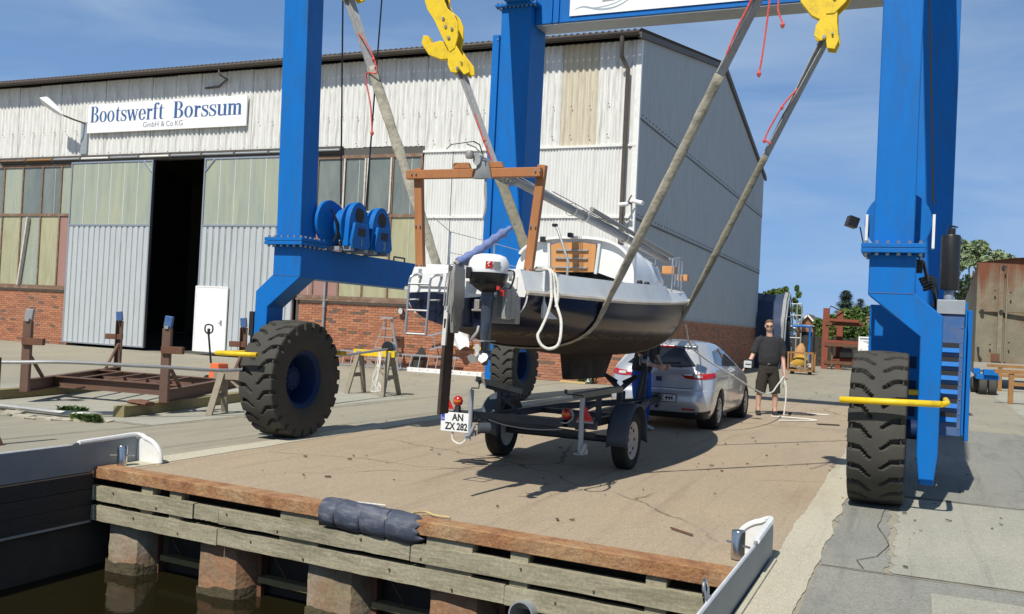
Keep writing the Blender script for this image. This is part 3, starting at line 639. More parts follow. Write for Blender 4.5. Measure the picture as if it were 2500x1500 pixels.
# roof: corrugated sheets over both slopes, overhanging the front
def roof_half(y0, z0, y1, z1, name):
    k = int((XC+.10-XW)/.177*6); vs = []; x1 = XC+.10
    for i in range(k+1):
        x = x1-(x1-XW)*i/k; dz = .030*math.cos(2*math.pi*i/6); vs += [(x, y0, z0+dz), (x, y1, z1+dz), (x, y0, z0+dz-.03), (x, y1, z1+dz-.03)]
    m = MB(); fs = []
    for i in range(k):
        a = 4*i; fs += [[a, a+4, a+5, a+1], [a+2, a+3, a+7, a+6], [a, a+2, a+6, a+4]]
    m.add(vs, fs); return m.build(name, 'roof_dark', hall, fix=False)
roof_half(W-.47, 9.40, 35.0, 11.62, 'roof'); roof_half(YB+.35, 9.16, 35.0, 11.62, 'roof')
m = MB(); m.prism([(W-.46, 9.33), (35, 11.55), (YB+.34, 9.1), (YB+.34, 8.96), (35, 11.38), (W-.46, 9.18)], 0, XC+.02, XC+.12); m.build('verge_board', 'gutter', hall)
gt = MB(); gt.grid(lambda u, v_: (XW+(XC+.08-XW)*u, W-.52+.075*math.cos(math.pi*v_), 9.33-.085*math.sin(math.pi*v_)), 4, 8); q = gt.build('gutter', 'gutter', hall, smooth=True); sd = q.modifiers.new('s', 'SOLIDIFY'); sd.thickness = .008
m = MB(); m.mm((XW, W-.45, 9.22), (XC, W-.43, 9.33)); m.build('fascia', 'gutter', hall)
for x in (-20.9,):
    m = MB(); m.tube([(x, W-.5, 9.3), (x+.02, W-.5, 9.05), (x+.1, W-.2, 8.95), (x-.35, W-.06, 8.78), (x-.9, W-.06, 8.76)], .035, 6); m.build('broken_pipe', 'gutter', hall, smooth=True)
m = MB(); m.tube([(-7.45, W-.5, 9.28), (-7.45, W-.5, 9.0), (-7.5, W-.3, 8.75), (-7.36, W-.14, 8.45), (-7.36, W-.14, 4.5), (-7.36, W-.14, 2.0)], .06, 8); m.build('downpipe', 'gutter', hall, smooth=True)
m = MB(); m.tube([(-16.68, W-.10, 2.7), (-16.68, W-.1, .05)], .035, 8); m.tube([(-16.68, W-.1, 1.9), (-16.68, W-.1, 1.72)], .05, 8); m.build('downpipe', 'galv', hall, smooth=True)
m = MB(); m.tube([(-7.9, W-.12, 2.0), (-7.9, W-.12, .35)], .055, 8); m.build('downpipe', 'rust_dark', hall, smooth=True)
m = MB(); m.tube([(-8.02, W-.14, 1.3), (-8.06, W-.16, .05)], .10, 10); m.build('drain_sleeve', 'white_paint', hall, smooth=True)
for x, z0, z1 in ((-9.3, .9, 1.1),): pass
# brick base
m = MB(); m.mm((-42, W+.005, 0), (-27.2, W+.2, 1.98)); m.mm((-17.72, W+.005, 0), (XC-.005, W+.2, 1.93)); m.mm((XC-.25, W+.01, 0), (XC-.005, YB, 1.93)); m.build('mortar_bed', 'mortar', hall)
BL, BH, GAP = .24, .062, .012
bmesh_var = []
for i in range(10):
    b = MB(); b.mm((0, 0, 0), (BL, .03, BH), r=[.0, .12, .2, .3, .4, .5, .6, .7, .8, .95][i]); me = b.mesh('brick'); me.materials.append(MATS['brick']); bmesh_var.append(me)
rest = {'l': MB(), 'r': MB(), 's': MB()}; nb = 0; rr = random.Random(11)
def rv():
    k = rr.random(); return 0 if k < .055 else rr.randint(1, 9)
rows = int(1.90/(BH+GAP))
for side, x0, x1 in (('l', -32.6, -27.45), ('r', -17.66, XC-.01)):
    for r_ in range(rows):
        z = .01+r_*(BH+GAP); x = x0-(r_ % 2)*.126
        while x < x1:
            a, b = max(x, x0), min(x+BL, x1)
            if b-a > .05:
                k = rv(); dy = rr.uniform(-.002, .003)
                if side == 'r' and -17.66 < a < -13.9 and nb < 290 and b-a > .23 and z > .35:
                    piece('brick', bmesh_var[k], 'brick', hall, (a, W-.012+dy, z)); nb += 1
                else: rest[side].mm((a, W-.012+dy, z), (b, W+.02, z+BH), r=[.0, .12, .2, .3, .4, .5, .6, .7, .8, .95][k])
            x += BL+GAP
for r_ in range(rows):
    z = .01+r_*(BH+GAP); y = W+.02-(r_ % 2)*.126
    while y < YB:
        rest['s'].mm((XC-.02, max(y, W+.02), z), (XC+.012+rr.uniform(-.002, .003), min(y+BL, YB), z+BH), r=[.0, .12, .2, .3, .4, .5, .6, .7, .8, .95][rv()]); y += BL+GAP
for k in rest.values(): k.build('brickwork', 'brick', hall)['kind'] = 'stuff'
# windows: rusty steel frames with separate panes
def window(name, x0, muls, z0, zt, z1, upper, lower, lean=None):
    fr = MB(); y0, y1 = W-.05, W+.05
    xs = [x0]+muls
    for x in xs: fr.mm((x-.03, y0, z0), (x+.03, y1, z1))
    for z, h in ((z0, .05), (zt, .045), (z1, .05)): fr.mm((xs[0]-.03, y0-.006, z-h), (xs[-1]+.03, y1, z+h))
    f_ = fr.build(name, 'frame_rust', hall)
    for i in range(len(xs)-1):
        for (za, zb, ms) in ((z0+.05, zt-.045, lower), (zt+.045, z1-.05, upper)):
            p_ = MB(); p_.mm((xs[i]+.03, W-.012, za), (xs[i+1]-.03, W+.006, zb)); p_.build('pane', ms[i], f_)
            if 'pane' in ms[i] and i % 2 == 0:
                p_ = MB(); xm = (xs[i]*.35+xs[i+1]*.65); p_.mm((xm-.008, W-.02, za), (xm+.008, W-.012, zb)); p_.build('glazing_bar', 'frame_white', f_)
    return f_
f1 = window('window_frame', -33.0, [-32.0, -31.03, -30.06, -29.07, -28.13, -27.46], 2.02, 4.59, 6.36, ['pane_grey', 'pane_grey', 'pane_green', 'pane_grey', 'pane_grey', 'pane_green'], ['pane_pale', 'pane_green', 'pane_pale', 'pane_green', 'pane_pale', 'panel_pink'])
f2 = window('window_frame', -17.70, [-17.2, -16.26, -15.41, -14.52, -13.55], 2.04, 4.54, 6.34, ['pane_green', 'pane_grey', 'pane_grey', 'pane_grey', 'pane_grey'], ['panel_pink', 'panel_pink', 'pane_pale', 'pane_pale', 'pane_pale'])
m = MB(); m.bar((-29.93, W-.10, 2.05), (-29.6, W-.10, 4.5), .06, .12, (0, 1, 0)); m.build('leaning_casement', 'frame_white', f1)
m = MB()
for a, b in (((-15.37, 4.62), (-15.37, 6.28)), ((-14.56, 4.62), (-14.56, 6.28)), ((-15.37, 4.66), (-14.56, 4.62)), ((-16.2, 4.62), (-16.2, 6.28)), ((-15.46, 4.6), (-15.46, 6.28))): m.bar((a[0], W-.075, a[1]), (b[0], W-.075, b[1]), .05, .03, (0, 1, 0))
m.build('casement', 'frame_white', f2)
for x0, x1 in ((-42, -27.3), (-17.74, -13.45)):
    m = MB(); m.mm((x0, W-.11, 1.93), (x1, W+.03, 1.985)); m.build('sill', 'frame_rust', hall)
m = MB(); m.mm((-33.2, W-.03, 6.34), (-27.3, W+.1, 6.64)); m.mm((-17.75, W-.02, 6.36), (-13.5, W+.1, 6.60)); m.mm((-27.46, W+.0, 0), (-27.2, W+.1, 6.5)); m.mm((-17.78, W+.0, 0), (-17.66, W+.12, 6.5)); m.build('lintel', 'interior', hall)
# sliding doors on an overhead rail
rl = MB()
m = MB(); m.mm((-31.2, W-.16, 6.58), (-16.3, W-.02, 6.66)); m.mm((-31.2, W-.10, 6.44), (-16.3, W-.02, 6.58)); m.build('rail_cover', 'roof_dark', hall)
cols_ = ['frame_rust', 'ochre_steel', 'galv', 'white_paint', 'galv', 'white_paint', 'galv', 'galv', 'galv', 'galv', 'galv']
for i in range(11):
    x = -31.15+i*1.35; m = MB(); m.tube([(x+.03, W-.17, 6.545), (x+1.30, W-.17, 6.545)], .035, 8); m.build('rail_tube', cols_[i], hall, smooth=True)
    m = MB(); m.box((x, W-.16, 6.55), (.05, .09, .13)); m.build('rail_bracket', 'roof_dark', hall)
def trap(x0, x1, z0, z1, y, pitch=.25, d=.035):
    vs = []; x = x0; pr = ((0, 0), (.16, 0), (.175, d), (.235, d))
    pts = []
    while x < x1-.01:
        for a, b in pr:
            if x+a <= x1: pts.append((x+a, y-d+b))
        x += pitch
    pts.append((x1, y-d))
    for a, b in pts: vs += [(a, b, z0), (a, b, z1)]
    return MB().add(vs, [[2*i, 2*i+2, 2*i+3, 2*i+1] for i in range(len(pts)-1)])
def sliding_door(x0, x1, braced):
    y = W-.14; zb, zm, zt = .10, 4.22, 6.42
    d = trap(x0+.05, x1-.05, zb+.05, zm-.03, y).build('sliding_door', 'door_sheet', hall, fix=False)
    m = MB(); m.mm((x0, y, zb), (x1, y+.05, zt)); m.build('door_core', 'interior', d)
    fr = MB()
    for xx in (x0, x1-.05): fr.mm((xx, y-.06, zb), (xx+.05, y, zt))
    for zz in (zb, zm-.03, zt-.05): fr.mm((x0+.05, y-.055, zz), (x1-.05, y-.002, zz+.05))
    sgn = 1 if braced == 'r' else -1; xx = x1-.05 if sgn > 0 else x0+.05
    fr.bar((xx-.36*sgn, y-.05, zt-.05), (xx, y-.05, zt-.42), .05, .02, (0, 1, 0)); fr.build('door_frame', 'aluminium', d)
    n_ = 6; wd = (x1-x0-.1)/n_
    for i in range(n_):
        m = MB(); m.mm((x0+.05+i*wd+.012, y-.03, zm+.025), (x0+.05+(i+1)*wd-.012, y-.012, zt-.055)); m.build('pane', 'pane_green', d)
        if i: m = MB(); m.mm((x0+.05+i*wd-.011, y-.036, zm+.022), (x0+.05+i*wd+.011, y-.006, zt-.052)); m.build('glazing_bar', 'grey_steel_edge', d)
    return d
d1 = sliding_door(-27.5, -23.74, 'r'); d2 = sliding_door(-21.55, -17.8, 'l')
m = MB(); m.mm((-21.58, W-.225, .16), (-20.30, W-.19, 2.2)); wd = m.build('wicket_door', 'door_white', d2)
m = MB(); m.mm((-20.52, W-.25, 1.0), (-20.46, W-.226, 1.16)); m.bar((-20.49, W-.26, 1.1), (-20.6, W-.26, 1.1), .015, .015); m.build('handle', 'alu_dull', d2)
m = MB()
for x0, x1, z0, z1 in ((-21.6, -21.54, .12, 2.24), (-20.34, -20.28, .12, 2.24), (-21.54, -20.34, 2.2, 2.25), (-21.54, -20.34, .12, .16)): m.mm((x0, W-.235, z0), (x1, W-.19, z1))
m.build('wicket_frame', 'white_paint', d2)
# round lamp by the windows, camera box at the corner
sp = thing('wall_spotlight', 'round chrome spotlight on the brick wall below the pale windows', 'lamp', (-13.95, W-.1, 1.75)); m = MB(); m.lathe([(.001, .06), (.07, .05), (.10, -.03), (.11, -.05), (.095, -.045)], (-13.95, W-.1, 1.72), (.25, 1, .1), 20); m.build('housing', 'gutter', sp, smooth=True)
m = MB(); m.disc((-13.96, W-.145, 1.716), .088, (.25, 1, .1), 20, .01); m.build('lens', 'glass_lens', sp)
cm = thing('security_camera', 'two white security cameras on a bracket at the hall corner', 'camera', (XC, W-.2, 4.9))
m = MB(); m.bar((-7.12, W-.05, 4.85), (-7.12, W-.35, 4.85), .05, .05); m.bar((-7.2, W-.3, 4.75), (-7.05, W-.3, 5.05), .03, .03); m.build('bracket', 'gutter', cm)
m = MB(); m.tube([(-7.34, W-.4, 4.78), (-7.1, W-.42, 4.80)], .055, 10); m.build('camera_body', 'white_clean', cm, smooth=True)
m = MB(); m.tube([(-6.98, W-.4, 4.88), (-6.68, W-.52, 4.80)], .06, 10); m.build('camera_body', 'white_clean', cm, smooth=True)
# lamp arm left of the sign
lp = thing('wall_lamp', 'white street lamp head on an arm left of the hall sign', 'lamp', (-27.1, W, 7.75))
m = MB(); m.mm((-27.28, W-.075, 6.72), (-26.97, W-.05, 7.85)); m.build('mounting_plate', 'galv', lp)
m = MB(); m.tube([(-27.1, W-.06, 7.8), (-27.2, W-.5, 7.86), (-27.38, W-.75, 7.95)], .03, 8); m.build('arm', 'gutter', lp, smooth=True)
a, b = Vector((-27.35, W-.8, 7.95)), Vector((-28.0, W-1.05, 8.45)); dd = (b-a).normalized(); s1 = Vector((.2, -.95, .1)).normalized(); s2 = dd.cross(s1).normalized()
m = MB(); m.ell([(a, .06, .05, s1, s2), (a+dd*.12, .12, .09, s1, s2), (a+dd*.3, .20, .13, s1, s2), (a+dd*.72, .26, .16, s1, s2), (b, .24, .15, s1, s2), (b+dd*.04, .16, .10, s1, s2)], 4); m.build('lamp_head', 'white_clean', lp, bevel=.015)
# ---- the name board, lettered in a serif face
board = thing('name_board', 'white board with blue serif lettering above the sliding doors', 'sign', (-23.4, W-.12, 7.9))
m = MB(); m.mm((-26.90, W-.16, 7.43), (-19.98, W-.10, 8.42)); m.build('panel', 'sign_white', board, bevel=.006)
m = MB()
for x in (-26, -23.4, -21): m.mm((x-.03, W-.1, 7.5), (x+.03, W-.04, 8.35))
m.build('batten', 'galv', board)
class Serif:
    """letters drawn as filled polygons: thick stems, hairlines, slab-less serifs; unit = x-height"""
    def __init__(s): s.p = []; s.x = 0.
    def poly(s, pts): s.p.append([(s.x+a, b) for a, b in pts])
    def rect(s, x0, y0, x1, y1): s.poly([(x0, y0), (x1, y0), (x1, y1), (x0, y1)])
    def ring(s, cx, cy, rx, ry, tx, ty, a0=0, a1=360, n=22):
        for i in range(n):
            u, v = R(a0+(a1-a0)*i/n), R(a0+(a1-a0)*(i+1)/n)
            f = lambda t, k: (cx+(rx-k*tx)*math.cos(t), cy+(ry-k*ty)*math.sin(t))
            s.poly([f(u, 0), f(v, 0), f(v, 1), f(u, 1)])
    def stroke(s, pts, ws):
        for i in range(len(pts)-1):
            a, b = Vector(pts[i]), Vector(pts[i+1]); d = (b-a).normalized(); n = Vector((-d.y, d.x)); e = d*.01
            s.poly([tuple(a-e+n*ws[i]/2), tuple(b+e+n*ws[i+1]/2), tuple(b+e-n*ws[i+1]/2), tuple(a-e-n*ws[i]/2)])
    def stem(s, x, y0, y1, w=.19, sb=True, st=True):
        s.rect(x, y0, x+w, y1)
        if sb: s.rect(x-.09, y0, x+w+.09, y0+.045)
        if st: s.poly([(x-.10, y1-.05), (x+.02, y1-.09), (x+.02, y1), (x-.10, y1-.01)])
    def put(s, ch):
        T = .19; H = .055; ad = 0
        if ch == 'B':
            s.rect(.12, 0, .34, 1.48); s.rect(.0, 0, .5, .05); s.rect(.0, 1.43, .5, 1.48); s.ring(.48, 1.12, .38, .36, .19, .05, -90, 90, 14); s.ring(.5, .39, .45, .39, .21, .05, -90, 90, 14); s.rect(.3, .745, .55, .79); ad = 1.08
        elif ch == 'o': s.ring(.40, .5, .40, .52, .18, .05); ad = .90
        elif ch == 't': s.rect(.16, .16, .35, 1.0); s.poly([(.0, .95), (.16, 1.0), (.35, 1.34), (.35, .95)]); s.rect(.3, .94, .58, 1.0); s.ring(.40, .18, .24, .2, .19, .06, 180, 310, 8); ad = .64
        elif ch == 's':
            pts = [(.60, .76), (.56, .90), (.42, .985), (.26, .985), (.13, .90), (.10, .76), (.20, .62), (.40, .51), (.56, .39), (.60, .25), (.52, .09), (.36, .01), (.20, .02), (.09, .12), (.05, .28)]
            s.stroke(pts, [.05, .05, .05, .06, .09, .13, .17, .19, .17, .13, .09, .06, .05, .05, .05]); s.rect(.57, .68, .61, 1.0); s.rect(.04, 0, .08, .34); ad = .74
        elif ch == 'w':
            for x in (0, .50): s.stroke([(x+.10, 1.0), (x+.38, .0)], [.18, .16]); s.stroke([(x+.38, .0), (x+.62, 1.0)], [.06, .05])
            for x in (-.04, .46, 1.0): s.rect(x, .955, x+.28, 1.0)
            ad = 1.30
        elif ch == 'e': s.ring(.40, .5, .39, .52, .18, .05, 0, 330); s.rect(.2, .50, .78, .56); ad = .86
        elif ch == 'r': s.stem(.12, 0, 1.0); s.stroke([(.30, .70), (.40, .90), (.52, .95)], [.05, .07, .10]); s.ring(.54, .86, .11, .11, .11, .11, 0, 360, 10); ad = .72
        elif ch == 'f': s.rect(.14, 0, .33, 1.2); s.rect(.03, 0, .48, .045); s.rect(.0, .94, .52, 1.0); s.ring(.42, 1.2, .28, .30, .19, .06, 60, 180, 9); s.ring(.57, 1.38, .10, .10, .1, .1, 0, 360, 8); ad = .60
        elif ch == 'u': s.stem(.10, .14, 1.0, sb=False); s.ring(.37, .22, .27, .24, .19, .07, 180, 330, 9); s.stem(.64, 0, 1.0, sb=False); s.rect(.8, 0, .94, .05); ad = .98
        elif ch == 'm':
            s.stem(.10, 0, 1.0)
            for x in (.56, 1.02): s.rect(x, 0, x+.19, .78); s.rect(x-.08, 0, x+.27, .045); s.ring(x-.06, .74, .25, .26, .19, .07, 0, 150, 8)
            ad = 1.38
        elif ch == ' ': ad = .52
        s.x += ad
def serif_text(name, txt, x0, x1, z, zscale, y, m_, parent):
    s_ = Serif()
    for ch in txt: s_.put(ch)
    k = (x1-x0)/s_.x; mb = MB()
    for i, pl in enumerate(s_.p):
        for j, dx in enumerate((-.022, .022)): yy = y-.0003*(i % 5)-.0001*j; mb.add([(x0+(a+dx)*k, yy, z+b*zscale) for a, b in pl], [list(range(len(pl)))])
    return mb.build(name, m_, parent, fix=False)
serif_text('lettering', 'Bootswerft', -26.76, -23.42, 7.80, .375, W-.1635, 'sign_blue', board)
serif_text('lettering', 'Borssum', -23.02, -20.14, 7.80, .375, W-.1635, 'sign_blue', board)
for s_, x_ in (('GmbH', -23.98), ('&', -23.46), ('Co', -23.16), ('KG', -22.76)): text('lettering', s_, .25, 'sign_grey', board, (x_, W-.1635, 7.62), (1, 0, 0), (0, 0, 1), 1.05, 0.)
# a boat standing inside the hall
ib = thing('stored_motorboat', 'dim blue and white motorboat standing inside the dark hall', 'boat', (-23.5, 29, 0))
m = MB()
def hullf(u, v_):
    y = 26.6+6*u; b = 1.15*min(1, (u/.35)**.6+.05); s_ = -1 if v_ < .5 else 1; a = abs(v_-.5)*2; return (-23.3+s_*b*(a**.6), y, 1.1+1.25*a**1.6+.25*(1-u))
m.grid(hullf, 16, 16); m.build('hull', 'blue_faded', ib, smooth=True)
m = MB(); m.ell([((-23.3, 27.6, 2.5), .4, .05, (1, 0, 0), (0, 0, 1)), ((-23.3, 28.4, 2.6), .9, .5, (1, 0, 0), (0, 0, 1)), ((-23.3, 30, 2.7), 1.0, .8, (1, 0, 0), (0, 0, 1)), ((-23.3, 32, 2.6), .95, .6, (1, 0, 0), (0, 0, 1))], 14); m.build('cabin', 'gel_white', ib, smooth=True)
m = MB(); 
for x in (-24, -22.6):
    for y in (28, 31): m.bar((x, y, 0), (x+.2*(1 if x < -23.3 else -1), y, 1.6), .1, .1)
m.build('stand', 'rust_dark', ib)
# ---------------- travel lift ----------------
lift = thing('travel_lift', 'blue travel lift straddling the yard on four huge tyres', 'boat lift', (-3.6, 13, 0))
TR = .71; TW = .245
def tyre_mesh(mirror):
    NT, per = 24, 26; nth = NT*per; pitch = 2*math.pi/NT
    prof = [(-.17, .345), (-.20, .37), (-.226, .44), (-.236, .52), (-.237, .575), (-.238, .60), (-.238, .625), (-.238, .65), (-.237, .672), (-.233, .688), (-.222, .697)]
    inn = [-.205, -.185, -.165, -.145, -.125, -.105, -.085, -.065, -.05, -.038, -.028, -.015]
    xs = prof+[(x, .708-.010*(x/.2)**2) for x in inn]; xs = xs+[(0, .71)]+[(-x, r_) for x, r_ in reversed(xs)]
    vs = []
    for i in range(nth):
        th = 2*math.pi*i/nth
        for x, r_ in xs:
            s_ = 1 if x > 0 else -1; ax = abs(x); dep = 0.
            if ax > .03 and r_ > .585:
                q = (ax-.03)/.2; wob = .42*min(1, max(0, q-.12)/.38)+.10*q
                ph = (th/pitch+(0. if s_ > 0 else .5)+wob*(1 if s_ > 0 else .75)) % 1.
                hw = .075+.075*min(1, q*1.3); k = max(0., min(1., (hw-abs(ph-.5))/.03+.5)); dep = .05*k*min(1, (ax-.03)/.018)
                if r_ < .69 and ax > .22: dep *= max(0, min(1, (r_-.59)/.04))
            if ax > .22: vs.append(((-1 if mirror else 1)*(x-s_*dep*.55), (r_-dep*.25)*math.cos(th), (r_-dep*.25)*math.sin(th)))
            else: vs.append(((-1 if mirror else 1)*x, (r_-dep)*math.cos(th), (r_-dep)*math.sin(th)))
    n = len(xs); fs = []
    for i in range(nth):
        i2 = (i+1) % nth
        for j in range(n-1): fs.append([i*n+j, i2*n+j, i2*n+j+1, i*n+j+1])
    me = MB().add(vs, fs).mesh('tyre'); me.materials.append(MATS['rubber']); me.shade_smooth(); me.set_sharp_from_angle(angle=R(30)); return me
TY = {1: tyre_mesh(False), -1: tyre_mesh(True)}
def wheel(c, s):
    """s = +1: open side faces +x"""
    c = Vector(c)
    hub = MB(); hub.lathe([(.001, s*.02), (.14, s*.02), (.15, s*.0), (.15, -s*.16), (.001, -s*.16)], c, (1, 0, 0), 28)
    h = hub.build('wheel', 'blue_dark', lift, smooth=True)
    o = piece('tyre', TY[s], 'rubber', h, c); o.rotation_euler = (random.uniform(0, 3), 0, 0)
    m = MB(); m.lathe([(.15, -s*.15), (.26, -s*.12), (.285, s*.06), (.30, s*.14), (.345, s*.175), (.365, s*.185), (.37, s*.172), (.36, s*.12), (.355, -s*.17), (.30, -s*.19), (.15, -s*.17)], c, (1, 0, 0), 36, True); m.build('rim', 'blue_dark', h, smooth=True, angle=30)
    m = MB()
    for k in range(10): a = 2*math.pi*k/10; m.lathe([(.001, s*.035), (.014, s*.035), (.014, s*.0)], c+Vector((0, .115*math.cos(a), .115*math.sin(a))), (1, 0, 0), 6)
    m.build('wheel_nuts', 'blue_dark', h)['kind'] = 'stuff'
    return h
wheel((-6.96, 9.42, TR), 1); wheel((-.30, 9.42, TR), -1); wheel((-7.32, 17.15, TR), 1); wheel((.05, 17.2, TR), -1)
def bolts(mb, pts, ax, r=.016, h=.03):
    for p in pts: mb.lathe([(.001, -h/2), (r, -h/2), (r, h/2), (.001, h/2)], p, ax, 6)
# near legs
def near_leg(sgn, xb, xt, wd, ztop, y0=9.2, y1=9.52):
    """sgn -1: left leg (fork outboard on the left). xb/xt: post centre at z=2.4 / at ztop"""
    def X(v): return xb+sgn*v
    hw = wd/2
    # post
    m = MB(); m.add([(xb-hw, y0, 2.40), (xb+hw, y0, 2.40), (xb+hw, y1, 2.40), (xb-hw, y1, 2.40), (xt-hw, y0, ztop), (xt+hw, y0, ztop), (xt+hw, y1, ztop), (xt-hw, y1, ztop)], [[3, 2, 1, 0], [4, 5, 6, 7], [0, 1, 5, 4], [1, 2, 6, 5], [2, 3, 7, 6], [3, 0, 4, 7]])
    lg = m.build('leg', 'blue', lift, bevel=.012)
    m = MB(); m.mm((xb-.27, y0-.10, 2.358), (xb+.27, y1+.12, 2.398)); m.build('flange', 'blue', lg, bevel=.004)
    m = MB(); m.mm((xb-.27, y0-.10, 2.312), (xb+.27, y1+.12, 2.354)); m.build('flange', 'blue', lg, bevel=.004)
    m = MB(); pts = []
    for i in range(6):
        for yy in (y0-.06, y1+.08): pts.append((xb-.23+.46*i/5, yy, 2.355))
    for i in range(1, 5):
        for xx in (xb-.23, xb+.23): pts.append((xx, y0-.06+(y1-y0+.14)*i/5, 2.355))
    bolts(m, pts, (0, 0, 1), .017, .135); m.build('flange_bolts', 'steel_bolt', lg)['kind'] = 'stuff'
    # gooseneck: outline in x-z, extruded along y
    ol = [(-.20, 2.312), (.20, 2.312), (.20, 1.955), (.44, 1.75), (.44, .52), (.41, .24), (.29, .24), (.26, .52), (.255, 1.56), (-.20, 1.93)]
    if sgn < 0: ol = [(-a, b) for a, b in ol][::-1]
    m = MB(); m.prism([(xb+a, b) for a, b in ol], 1, y0, y1); m.build('gooseneck', 'blue', lg, bevel=.014)
    m = MB(); m.mm((min(X(.205), X(.35)), y0-.004, 1.94), (max(X(-.19), X(.2)), y0-.0, 1.952)) if False else m.mm((xb-.19, y0-.004, 1.945), (xb+.19, y0+.001, 1.953)); m.build('weld_seam', 'blue_faded', lg)
    # axle stub and guard bars
    m = MB(); m.tube([(X(.26), 9.42, TR), (X(-.02), 9.42, TR)], .09, 16); m.build('axle', 'blue_dark', lg, smooth=True)
    return lg
l1 = near_leg(-1, -6.955, -7.09, .35, 8.3); l2 = near_leg(1, -.235, -.235, .345, 8.3)
# guard bars in front of and behind each wheel
def gbar(p, q, mm_='yellow', r=.028):
    m = MB(); m.tube([p, q], r, 12, False); o = m.build('guard_bar', mm_, lift, smooth=True); sd = o.modifiers.new('s', 'SOLIDIFY'); sd.thickness = .004
    return o
gbar((-.60, 8.62, .985), (.20, 8.62, 1.005)); m = MB(); m.tube([(.20, 8.62, 1.005), (.24, 8.66, 1.01), (.25, 8.8, 1.01), (.25, 9.25, 1.01)], .026, 10); m.build('guard_bar_arm', 'yellow', lift, smooth=True)
gbar((-7.42, 8.60, 1.0), (-6.84, 8.60, 1.01)); gbar((-7.3, 10.2, 1.0), (-6.72, 10.2, 1.02)); gbar((-.6, 10.2, 1.0), (.2, 10.2, 1.02)); gbar((-7.85, 16.32, 1.0), (-7.55, 16.32, 1.0))
m = MB(); m.tube([(-7.42, 8.6, 1.0), (-7.46, 8.66, 1.0), (-7.46, 9.25, 1.0)], .026, 10); m.build('guard_bar_arm', 'yellow', lift, smooth=True)
m = MB(); m.box((-7.50, 9.3, 1.35), (.07, .05, .30)); m.box((-7.50, 9.3, 1.05), (.03, .03, .4)); m.build('marker_lamp', 'plastic_black', lift, bevel=.01)
# lower side beams
m = MB(); m.mm((-7.12, 9.525, 1.93), (-6.775, 16.8, 2.31)); m.build('side_beam', 'blue', lift, bevel=.012)
m = MB(); m.mm((-.40, 11.6, 1.93), (-.05, 16.8, 2.31)); m.build('side_beam', 'blue', lift, bevel=.012)
m = MB(); m.tube([(-6.85, 11.5, 2.31), (-6.85, 11.5, 2.37), (-6.85, 11.8, 2.37), (-6.85, 11.8, 2.31)], .012, 6); m.build('grab_handle', 'gutter', lift, smooth=True)
# far legs, wide boxes
for xa, xb, s in ((-7.80, -7.16, -1), (-.19, .45, 1)):
    m = MB(); m.mm((xa, 16.75, .95), (xb, 17.55, 7.74)); lg = m.build('leg', 'blue', lift, bevel=.012)
    m = MB(); m.mm((xa-.06 if s < 0 else xb-.02, 16.9, .25), (xa+.12 if s < 0 else xb+.12, 17.45, 1.2)); m.build('fork', 'blue', lg, bevel=.012)
    if s < 0:
        m = MB(); m.mm((xa-.145, 16.70, 1.2), (xa-.004, 16.98, 7.2)); m.build('cable_duct', 'blue', lg, bevel=.005)
        m = MB(); bolts(m, [(xa-.03, 16.695, z) for z in (7.1, 4.75, 4.6, 2.5)], (0, 1, 0), .018, .02); m.build('duct_bolts', 'steel_bolt', lg)['kind'] = 'stuff'
# top girders along each side, cross beam at the far end only
for (xa, xb), nm in (((-7.09, -7.47), 0), ((-.235, .10), 1)):
    m = MB(); h = .24
    vs = []
    for x, y in ((xa-(.1 if nm == 0 else -.05)*0, 7.4), (xb, 17.9)):
        for dx in (-h, h): vs += [(x+dx, y, 7.80), (x+dx, y, 8.45)]
    m.add(vs, [[0, 1, 3, 2], [4, 6, 7, 5], [0, 4, 5, 1], [2, 3, 7, 6], [1, 5, 7, 3], [0, 2, 6, 4]]); m.build('top_girder', 'blue', lift, bevel=.012)
    m = MB(); c = xb; m.mm((c-.44, 16.66, 7.745), (c+.44, 17.62, 7.795)); m.build('girder_flange', 'blue', lift, bevel=.005)
    m = MB(); bolts(m, [(c-.40+.8*i/9, 16.70, 7.77) for i in range(10)]+[(c-.40, 16.70, 7.77)], (0, 0, 1), .02, .11); m.build('girder_bolts', 'steel_bolt', lift)['kind'] = 'stuff'
m = MB(); m.mm((-7.15, 16.95, 7.42), (-.14, 17.55, 8.3)); m.build('cross_beam', 'blue', lift, bevel=.01)
m = MB(); m.mm((-7.14, 16.97, 7.395), (-.15, 17.53, 7.418)); m.build('beam_underplate', 'galv', lift)
for x in (-6.8, -6.66):
    m = MB(); m.mm((x-.012, 16.90, 7.43), (x+.012, 16.952, 8.28)); m.build('beam_stiffener', 'blue', lift)
bn = MB(); bn.mm((-6.43, 16.925, 7.52), (-1.0, 16.94, 8.3)); bn = bn.build('banner', 'sign_white', lift)
m = MB(); yb = 16.9225
def ribbon(pts, ws): 
    P = curve(pts, 30); vs = []; n = len(P)
    for i, p in enumerate(P):
        k = ws*math.sin(math.pi*min(1, (i+.5)/n))**.6; vs += [(p.x, yb, p.z+k), (p.x, yb, p.z-k)]
    m.add(vs, [[2*i, 2*i+1, 2*i+3, 2*i+2] for i in range(n-1)])
ribbon([(-6.33, 0, 7.64), (-6.15, 0, 7.68), (-5.8, 0, 7.60), (-5.45, 0, 7.64), (-5.05, 0, 7.86)], .018); yb = 16.9222
ribbon([(-6.1, 0, 7.66), (-5.85, 0, 7.64), (-5.5, 0, 7.70), (-5.2, 0, 7.85)], .010)
m.build('banner_wave', 'wave_grey', bn, fix=False)
m = MB(); m.add([(-5.78, 16.9224, 7.74), (-5.52, 16.9224, 7.75), (-5.42, 16.9224, 8.2), (-5.6, 16.9224, 8.2)], [[0, 1, 2, 3]]); m.build('banner_sail', 'tarp_grey', bn, fix=False)
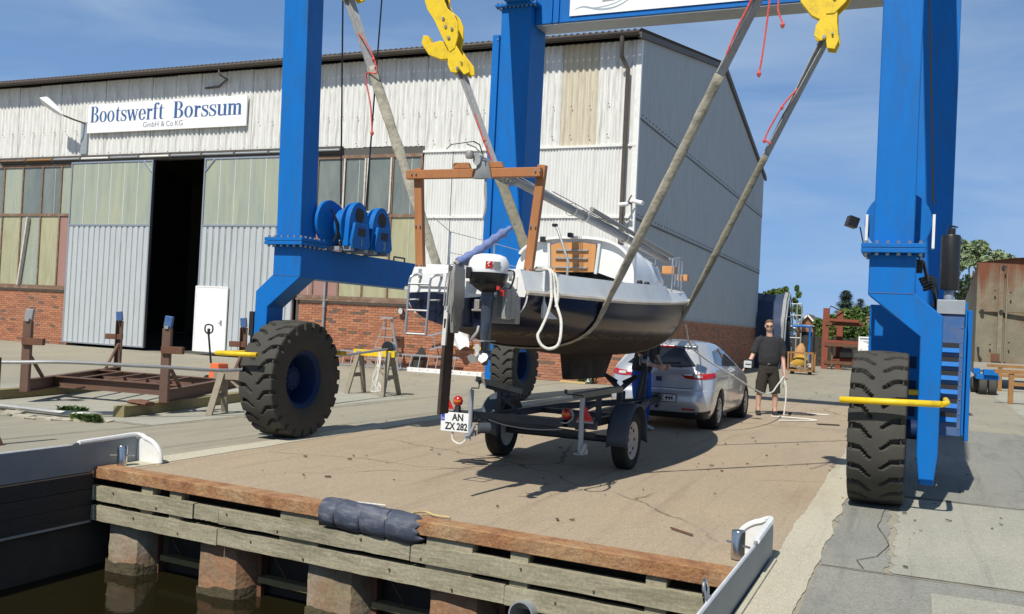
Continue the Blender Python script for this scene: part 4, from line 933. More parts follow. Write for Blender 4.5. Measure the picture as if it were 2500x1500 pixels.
# winches on the left side beam
def winch(y, num):
    c = Vector((-6.66, y, 2.62)); m = MB(); m.lathe([(.001, -.20), (.30, -.20), (.30, -.18), (.22, -.18), (.22, .10), (.30, .10), (.30, .12), (.001, .12)], c, (1, 0, 0), 36)
    w_ = m.build('winch', 'blue', lift, smooth=True, angle=30)
    m = MB(); arc = [(y+.225*math.cos(a), 2.62+.31*math.sin(a)) for a in [R(8*i) for i in range(23)]]
    o_ = [(y+.235, 2.36), (y+.235, 2.5)]+arc[1:-1]+[(y-.235, 2.5), (y-.235, 2.36)]
    m.prism(o_, 0, -6.55, -6.47); m.build('winch_cover', 'blue', w_, bevel=.008)
    m = MB(); m.prism([(y-.15, 2.66), (y+.15, 2.66), (y+.21, 2.40), (y+.16, 2.345), (y-.19, 2.345), (y-.21, 2.42)], 0, -6.468, -6.425); m.build('front_plate', 'blue', w_, bevel=.006)
    m = MB(); m.mm((-6.426, y-.085, 2.50), (-6.4225, y+.085, 2.60)); m.build('sight_window', 'ink', w_)
    m = MB(); m.prism([(y+.10*math.cos(a), 2.76+.10*math.sin(a)) for a in [R(30*i) for i in range(12)]], 0, -6.469, -6.466); m.build('drum_slot', 'wall_dark', w_)
    text('winch_number', num, .14, 'web_grey', w_, (-6.4205, y, 2.42), (0, 1, 0), (0, 0, 1), 1, .004)
    m = MB(); m.mm((-6.80, y-.2, 2.31), (-6.45, y-.12, 2.36)); m.mm((-6.80, y+.12, 2.31), (-6.45, y+.2, 2.36)); m.build('winch_feet', 'galv', w_)
winch(9.98, '1'); winch(10.52, '3')
m = MB(); m.lathe([(.001, -.02), (.28, -.02), (.28, .02), (.001, .02)], (-6.74, 9.72, 2.64), (1, 0, 0), 32); m.build('brake_disc', 'blue', lift, smooth=True, angle=30)
m = MB(); m.tube(curve([(-6.6, 9.6, 2.75), (-6.58, 9.65, 2.6), (-6.6, 9.75, 2.45), (-6.55, 9.7, 2.36)], 14), .014, 6); m.tube(curve([(-6.64, 9.6, 2.8), (-6.6, 9.72, 2.6), (-6.62, 9.66, 2.4)], 12), .012, 6); m.build('hydraulic_hose', 'plastic_black', lift, smooth=True)
for (a, b) in (((-6.74, 9.95, 2.9), (-6.95, 9.9, 7.8)), ((-6.72, 10.5, 2.9), (-6.9, 11.0, 7.8))):
    m = MB(); m.tube([a, b], .0105, 6); m.build('wire_rope', 'cable', lift, smooth=True)
m = MB(); m.tube([(-.04, 9.56, 5.2), (0.09, 9.9, 2.85)], .010, 6); m.build('wire_rope', 'cable', lift, smooth=True)
# engine side of the right legs: drum behind the post, flange brackets, engine box, exhaust
m = MB(); m.lathe([(.001, -.03), (.30, -.03), (.30, .03), (.001, .03)], (-.215, 9.72, 2.66), (0, 1, 0), 40); m.build('winch_drum', 'blue', lift, smooth=True, angle=30)
for x in (-.49, .10):
    m = MB(); m.mm((x-.012, 9.60, 2.40), (x+.012, 9.72, 2.72)); m.build('drum_bracket', 'white_paint', lift)
m = MB(); m.box((-.62, 9.55, 2.64), (.10, .10, .10), (0, .3, .4)); m.tube([(-.55, 9.6, 2.6), (-.51, 9.62, 2.42)], .008, 5); m.build('work_light', 'plastic_black', lift, bevel=.012)
eb = MB(); eb.mm((-.46, 10.28, .55), (.16, 12.2, 1.88)); eb = eb.build('engine_box', 'blue', lift, bevel=.01)
m = MB(); m.mm((.20, 10.20, .62), (.44, 12.2, 1.93)); m.mm((.455, 10.45, .55), (.50, 12.2, 1.86)); m.build('engine_door', 'blue', eb, bevel=.006)
for z in (.86, 1.10, 1.34):
    m = MB(); m.mm((-.40, 10.276, z-.09), (.0, 10.281, z+.03)); m.build('vent', 'blue_dark', eb)
m = MB(); m.mm((.163, 10.12, .62), (.412, 10.19, 1.80)); lou = m.build('louvre_panel', 'blue_faded', eb, bevel=.004)
m = MB(); m.mm((.16, 10.10, 1.805), (.415, 10.2, 1.945)); m.build('louvre_cap', 'galv', eb, bevel=.006)
for i in range(6):
    z = .80+.135*i
    m = MB(); m.mm((.185, 10.1165, z), (.375, 10.1185, z+.05)); m.build('louvre_slot', 'ink', lou)
    m = MB(); m.add([(.185, 10.114, z), (.375, 10.114, z), (.375, 10.08, z-.042), (.185, 10.08, z-.042), (.185, 10.1145, z-.05), (.375, 10.1145, z-.05)], [[0, 1, 2, 3], [3, 2, 5, 4], [0, 3, 4], [1, 5, 2]]); m.build('louvre_blade', 'blue', lou)
m = MB(); bolts(m, [(.395, 10.116, .70+.14*i) for i in range(9)], (0, 1, 0), .007, .008); m.build('louvre_screws', 'steel_bolt', lou)['kind'] = 'stuff'
ex = MB(); ex.lathe([(.001, 2.06), (.085, 2.06), (.092, 2.08), (.092, 2.60), (.085, 2.62), (.04, 2.62), (.04, 2.69), (.001, 2.69)], (.275, 10.5, 0), (0, 0, 1), 24); ex = ex.build('exhaust_silencer', 'plastic_black', lift, smooth=True, angle=40)
m = MB(); m.lathe([(.04, 1.94), (.05, 2.0), (.04, 2.06)], (.275, 10.5, 0), (0, 0, 1), 16); m.build('exhaust_pipe', 'galv', ex, smooth=True)
m = MB(); m.disc((.29, 10.5, 2.71), .048, (.2, 0, 1), 14, .008); m.build('rain_flap', 'plastic_black', ex)
m = MB()
for i in range(5): m.tube(curve([(.0+.01*i, 9.8+.1*i, 2.12-.02*i), (.12, 10.1, 2.16-.03*i), (.16, 10.35, 2.0-.04*i), (.12, 10.5, 1.85)], 14), .016, 6)
m.build('hose_bundle', 'plastic_black', lift, smooth=True)
m = MB(); m.box((-.03, 9.75, 2.24), (.10, .2, .12)); m.bar((.02, 9.8, 2.3), (.07, 9.9, 2.1), .03, .03); m.build('valve_block', 'plastic_black', lift, bevel=.01)
# ---------------- hook blocks and slings ----------------
def hook_block(label, P, D, side):
    """P: eye where the sling pin sits, D: unit vector upward along the pull"""
    P = Vector(P); D = Vector(D).normalized(); Yv = Vector((0, 1, 0)); S = Yv.cross(D).normalized()
    if S.x < 0: S = -S
    t_ = thing('hook_block', label, 'hook', P, 'yellow hook blocks of the lift')
    def cheek(outline, yo, th, nm):
        m = MB(); n = len(outline); f = [P+S*a+D*b+Yv*(yo-th/2) for a, b in outline]; g_ = [P+S*a+D*b+Yv*(yo+th/2) for a, b in outline]
        m.add(f+g_, [list(range(n))[::-1], list(range(n, 2*n))]+[[i, (i+1) % n, (i+1) % n+n, i+n] for i in range(n)]); return m.build(nm, 'yellow', t_, bevel=.008)
    up_ = [(-.05, .26), (.04, .28), (.13, .42), (.18, .60), (.16, .74), (.09, .86), (.08, .98), (.13, 1.12), (.12, 1.30), (.02, 1.40), (-.12, 1.36), (-.20, 1.20), (-.20, .98), (-.14, .78), (-.10, .52)]
    up_ = [(a*1.0, b) for a, b in up_]
    a = cheek(up_, -.085, .03, 'cheek_plate'); b = cheek(up_, .085, .03, 'cheek_plate')
    m = MB(); m.lathe([(.001, -.055), (.13, -.055), (.12, 0), (.13, .055), (.001, .055)], P+D*.74, (0, 1, 0), 20); m.build('sheave', 'rust_dark', t_, smooth=True)
    m = MB(); bolts(m, [P+D*.74-Yv*.105, P+D*.55+S*.08-Yv*.105, P+D*.62-Yv*.102, P+D*.45-Yv*.102], (0, 1, 0), .022, .03); m.build('block_pins', 'steel_bolt', t_)['kind'] = 'stuff'
    arm = [(-.03, .40), (.03, .36), (.05, .24), (-.04, .18), (-.22, .24), (-.38, .38), (-.44, .58), (-.38, .68), (-.31, .64), (-.29, .52), (-.16, .50)]
    cheek(arm, 0., .10, 'swivel_arm')
    lo = [(-.05, .34), (.06, .34), (.10, .18), (.17, .0), (.15, -.12), (.06, -.12), (.02, -.02), (-.04, -.05), (-.12, .0), (-.13, .12)]
    cheek(lo, -.075, .028, 'lower_cheek'); cheek(lo, .075, .028, 'lower_cheek')
    m = MB(); m.tube([P-Yv*.11, P+Yv*.11], .022, 12); m.tube([P+S*.08+D*.05-Yv*.12, P+S*.08+D*.05+Yv*.12], .012, 8); m.build('sling_pin', 'steel_bolt', t_, smooth=True)
    for k in (-.05, .06):
        m = MB(); tp_ = P+D*1.0; m.tube([P+D*.75+S*k*2, Vector((side, P.y+k*2, 7.85))], .008, 6); m.build('wire_rope', 'cable', t_, smooth=True)
    return t_
def strap(mb, P, wd, th, wv):
    """flat strap along points P; wv: width direction per point"""
    o = len(mb.v); n = len(P)
    for i, p in enumerate(P):
        d = (P[min(i+1, n-1)]-P[max(i-1, 0)]).normalized(); w_ = Vector(wv[i] if isinstance(wv, list) else wv); w_ = (w_-d*w_.dot(d)).normalized(); t_ = d.cross(w_)
        k = wd[i] if isinstance(wd, list) else wd; q = th[i] if isinstance(th, list) else th
        mb.v += [p-w_*k/2-t_*q/2, p+w_*k/2-t_*q/2, p+w_*k/2+t_*q/2, p-w_*k/2+t_*q/2]
    for i in range(n-1):
        for k in range(4): mb.f.append([o+4*i+k, o+4*i+(k+1) % 4, o+4*i+4+(k+1) % 4, o+4*i+4+k])
    mb.f += [[o, o+1, o+2, o+3], [o+4*n-1, o+4*n-2, o+4*n-3, o+4*n-4]]; return mb
# ---------------- the boat in the slings ----------------
XB, Y0, LB = -3.52, 7.10, 6.9
boat = thing('sailing_boat', 'small navy and white sailing boat hanging in the lift slings', 'boat', (XB, 10.3, 1.2))
def hb(t):                      # half beam at the rubbing strake
    if t < .47: return .56+.39*math.sin(t/.47*math.pi/2)**.9
    u = (t-.47)/.53; return max(.012, .95*(1-u**2.25))
def zr(t): return 1.765+.02*t+.36*max(0, t-.2)**1.6           # strake height
def zk(t):                      # canoe body bottom
    if t < .45: return 1.455-.27*math.sin(t/.45*math.pi/2)
    u = (t-.45)/.55; return 1.185+.95*u**3.2
def yy(t): return Y0+LB*t
nsec, nseg = 44, 26
def hull_pt(t, a):
    """a -1..1 port to starboard over the keel"""
    b, zt, zb = hb(t), zr(t), zk(t); n = 2.35-.75*max(0, t-.5)/.5
    s_ = 1 if a >= 0 else -1; q = abs(a); th = q*math.pi/2
    x = b*math.sin(th)**(2/n)*1.0; z = zt-(zt-zb)*math.cos(th)**(2/n)
    yoff = 0
    if t > .6: yoff = -(1-(z-zb)/(max(zt-zb, .01)))*.0
    return Vector((XB+s_*x, yy(t)+yoff, z))
hm = bpy.data.materials.new('hull_paint'); hm.use_nodes = True; t_ = hm.node_tree; p = t_.nodes['Principled BSDF']; l = t_.links.new
tcn = N(t_, 'ShaderNodeTexCoord'); sx_ = N(t_, 'ShaderNodeSeparateXYZ'); l(tcn.outputs['Object'], sx_.inputs[0])
def nz_(s, d=8, r=.65): n = N(t_, 'ShaderNodeTexNoise'); n.inputs['Scale'].default_value = s; n.inputs['Detail'].default_value = d; n.inputs['Roughness'].default_value = r; l(tcn.outputs['Object'], n.inputs['Vector']); return n.outputs[0]
def rg(x, a, b, c, d): k = N(t_, 'ShaderNodeMapRange'); [k.inputs[i+1].__setattr__('default_value', v) for i, v in enumerate((a, b, c, d))]; l(x, k.inputs[0]); return k.outputs[0]
def mxc(f, a, b):
    k = N(t_, 'ShaderNodeMixRGB'); l(f, k.inputs[0])
    for i, v in ((1, a), (2, b)):
        if isinstance(v, tuple): k.inputs[i].default_value = v+(1,)
        else: l(v, k.inputs[i])
    return k.outputs[0]
wl = N(t_, 'ShaderNodeMath', operation='ADD'); l(sx_.outputs['Z'], wl.inputs[0]); l(rg(nz_(7), 0, 1, -.035, .035), wl.inputs[1])
ANTI = 1.44-1.2
navy = mxc(rg(nz_(5), .4, .7, 0, .5), (.004, .006, .022), (.012, .014, .030))
foul = mxc(rg(nz_(4), .4, .62, 0, 1), (.022, .015, .011), (.042, .026, .017)); foul = mxc(rg(nz_(16), .55, .7, 0, .6), foul, (.016, .012, .010))
c = mxc(rg(wl.outputs[0], ANTI-.01, ANTI+.012, 0, 1), foul, navy)
band = N(t_, 'ShaderNodeMath', operation='SUBTRACT'); l(wl.outputs[0], band.inputs[0]); band.inputs[1].default_value = ANTI-.03
ab = N(t_, 'ShaderNodeMath', operation='ABSOLUTE'); l(band.outputs[0], ab.inputs[0]); mul = N(t_, 'ShaderNodeMath', operation='MULTIPLY'); l(rg(ab.outputs[0], 0, .035, 1, 0), mul.inputs[0]); l(rg(nz_(22, 6, .8), .5, .62, 0, .8), mul.inputs[1])
c = mxc(mul.outputs[0], c, (.26, .22, .17)); l(c, p.inputs['Base Color']); l(rg(wl.outputs[0], ANTI-.02, ANTI+.06, .9, .24), p.inputs['Roughness']); MATS['hull_paint'] = hm
m = MB(); m.grid(lambda u, v: hull_pt(u, -1+2*v), nsec, nseg); hull = m.build('hull', 'hull_paint', boat, smooth=True, angle=180)
# transom
m = MB(); ring = [hull_pt(0, -1+2*i/nseg) for i in range(nseg+1)]; c = Vector((XB, Y0, 1.70)); vs = [c]+ring; m.add(vs, [[0, i+1, i+2] for i in range(nseg)]); m.build('transom', 'hull_paint', hull, fix=True)
# white topside band above the strake, with a step down forward of the cabin
def top_z(t): 
    f = yy(t); base = zr(t)+.115
    if f < 10.45: return max(base, 1.945+.012*(f-Y0)+.03*max(0, f-9)/1.5)
    return base+(.075*max(0, 1-(f-10.45)/.10) if f < 10.55 else 0)
def tb(t): return max(.008, hb(t)-.035-.03*(1 if t < .5 else 1-.6*(t-.5)))
m = MB()
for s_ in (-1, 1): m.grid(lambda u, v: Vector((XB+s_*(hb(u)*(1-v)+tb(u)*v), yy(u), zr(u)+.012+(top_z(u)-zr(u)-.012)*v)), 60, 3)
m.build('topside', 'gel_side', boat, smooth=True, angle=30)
m = MB(); m.add([(XB-.56, Y0-.002, 1.765), (XB+.56, Y0-.002, 1.765), (XB+.50, Y0-.002, 1.95), (XB-.50, Y0-.002, 1.95), (XB-.55, Y0-.002, 1.73), (XB-.3, Y0-.003, 1.745), (XB+.3, Y0-.003, 1.735), (XB+.55, Y0-.002, 1.725)], [[0, 1, 2, 3], [0, 4, 5, 6, 7, 1]]); m.build('transom_band', 'gel_white', boat, fix=False)
m = MB(); m.box((XB-.28, Y0-.01, 1.85), (.34, .02, .13)); m.box((XB+.42, Y0-.008, 1.84), (.12, .016, .11)); m.build('transom_panel', 'gel_white', boat, bevel=.006)
m = MB()
for s_ in (-1, 1): m.tube([Vector((XB+s_*(hb(i/50)+.008), yy(i/50), zr(i/50))) for i in range(50)], .022, 6)
m.build('rubbing_strake', 'rub_rail', boat, smooth=True)
# edge seam where navy meets the transom: chipped white line on the quarter
m = MB(); m.tube([hull_pt(0.002, 1-.5*i/12)+Vector((.003, -.002, 0)) for i in range(13)], .007, 5); m.tube([hull_pt(0.002, -1+.3*i/8)+Vector((-.003, -.002, 0)) for i in range(4, 9)], .004, 5); m.build('quarter_edge', 'gel_white', boat, smooth=True)
# deck and cockpit
m = MB(); 
def dk(u, v):
    t = .0+u; a = -1+2*v; return Vector((XB+a*tb(t), yy(t), top_z(t)+.03*(1-a*a)*(1 if t > .4 else 0)-.002))
m.grid(lambda u, v: dk(.385+.61*u, v), 40, 8); m.build('foredeck', 'gel_white', boat, smooth=True)
m = MB()
for s_ in (-1, 1): m.grid(lambda u, v: Vector((XB+s_*(tb(.39*u)*(1-v)+(tb(.39*u)-.20)*v), yy(.39*u), top_z(.39*u)-.002+.012*v)), 20, 2)
m.mm((XB-.5, Y0, 1.93), (XB+.5, Y0+.28, 1.955)); m.build('side_deck', 'gel_white', boat, smooth=True, angle=30)
m = MB(); m.mm((XB-.42, Y0+.2, 1.55), (XB+.42, 9.78, 1.57)); m.mm((XB-.62, Y0+.25, 1.56), (XB-.60, 9.78, 1.96)); m.mm((XB+.60, Y0+.25, 1.56), (XB+.62, 9.78, 1.96)); m.build('cockpit_well', 'gel_side', boat)
# cabin: rounded trunk from the bulkhead forward
def cab(u, v):
    f = 9.76+2.75*u; w_ = .70*(1-.62*max(0, u-.35)**1.5/.52); h = (.50 if u < .35 else .50-.36*((u-.35)/.65)**2.2); a = math.pi*v; n = 2.9
    t = (f-Y0)/LB; zb = top_z(t)-.02
    cx, sz = math.cos(a), math.sin(a); return Vector((XB-w_*math.copysign(abs(cx)**(2/n), cx), f, zb+h*abs(sz)**(2/n)*(1-.25*0)))
m = MB(); m.grid(cab, 34, 24); m.build('cabin_trunk', 'gel_white', boat, smooth=True, angle=180)
m = MB(); rim = [cab(0, i/24) for i in range(25)]; m.add([Vector((XB, 9.76, 2.2))]+rim, [[0, i+1, i+2] for i in range(24)]); m.build('bulkhead', 'gel_white', boat)
m = MB(); P = [cab(0, i/24)+Vector((0, -.02, .012)) for i in range(4, 21)]; strap(m, P, .09, .03, Vector((0, 1, 0))); m.build('sliding_hatch', 'gel_white', boat, bevel=.004)
dr = MB(); dr.prism([(XB-.24, 2.10), (XB+.25, 2.11), (XB+.265, 2.41)]+[(XB+.26-.52*i/8, 2.41+.028*math.sin(math.pi*i/8)) for i in range(1, 8)]+[(XB-.265, 2.40)], 1, 9.725, 9.755); dr = dr.build('companionway_door', 'wood_door', boat)
for z in (2.155, 2.255, 2.345):
    m = MB(); m.mm((XB-.20, 9.70, z-.008), (XB+.18, 9.726, z+.008)); m.build('door_slat', 'alu_dull', dr)
m = MB(); m.bar((XB+.27, 9.74, 2.09), (XB+.30, 9.74, 2.42), .04, .03); m.bar((XB-.27, 9.74, 2.09), (XB-.29, 9.74, 2.42), .04, .03); m.build('door_jamb', 'gel_side', dr)
# cabin windows on the starboard side
def cwin(u0, u1, v0, v1, nm='cabin_window'):
    m = MB(); m.grid(lambda u, v: cab(u0+(u1-u0)*u, v0+(v1-v0)*v)+Vector((.006, .0, .004)), 6, 4); q = m.build(nm, 'car_glass', boat, smooth=True)
    e = MB(); ps = [cab(u0, v0), cab(u1, v0), cab(u1, v1), cab(u0, v1), cab(u0, v0)]; e.tube([x+Vector((.008, 0, .004)) for x in ps], .009, 5); e.build('window_frame', 'alu_dull', q, smooth=True)
cwin(.36, .48, .80, .945); cwin(.54, .64, .80, .945); cwin(.74, .82, .82, .94)
# keel fin, rudder and tiller
m = MB(); m.add([Vector((XB+sx*w_, y, z)) for y, z, w_ in ((9.62, 1.25, .07), (11.32, 1.25, .05), (11.0, .90, .03), (9.68, .92, .045)) for sx in (-1, 1)], [[0, 2, 3, 1], [2, 4, 5, 3], [4, 6, 7, 5], [6, 0, 1, 7], [0, 6, 4, 2], [1, 3, 5, 7]]); m.build('keel', 'antifoul', boat, bevel=.02)
rd = MB(); rd.prism([(6.86, 1.97), (6.99, 1.99), (6.99, 1.50), (6.94, 1.40), (6.84, 1.40), (6.82, 1.60), (6.83, 1.85)], 0, XB-.006, XB+.04); rd = rd.build('rudder_stock', 'grey_cast', boat, bevel=.008)
m = MB(); m.prism([(6.78, 1.52), (6.95, 1.52), (6.90, .74), (6.74, .74)], 0, XB-.024, XB+.006); m.build('rudder_blade', 'antifoul', rd, bevel=.008)
m = MB(); m.prism([(6.79, 1.62), (6.815, 1.62), (6.79, 1.30), (6.765, 1.30)], 0, XB-.026, XB+.008); m.build('blade_edge', 'prop_white', rd)
m = MB()
for x in (XB-.012, XB+.046): m.prism([(6.80, 1.96), (6.99, 1.94), (7.0, 1.62), (6.86, 1.46), (6.80, 1.62)], 0, x-.004, x+.004)
m.build('cheek', 'alu_dull', rd, bevel=.003)
m = MB()
for i in range(4): m.tube([(XB+.05-.02*i, 6.78, 1.92-.01*i), (XB+.052-.022*i, 6.76, 1.75), (XB+.04-.02*i, 6.765, 1.56+.02*i)], .006, 5)
m.build('control_line', 'rope_grey', rd, smooth=True)
m = MB(); P = [Vector((XB+.03, 6.88, 1.985)), Vector((XB+.09, 6.95, 2.04)), Vector((XB+.17, 7.02, 2.11)), Vector((XB+.235, 7.06, 2.175)), Vector((XB+.30, 7.1, 2.235)), Vector((XB+.37, 7.14, 2.30)), Vector((XB+.40, 7.16, 2.335))]; m.tube(curve(P, 30), [.036+.006*math.sin(i*1.3)-.02*max(0, i-26)/4 for i in range(len(curve(P, 30)))], 10); m.build('tiller_cover', 'jeans', rd, smooth=True)
m = MB(); m.tube([P[0]-Vector((.01, .02, .02)), P[0]+Vector((.02, .02, .02))], .028, 8); m.build('tiller_head', 'grey_cast', rd, smooth=True)
m = MB(); m.box((XB+.14, Y0-.03, 1.64), (.05, .05, .10)); m.box((XB+.14, Y0-.03, 1.60), (.10, .04, .02)); m.build('pintle', 'grey_cast', boat, bevel=.008)
# outboard
OX, OY = -3.16, 6.78
ob = MB(); ob.ell([((OX, OY, 1.895), .155, .19, (1, 0, 0), (0, 1, 0)), ((OX, OY, 1.93), .160, .195, (1, 0, 0), (0, 1, 0)), ((OX, OY+.005, 1.99), .150, .183, (1, 0, 0), (0, 1, 0)), ((OX, OY+.01, 2.03), .124, .152, (1, 0, 0), (0, 1, 0)), ((OX, OY+.015, 2.046), .08, .10, (1, 0, 0), (0, 1, 0))], 24); ob = ob.build('outboard_motor', 'white_clean', boat, smooth=True, angle=60)
m = MB(); m.ell([((OX, OY, 1.745), .055, .07, (1, 0, 0), (0, 1, 0)), ((OX, OY, 1.785), .11, .14, (1, 0, 0), (0, 1, 0)), ((OX, OY, 1.82), .14, .17, (1, 0, 0), (0, 1, 0)), ((OX, OY, 1.87), .152, .187, (1, 0, 0), (0, 1, 0)), ((OX, OY, 1.893), .157, .192, (1, 0, 0), (0, 1, 0))], 24); m.build('lower_pan', 'plastic_black', ob, smooth=True, angle=60)
m = MB(); m.box((OX-.08, OY-.195, 1.885), (.045, .03, .09)); m.build('cowl_latch', 'plastic_black', ob, bevel=.008)
m = MB(); m.lathe([(.17, -.006), (.177, 0), (.17, .006)], (OX, OY, 1.80), (0, 0, 1), 24) if False else m.ell([((OX, OY, 1.80), .138, .175, (1, 0, 0), (0, 1, 0)), ((OX, OY, 1.812), .142, .18, (1, 0, 0), (0, 1, 0))], 24); m.build('pan_lip', 'plastic_black', ob, smooth=True)
m = MB(); m.tube([(OX, OY, 1.76), (OX, OY, 1.50)], [.052, .045], 16); m.tube([(OX, OY, 1.71), (OX, OY, 1.68)], .06, 16); m.build('midsection', 'motor_blue', ob, smooth=True)
m = MB(); m.ell([((OX, OY, 1.50), .042, .06, (1, 0, 0), (0, 1, 0)), ((OX, OY, 1.40), .032, .07, (1, 0, 0), (0, 1, 0)), ((OX, OY+.01, 1.30), .022, .075, (1, 0, 0), (0, 1, 0)), ((OX, OY+.02, 1.16), .012, .05, (1, 0, 0), (0, 1, 0))], 14); m.build('gearcase', 'motor_blue', ob, smooth=True)
m = MB(); m.tube([(OX, OY+.1, 1.245), (OX, OY+.04, 1.245), (OX, OY-.08, 1.245), (OX, OY-.1, 1.245)], [.012, .036, .034, .02], 12); m.build('gear_torpedo', 'motor_blue', ob, smooth=True)
m = MB(); m.box((OX, OY-.02, 1.355), (.10, .22, .008)); m.build('cavitation_plate', 'alu_dull', ob)
m = MB(); m.tube(curve([(OX-.035, OY-.06, 1.47), (OX-.04, OY-.08, 1.42), (OX-.07, OY-.09, 1.375), (OX-.075, OY-.08, 1.35)], 12), .012, 6); m.build('exhaust_guard', 'alu_dull', ob, smooth=True)
pr = MB(); pr.tube([(OX, OY-.10, 1.245), (OX, OY-.16, 1.245)], [.022, .012], 10); pr = pr.build('propeller', 'prop_white', ob, smooth=True)
for k in range(3):
    a = R(100+120*k); d = Vector((math.cos(a), 0, math.sin(a))); s_ = Vector((-math.sin(a), 0, math.cos(a))); tw = Vector((0, .02, 0)); c = Vector((OX, OY-.13, 1.245)); m = MB()
    o_ = [(.012, -.012), (.035, -.035), (.07, -.038), (.088, -.01), (.085, .018), (.06, .034), (.03, .028), (.012, .012)]
    f = [c+d*q+s_*w_+tw*(w_/.03) for q, w_ in o_]; g_ = [x+Vector((0, .005, 0)) for x in f]; n = len(f); m.add(f+g_, [list(range(n)), list(range(n, 2*n))[::-1]]+[[i, (i+1) % n, (i+1) % n+n, i+n] for i in range(n)]); m.build('blade', 'prop_white', pr, smooth=True)
m = MB(); m.box((OX+.09, OY+.17, 1.66), (.14, .10, .24)); m.box((OX+.13, OY+.10, 1.66), (.045, .12, .26)); m.build('clamp_bracket', 'grey_cast', ob, bevel=.012)
m = MB(); m.mm((OX-.06, Y0-.10, 1.50), (OX+.16, Y0-.004, 1.72)); m.build('transom_pad', 'grey_cast', boat, bevel=.01)
m = MB(); m.tube(curve([(OX+.17, OY, 1.92), (OX+.21, OY, 1.92), (OX+.225, OY, 1.88), (OX+.20, OY, 1.79), (OX+.17, OY, 1.78)], 16), .008, 6); m.build('carry_handle', 'plastic_black', ob, smooth=True)
m = MB(); m.box((OX+.14, OY-.10, 1.775), (.025, .03, .03)); m.box((OX+.15, OY-.04, 1.74), (.03, .03, .05)); m.build('stop_switch', 'red_paint', ob)
m = MB(); m.grid(lambda u, v: (OX+.158*math.sin(R(20+20*u))+.002, OY-.193*math.cos(R(20+20*u))-.003, 1.925+.055*v), 4, 1); m.build('number_patch', 'red_paint', ob)
text('number_six', '6', .062, 'sign_white', ob, (OX+.083, OY-.181, 1.953), (.85, .52, 0), (0, 0, 1), 1, .002)
m = MB(); m.grid(lambda u, v: (OX+.159*math.sin(R(41+22*u))+.002, OY-.194*math.cos(R(41+22*u))-.003, 1.925+.055*v), 4, 1); m.build('number_patch', 'tarp_grey', ob)
# boarding ladder
ld = MB()
for x in (XB-.475, XB-.275): ld.tube(curve([(x+.06, Y0+.0, 1.87), (x+.05, Y0-.05, 1.885), (x+.02, Y0-.10, 1.87), (x, Y0-.115, 1.82), (x-.005, Y0-.12, 1.6), (x-.01, Y0-.13, 1.37)], 26), .011, 7)
ld = ld.build('boarding_ladder', 'aluminium', boat, smooth=True)
for z in (1.80, 1.575, 1.375):
    m = MB(); m.tube([(XB-.48, Y0-.122, z), (XB-.28, Y0-.122, z)], .010, 6); m.build('rung', 'aluminium', ld, smooth=True)
for x in (XB-.44, XB-.24):
    m = MB(); m.tube(curve([(x, Y0-.004, 1.66), (x+.03, Y0-.06, 1.67), (x-.03, Y0-.11, 1.665)], 10), .008, 6); m.build('standoff', 'aluminium', ld, smooth=True)
    m = MB(); m.box((x+.02, Y0-.012, 1.875), (.03, .02, .05)); m.build('ladder_bracket', 'chrome', ld, bevel=.004)
for x in (XB-.43, XB+.42):
    m = MB(); m.box((x, Y0-.018, 1.90), (.03, .012, .075)); m.build('shroud_plate', 'aluminium', boat, bevel=.003)
# wooden boom gallows over the stern
gw = thing('boom_gallows', 'brown varnished wooden gallows frame standing on the boat stern', 'frame', (XB, 7.36, 1.95))
m = MB(); m.mm((-4.27, 7.30, 2.755), (-2.97, 7.355, 2.835)); m.build('cross_bar', 'wood_varnish', gw, bevel=.006)
for a, b in (((-4.12, 1.96), (-4.19, 2.86)), ((-3.07, 1.955), (-2.985, 2.865))):
    m = MB(); m.bar((a[0], 7.39, a[1]), (b[0], 7.39, b[1]), .075, .06, (0, 1, 0)); q = m.build('leg', 'wood_varnish', gw, bevel=.005)
    m = MB(); d = Vector((b[0]-a[0], 0, b[1]-a[1]))
    for f in (.03, .42, .93):
        for s_ in (-.022, .022): m.lathe([(.001, -.015), (.008, -.015), (.008, .015), (.001, .015)], Vector((a[0]+s_, 7.355 if f < .9 else 7.30, a[1]))+d*f, (0, 1, 0), 6)
    m.build('leg_bolts', 'steel_bolt', q)['kind'] = 'stuff'
for x0, x1 in ((-3.80, -3.645), (-3.46, -3.33)):
    m = MB(); m.prism([(x0, 2.838), (x1+.012, 2.838), (x1-.01, 2.89), (x0, 2.89)], 1, 7.305, 7.35); m.build('cradle_block', 'wood_varnish', gw, bevel=.004)
# mast lowered along the boat, with rigging bundle
ma = thing('lowered_mast', 'grey aluminium mast lowered along the boat over the wooden gallows', 'mast', (XB, 9, 2.8))
A, B = Vector((XB-.0, 7.20, 2.895)), Vector((XB+.0, 13.9, 2.575))
m = MB(); d = (B-A).normalized(); m.ell([(A+(B-A)*i/10, .052, .036, (0, 0, 1), (1, 0, 0)) for i in range(11)], 14); m.build('spar', 'alu_dull', ma, smooth=True, angle=60)
m = MB(); A2 = Vector((XB+.03, 10.2, 2.86)); B2 = Vector((XB+.06, 14.0, 2.64)); m.ell([(A2+(B2-A2)*i/6, .03, .026, (0, 0, 1), (1, 0, 0)) for i in range(7)], 10); m.build('boom', 'grey_cast', ma, smooth=True)
rr = random.Random(8)
for i in range(9):
    m = MB(); o_ = Vector((rr.uniform(-.05, .06), 0, rr.uniform(.0, .07))); P = [A+(B-A)*k/8+o_+Vector((rr.uniform(-.015, .015), 0, rr.uniform(-.012, .018))) for k in range(2 if i < 5 else 0, 9)]; m.tube(curve(P, 40), .004+.003*rr.random(), 5); m.build('shroud', ('rope_grey', 'alu_dull', 'cable')[i % 3], ma, smooth=True)
m = MB()
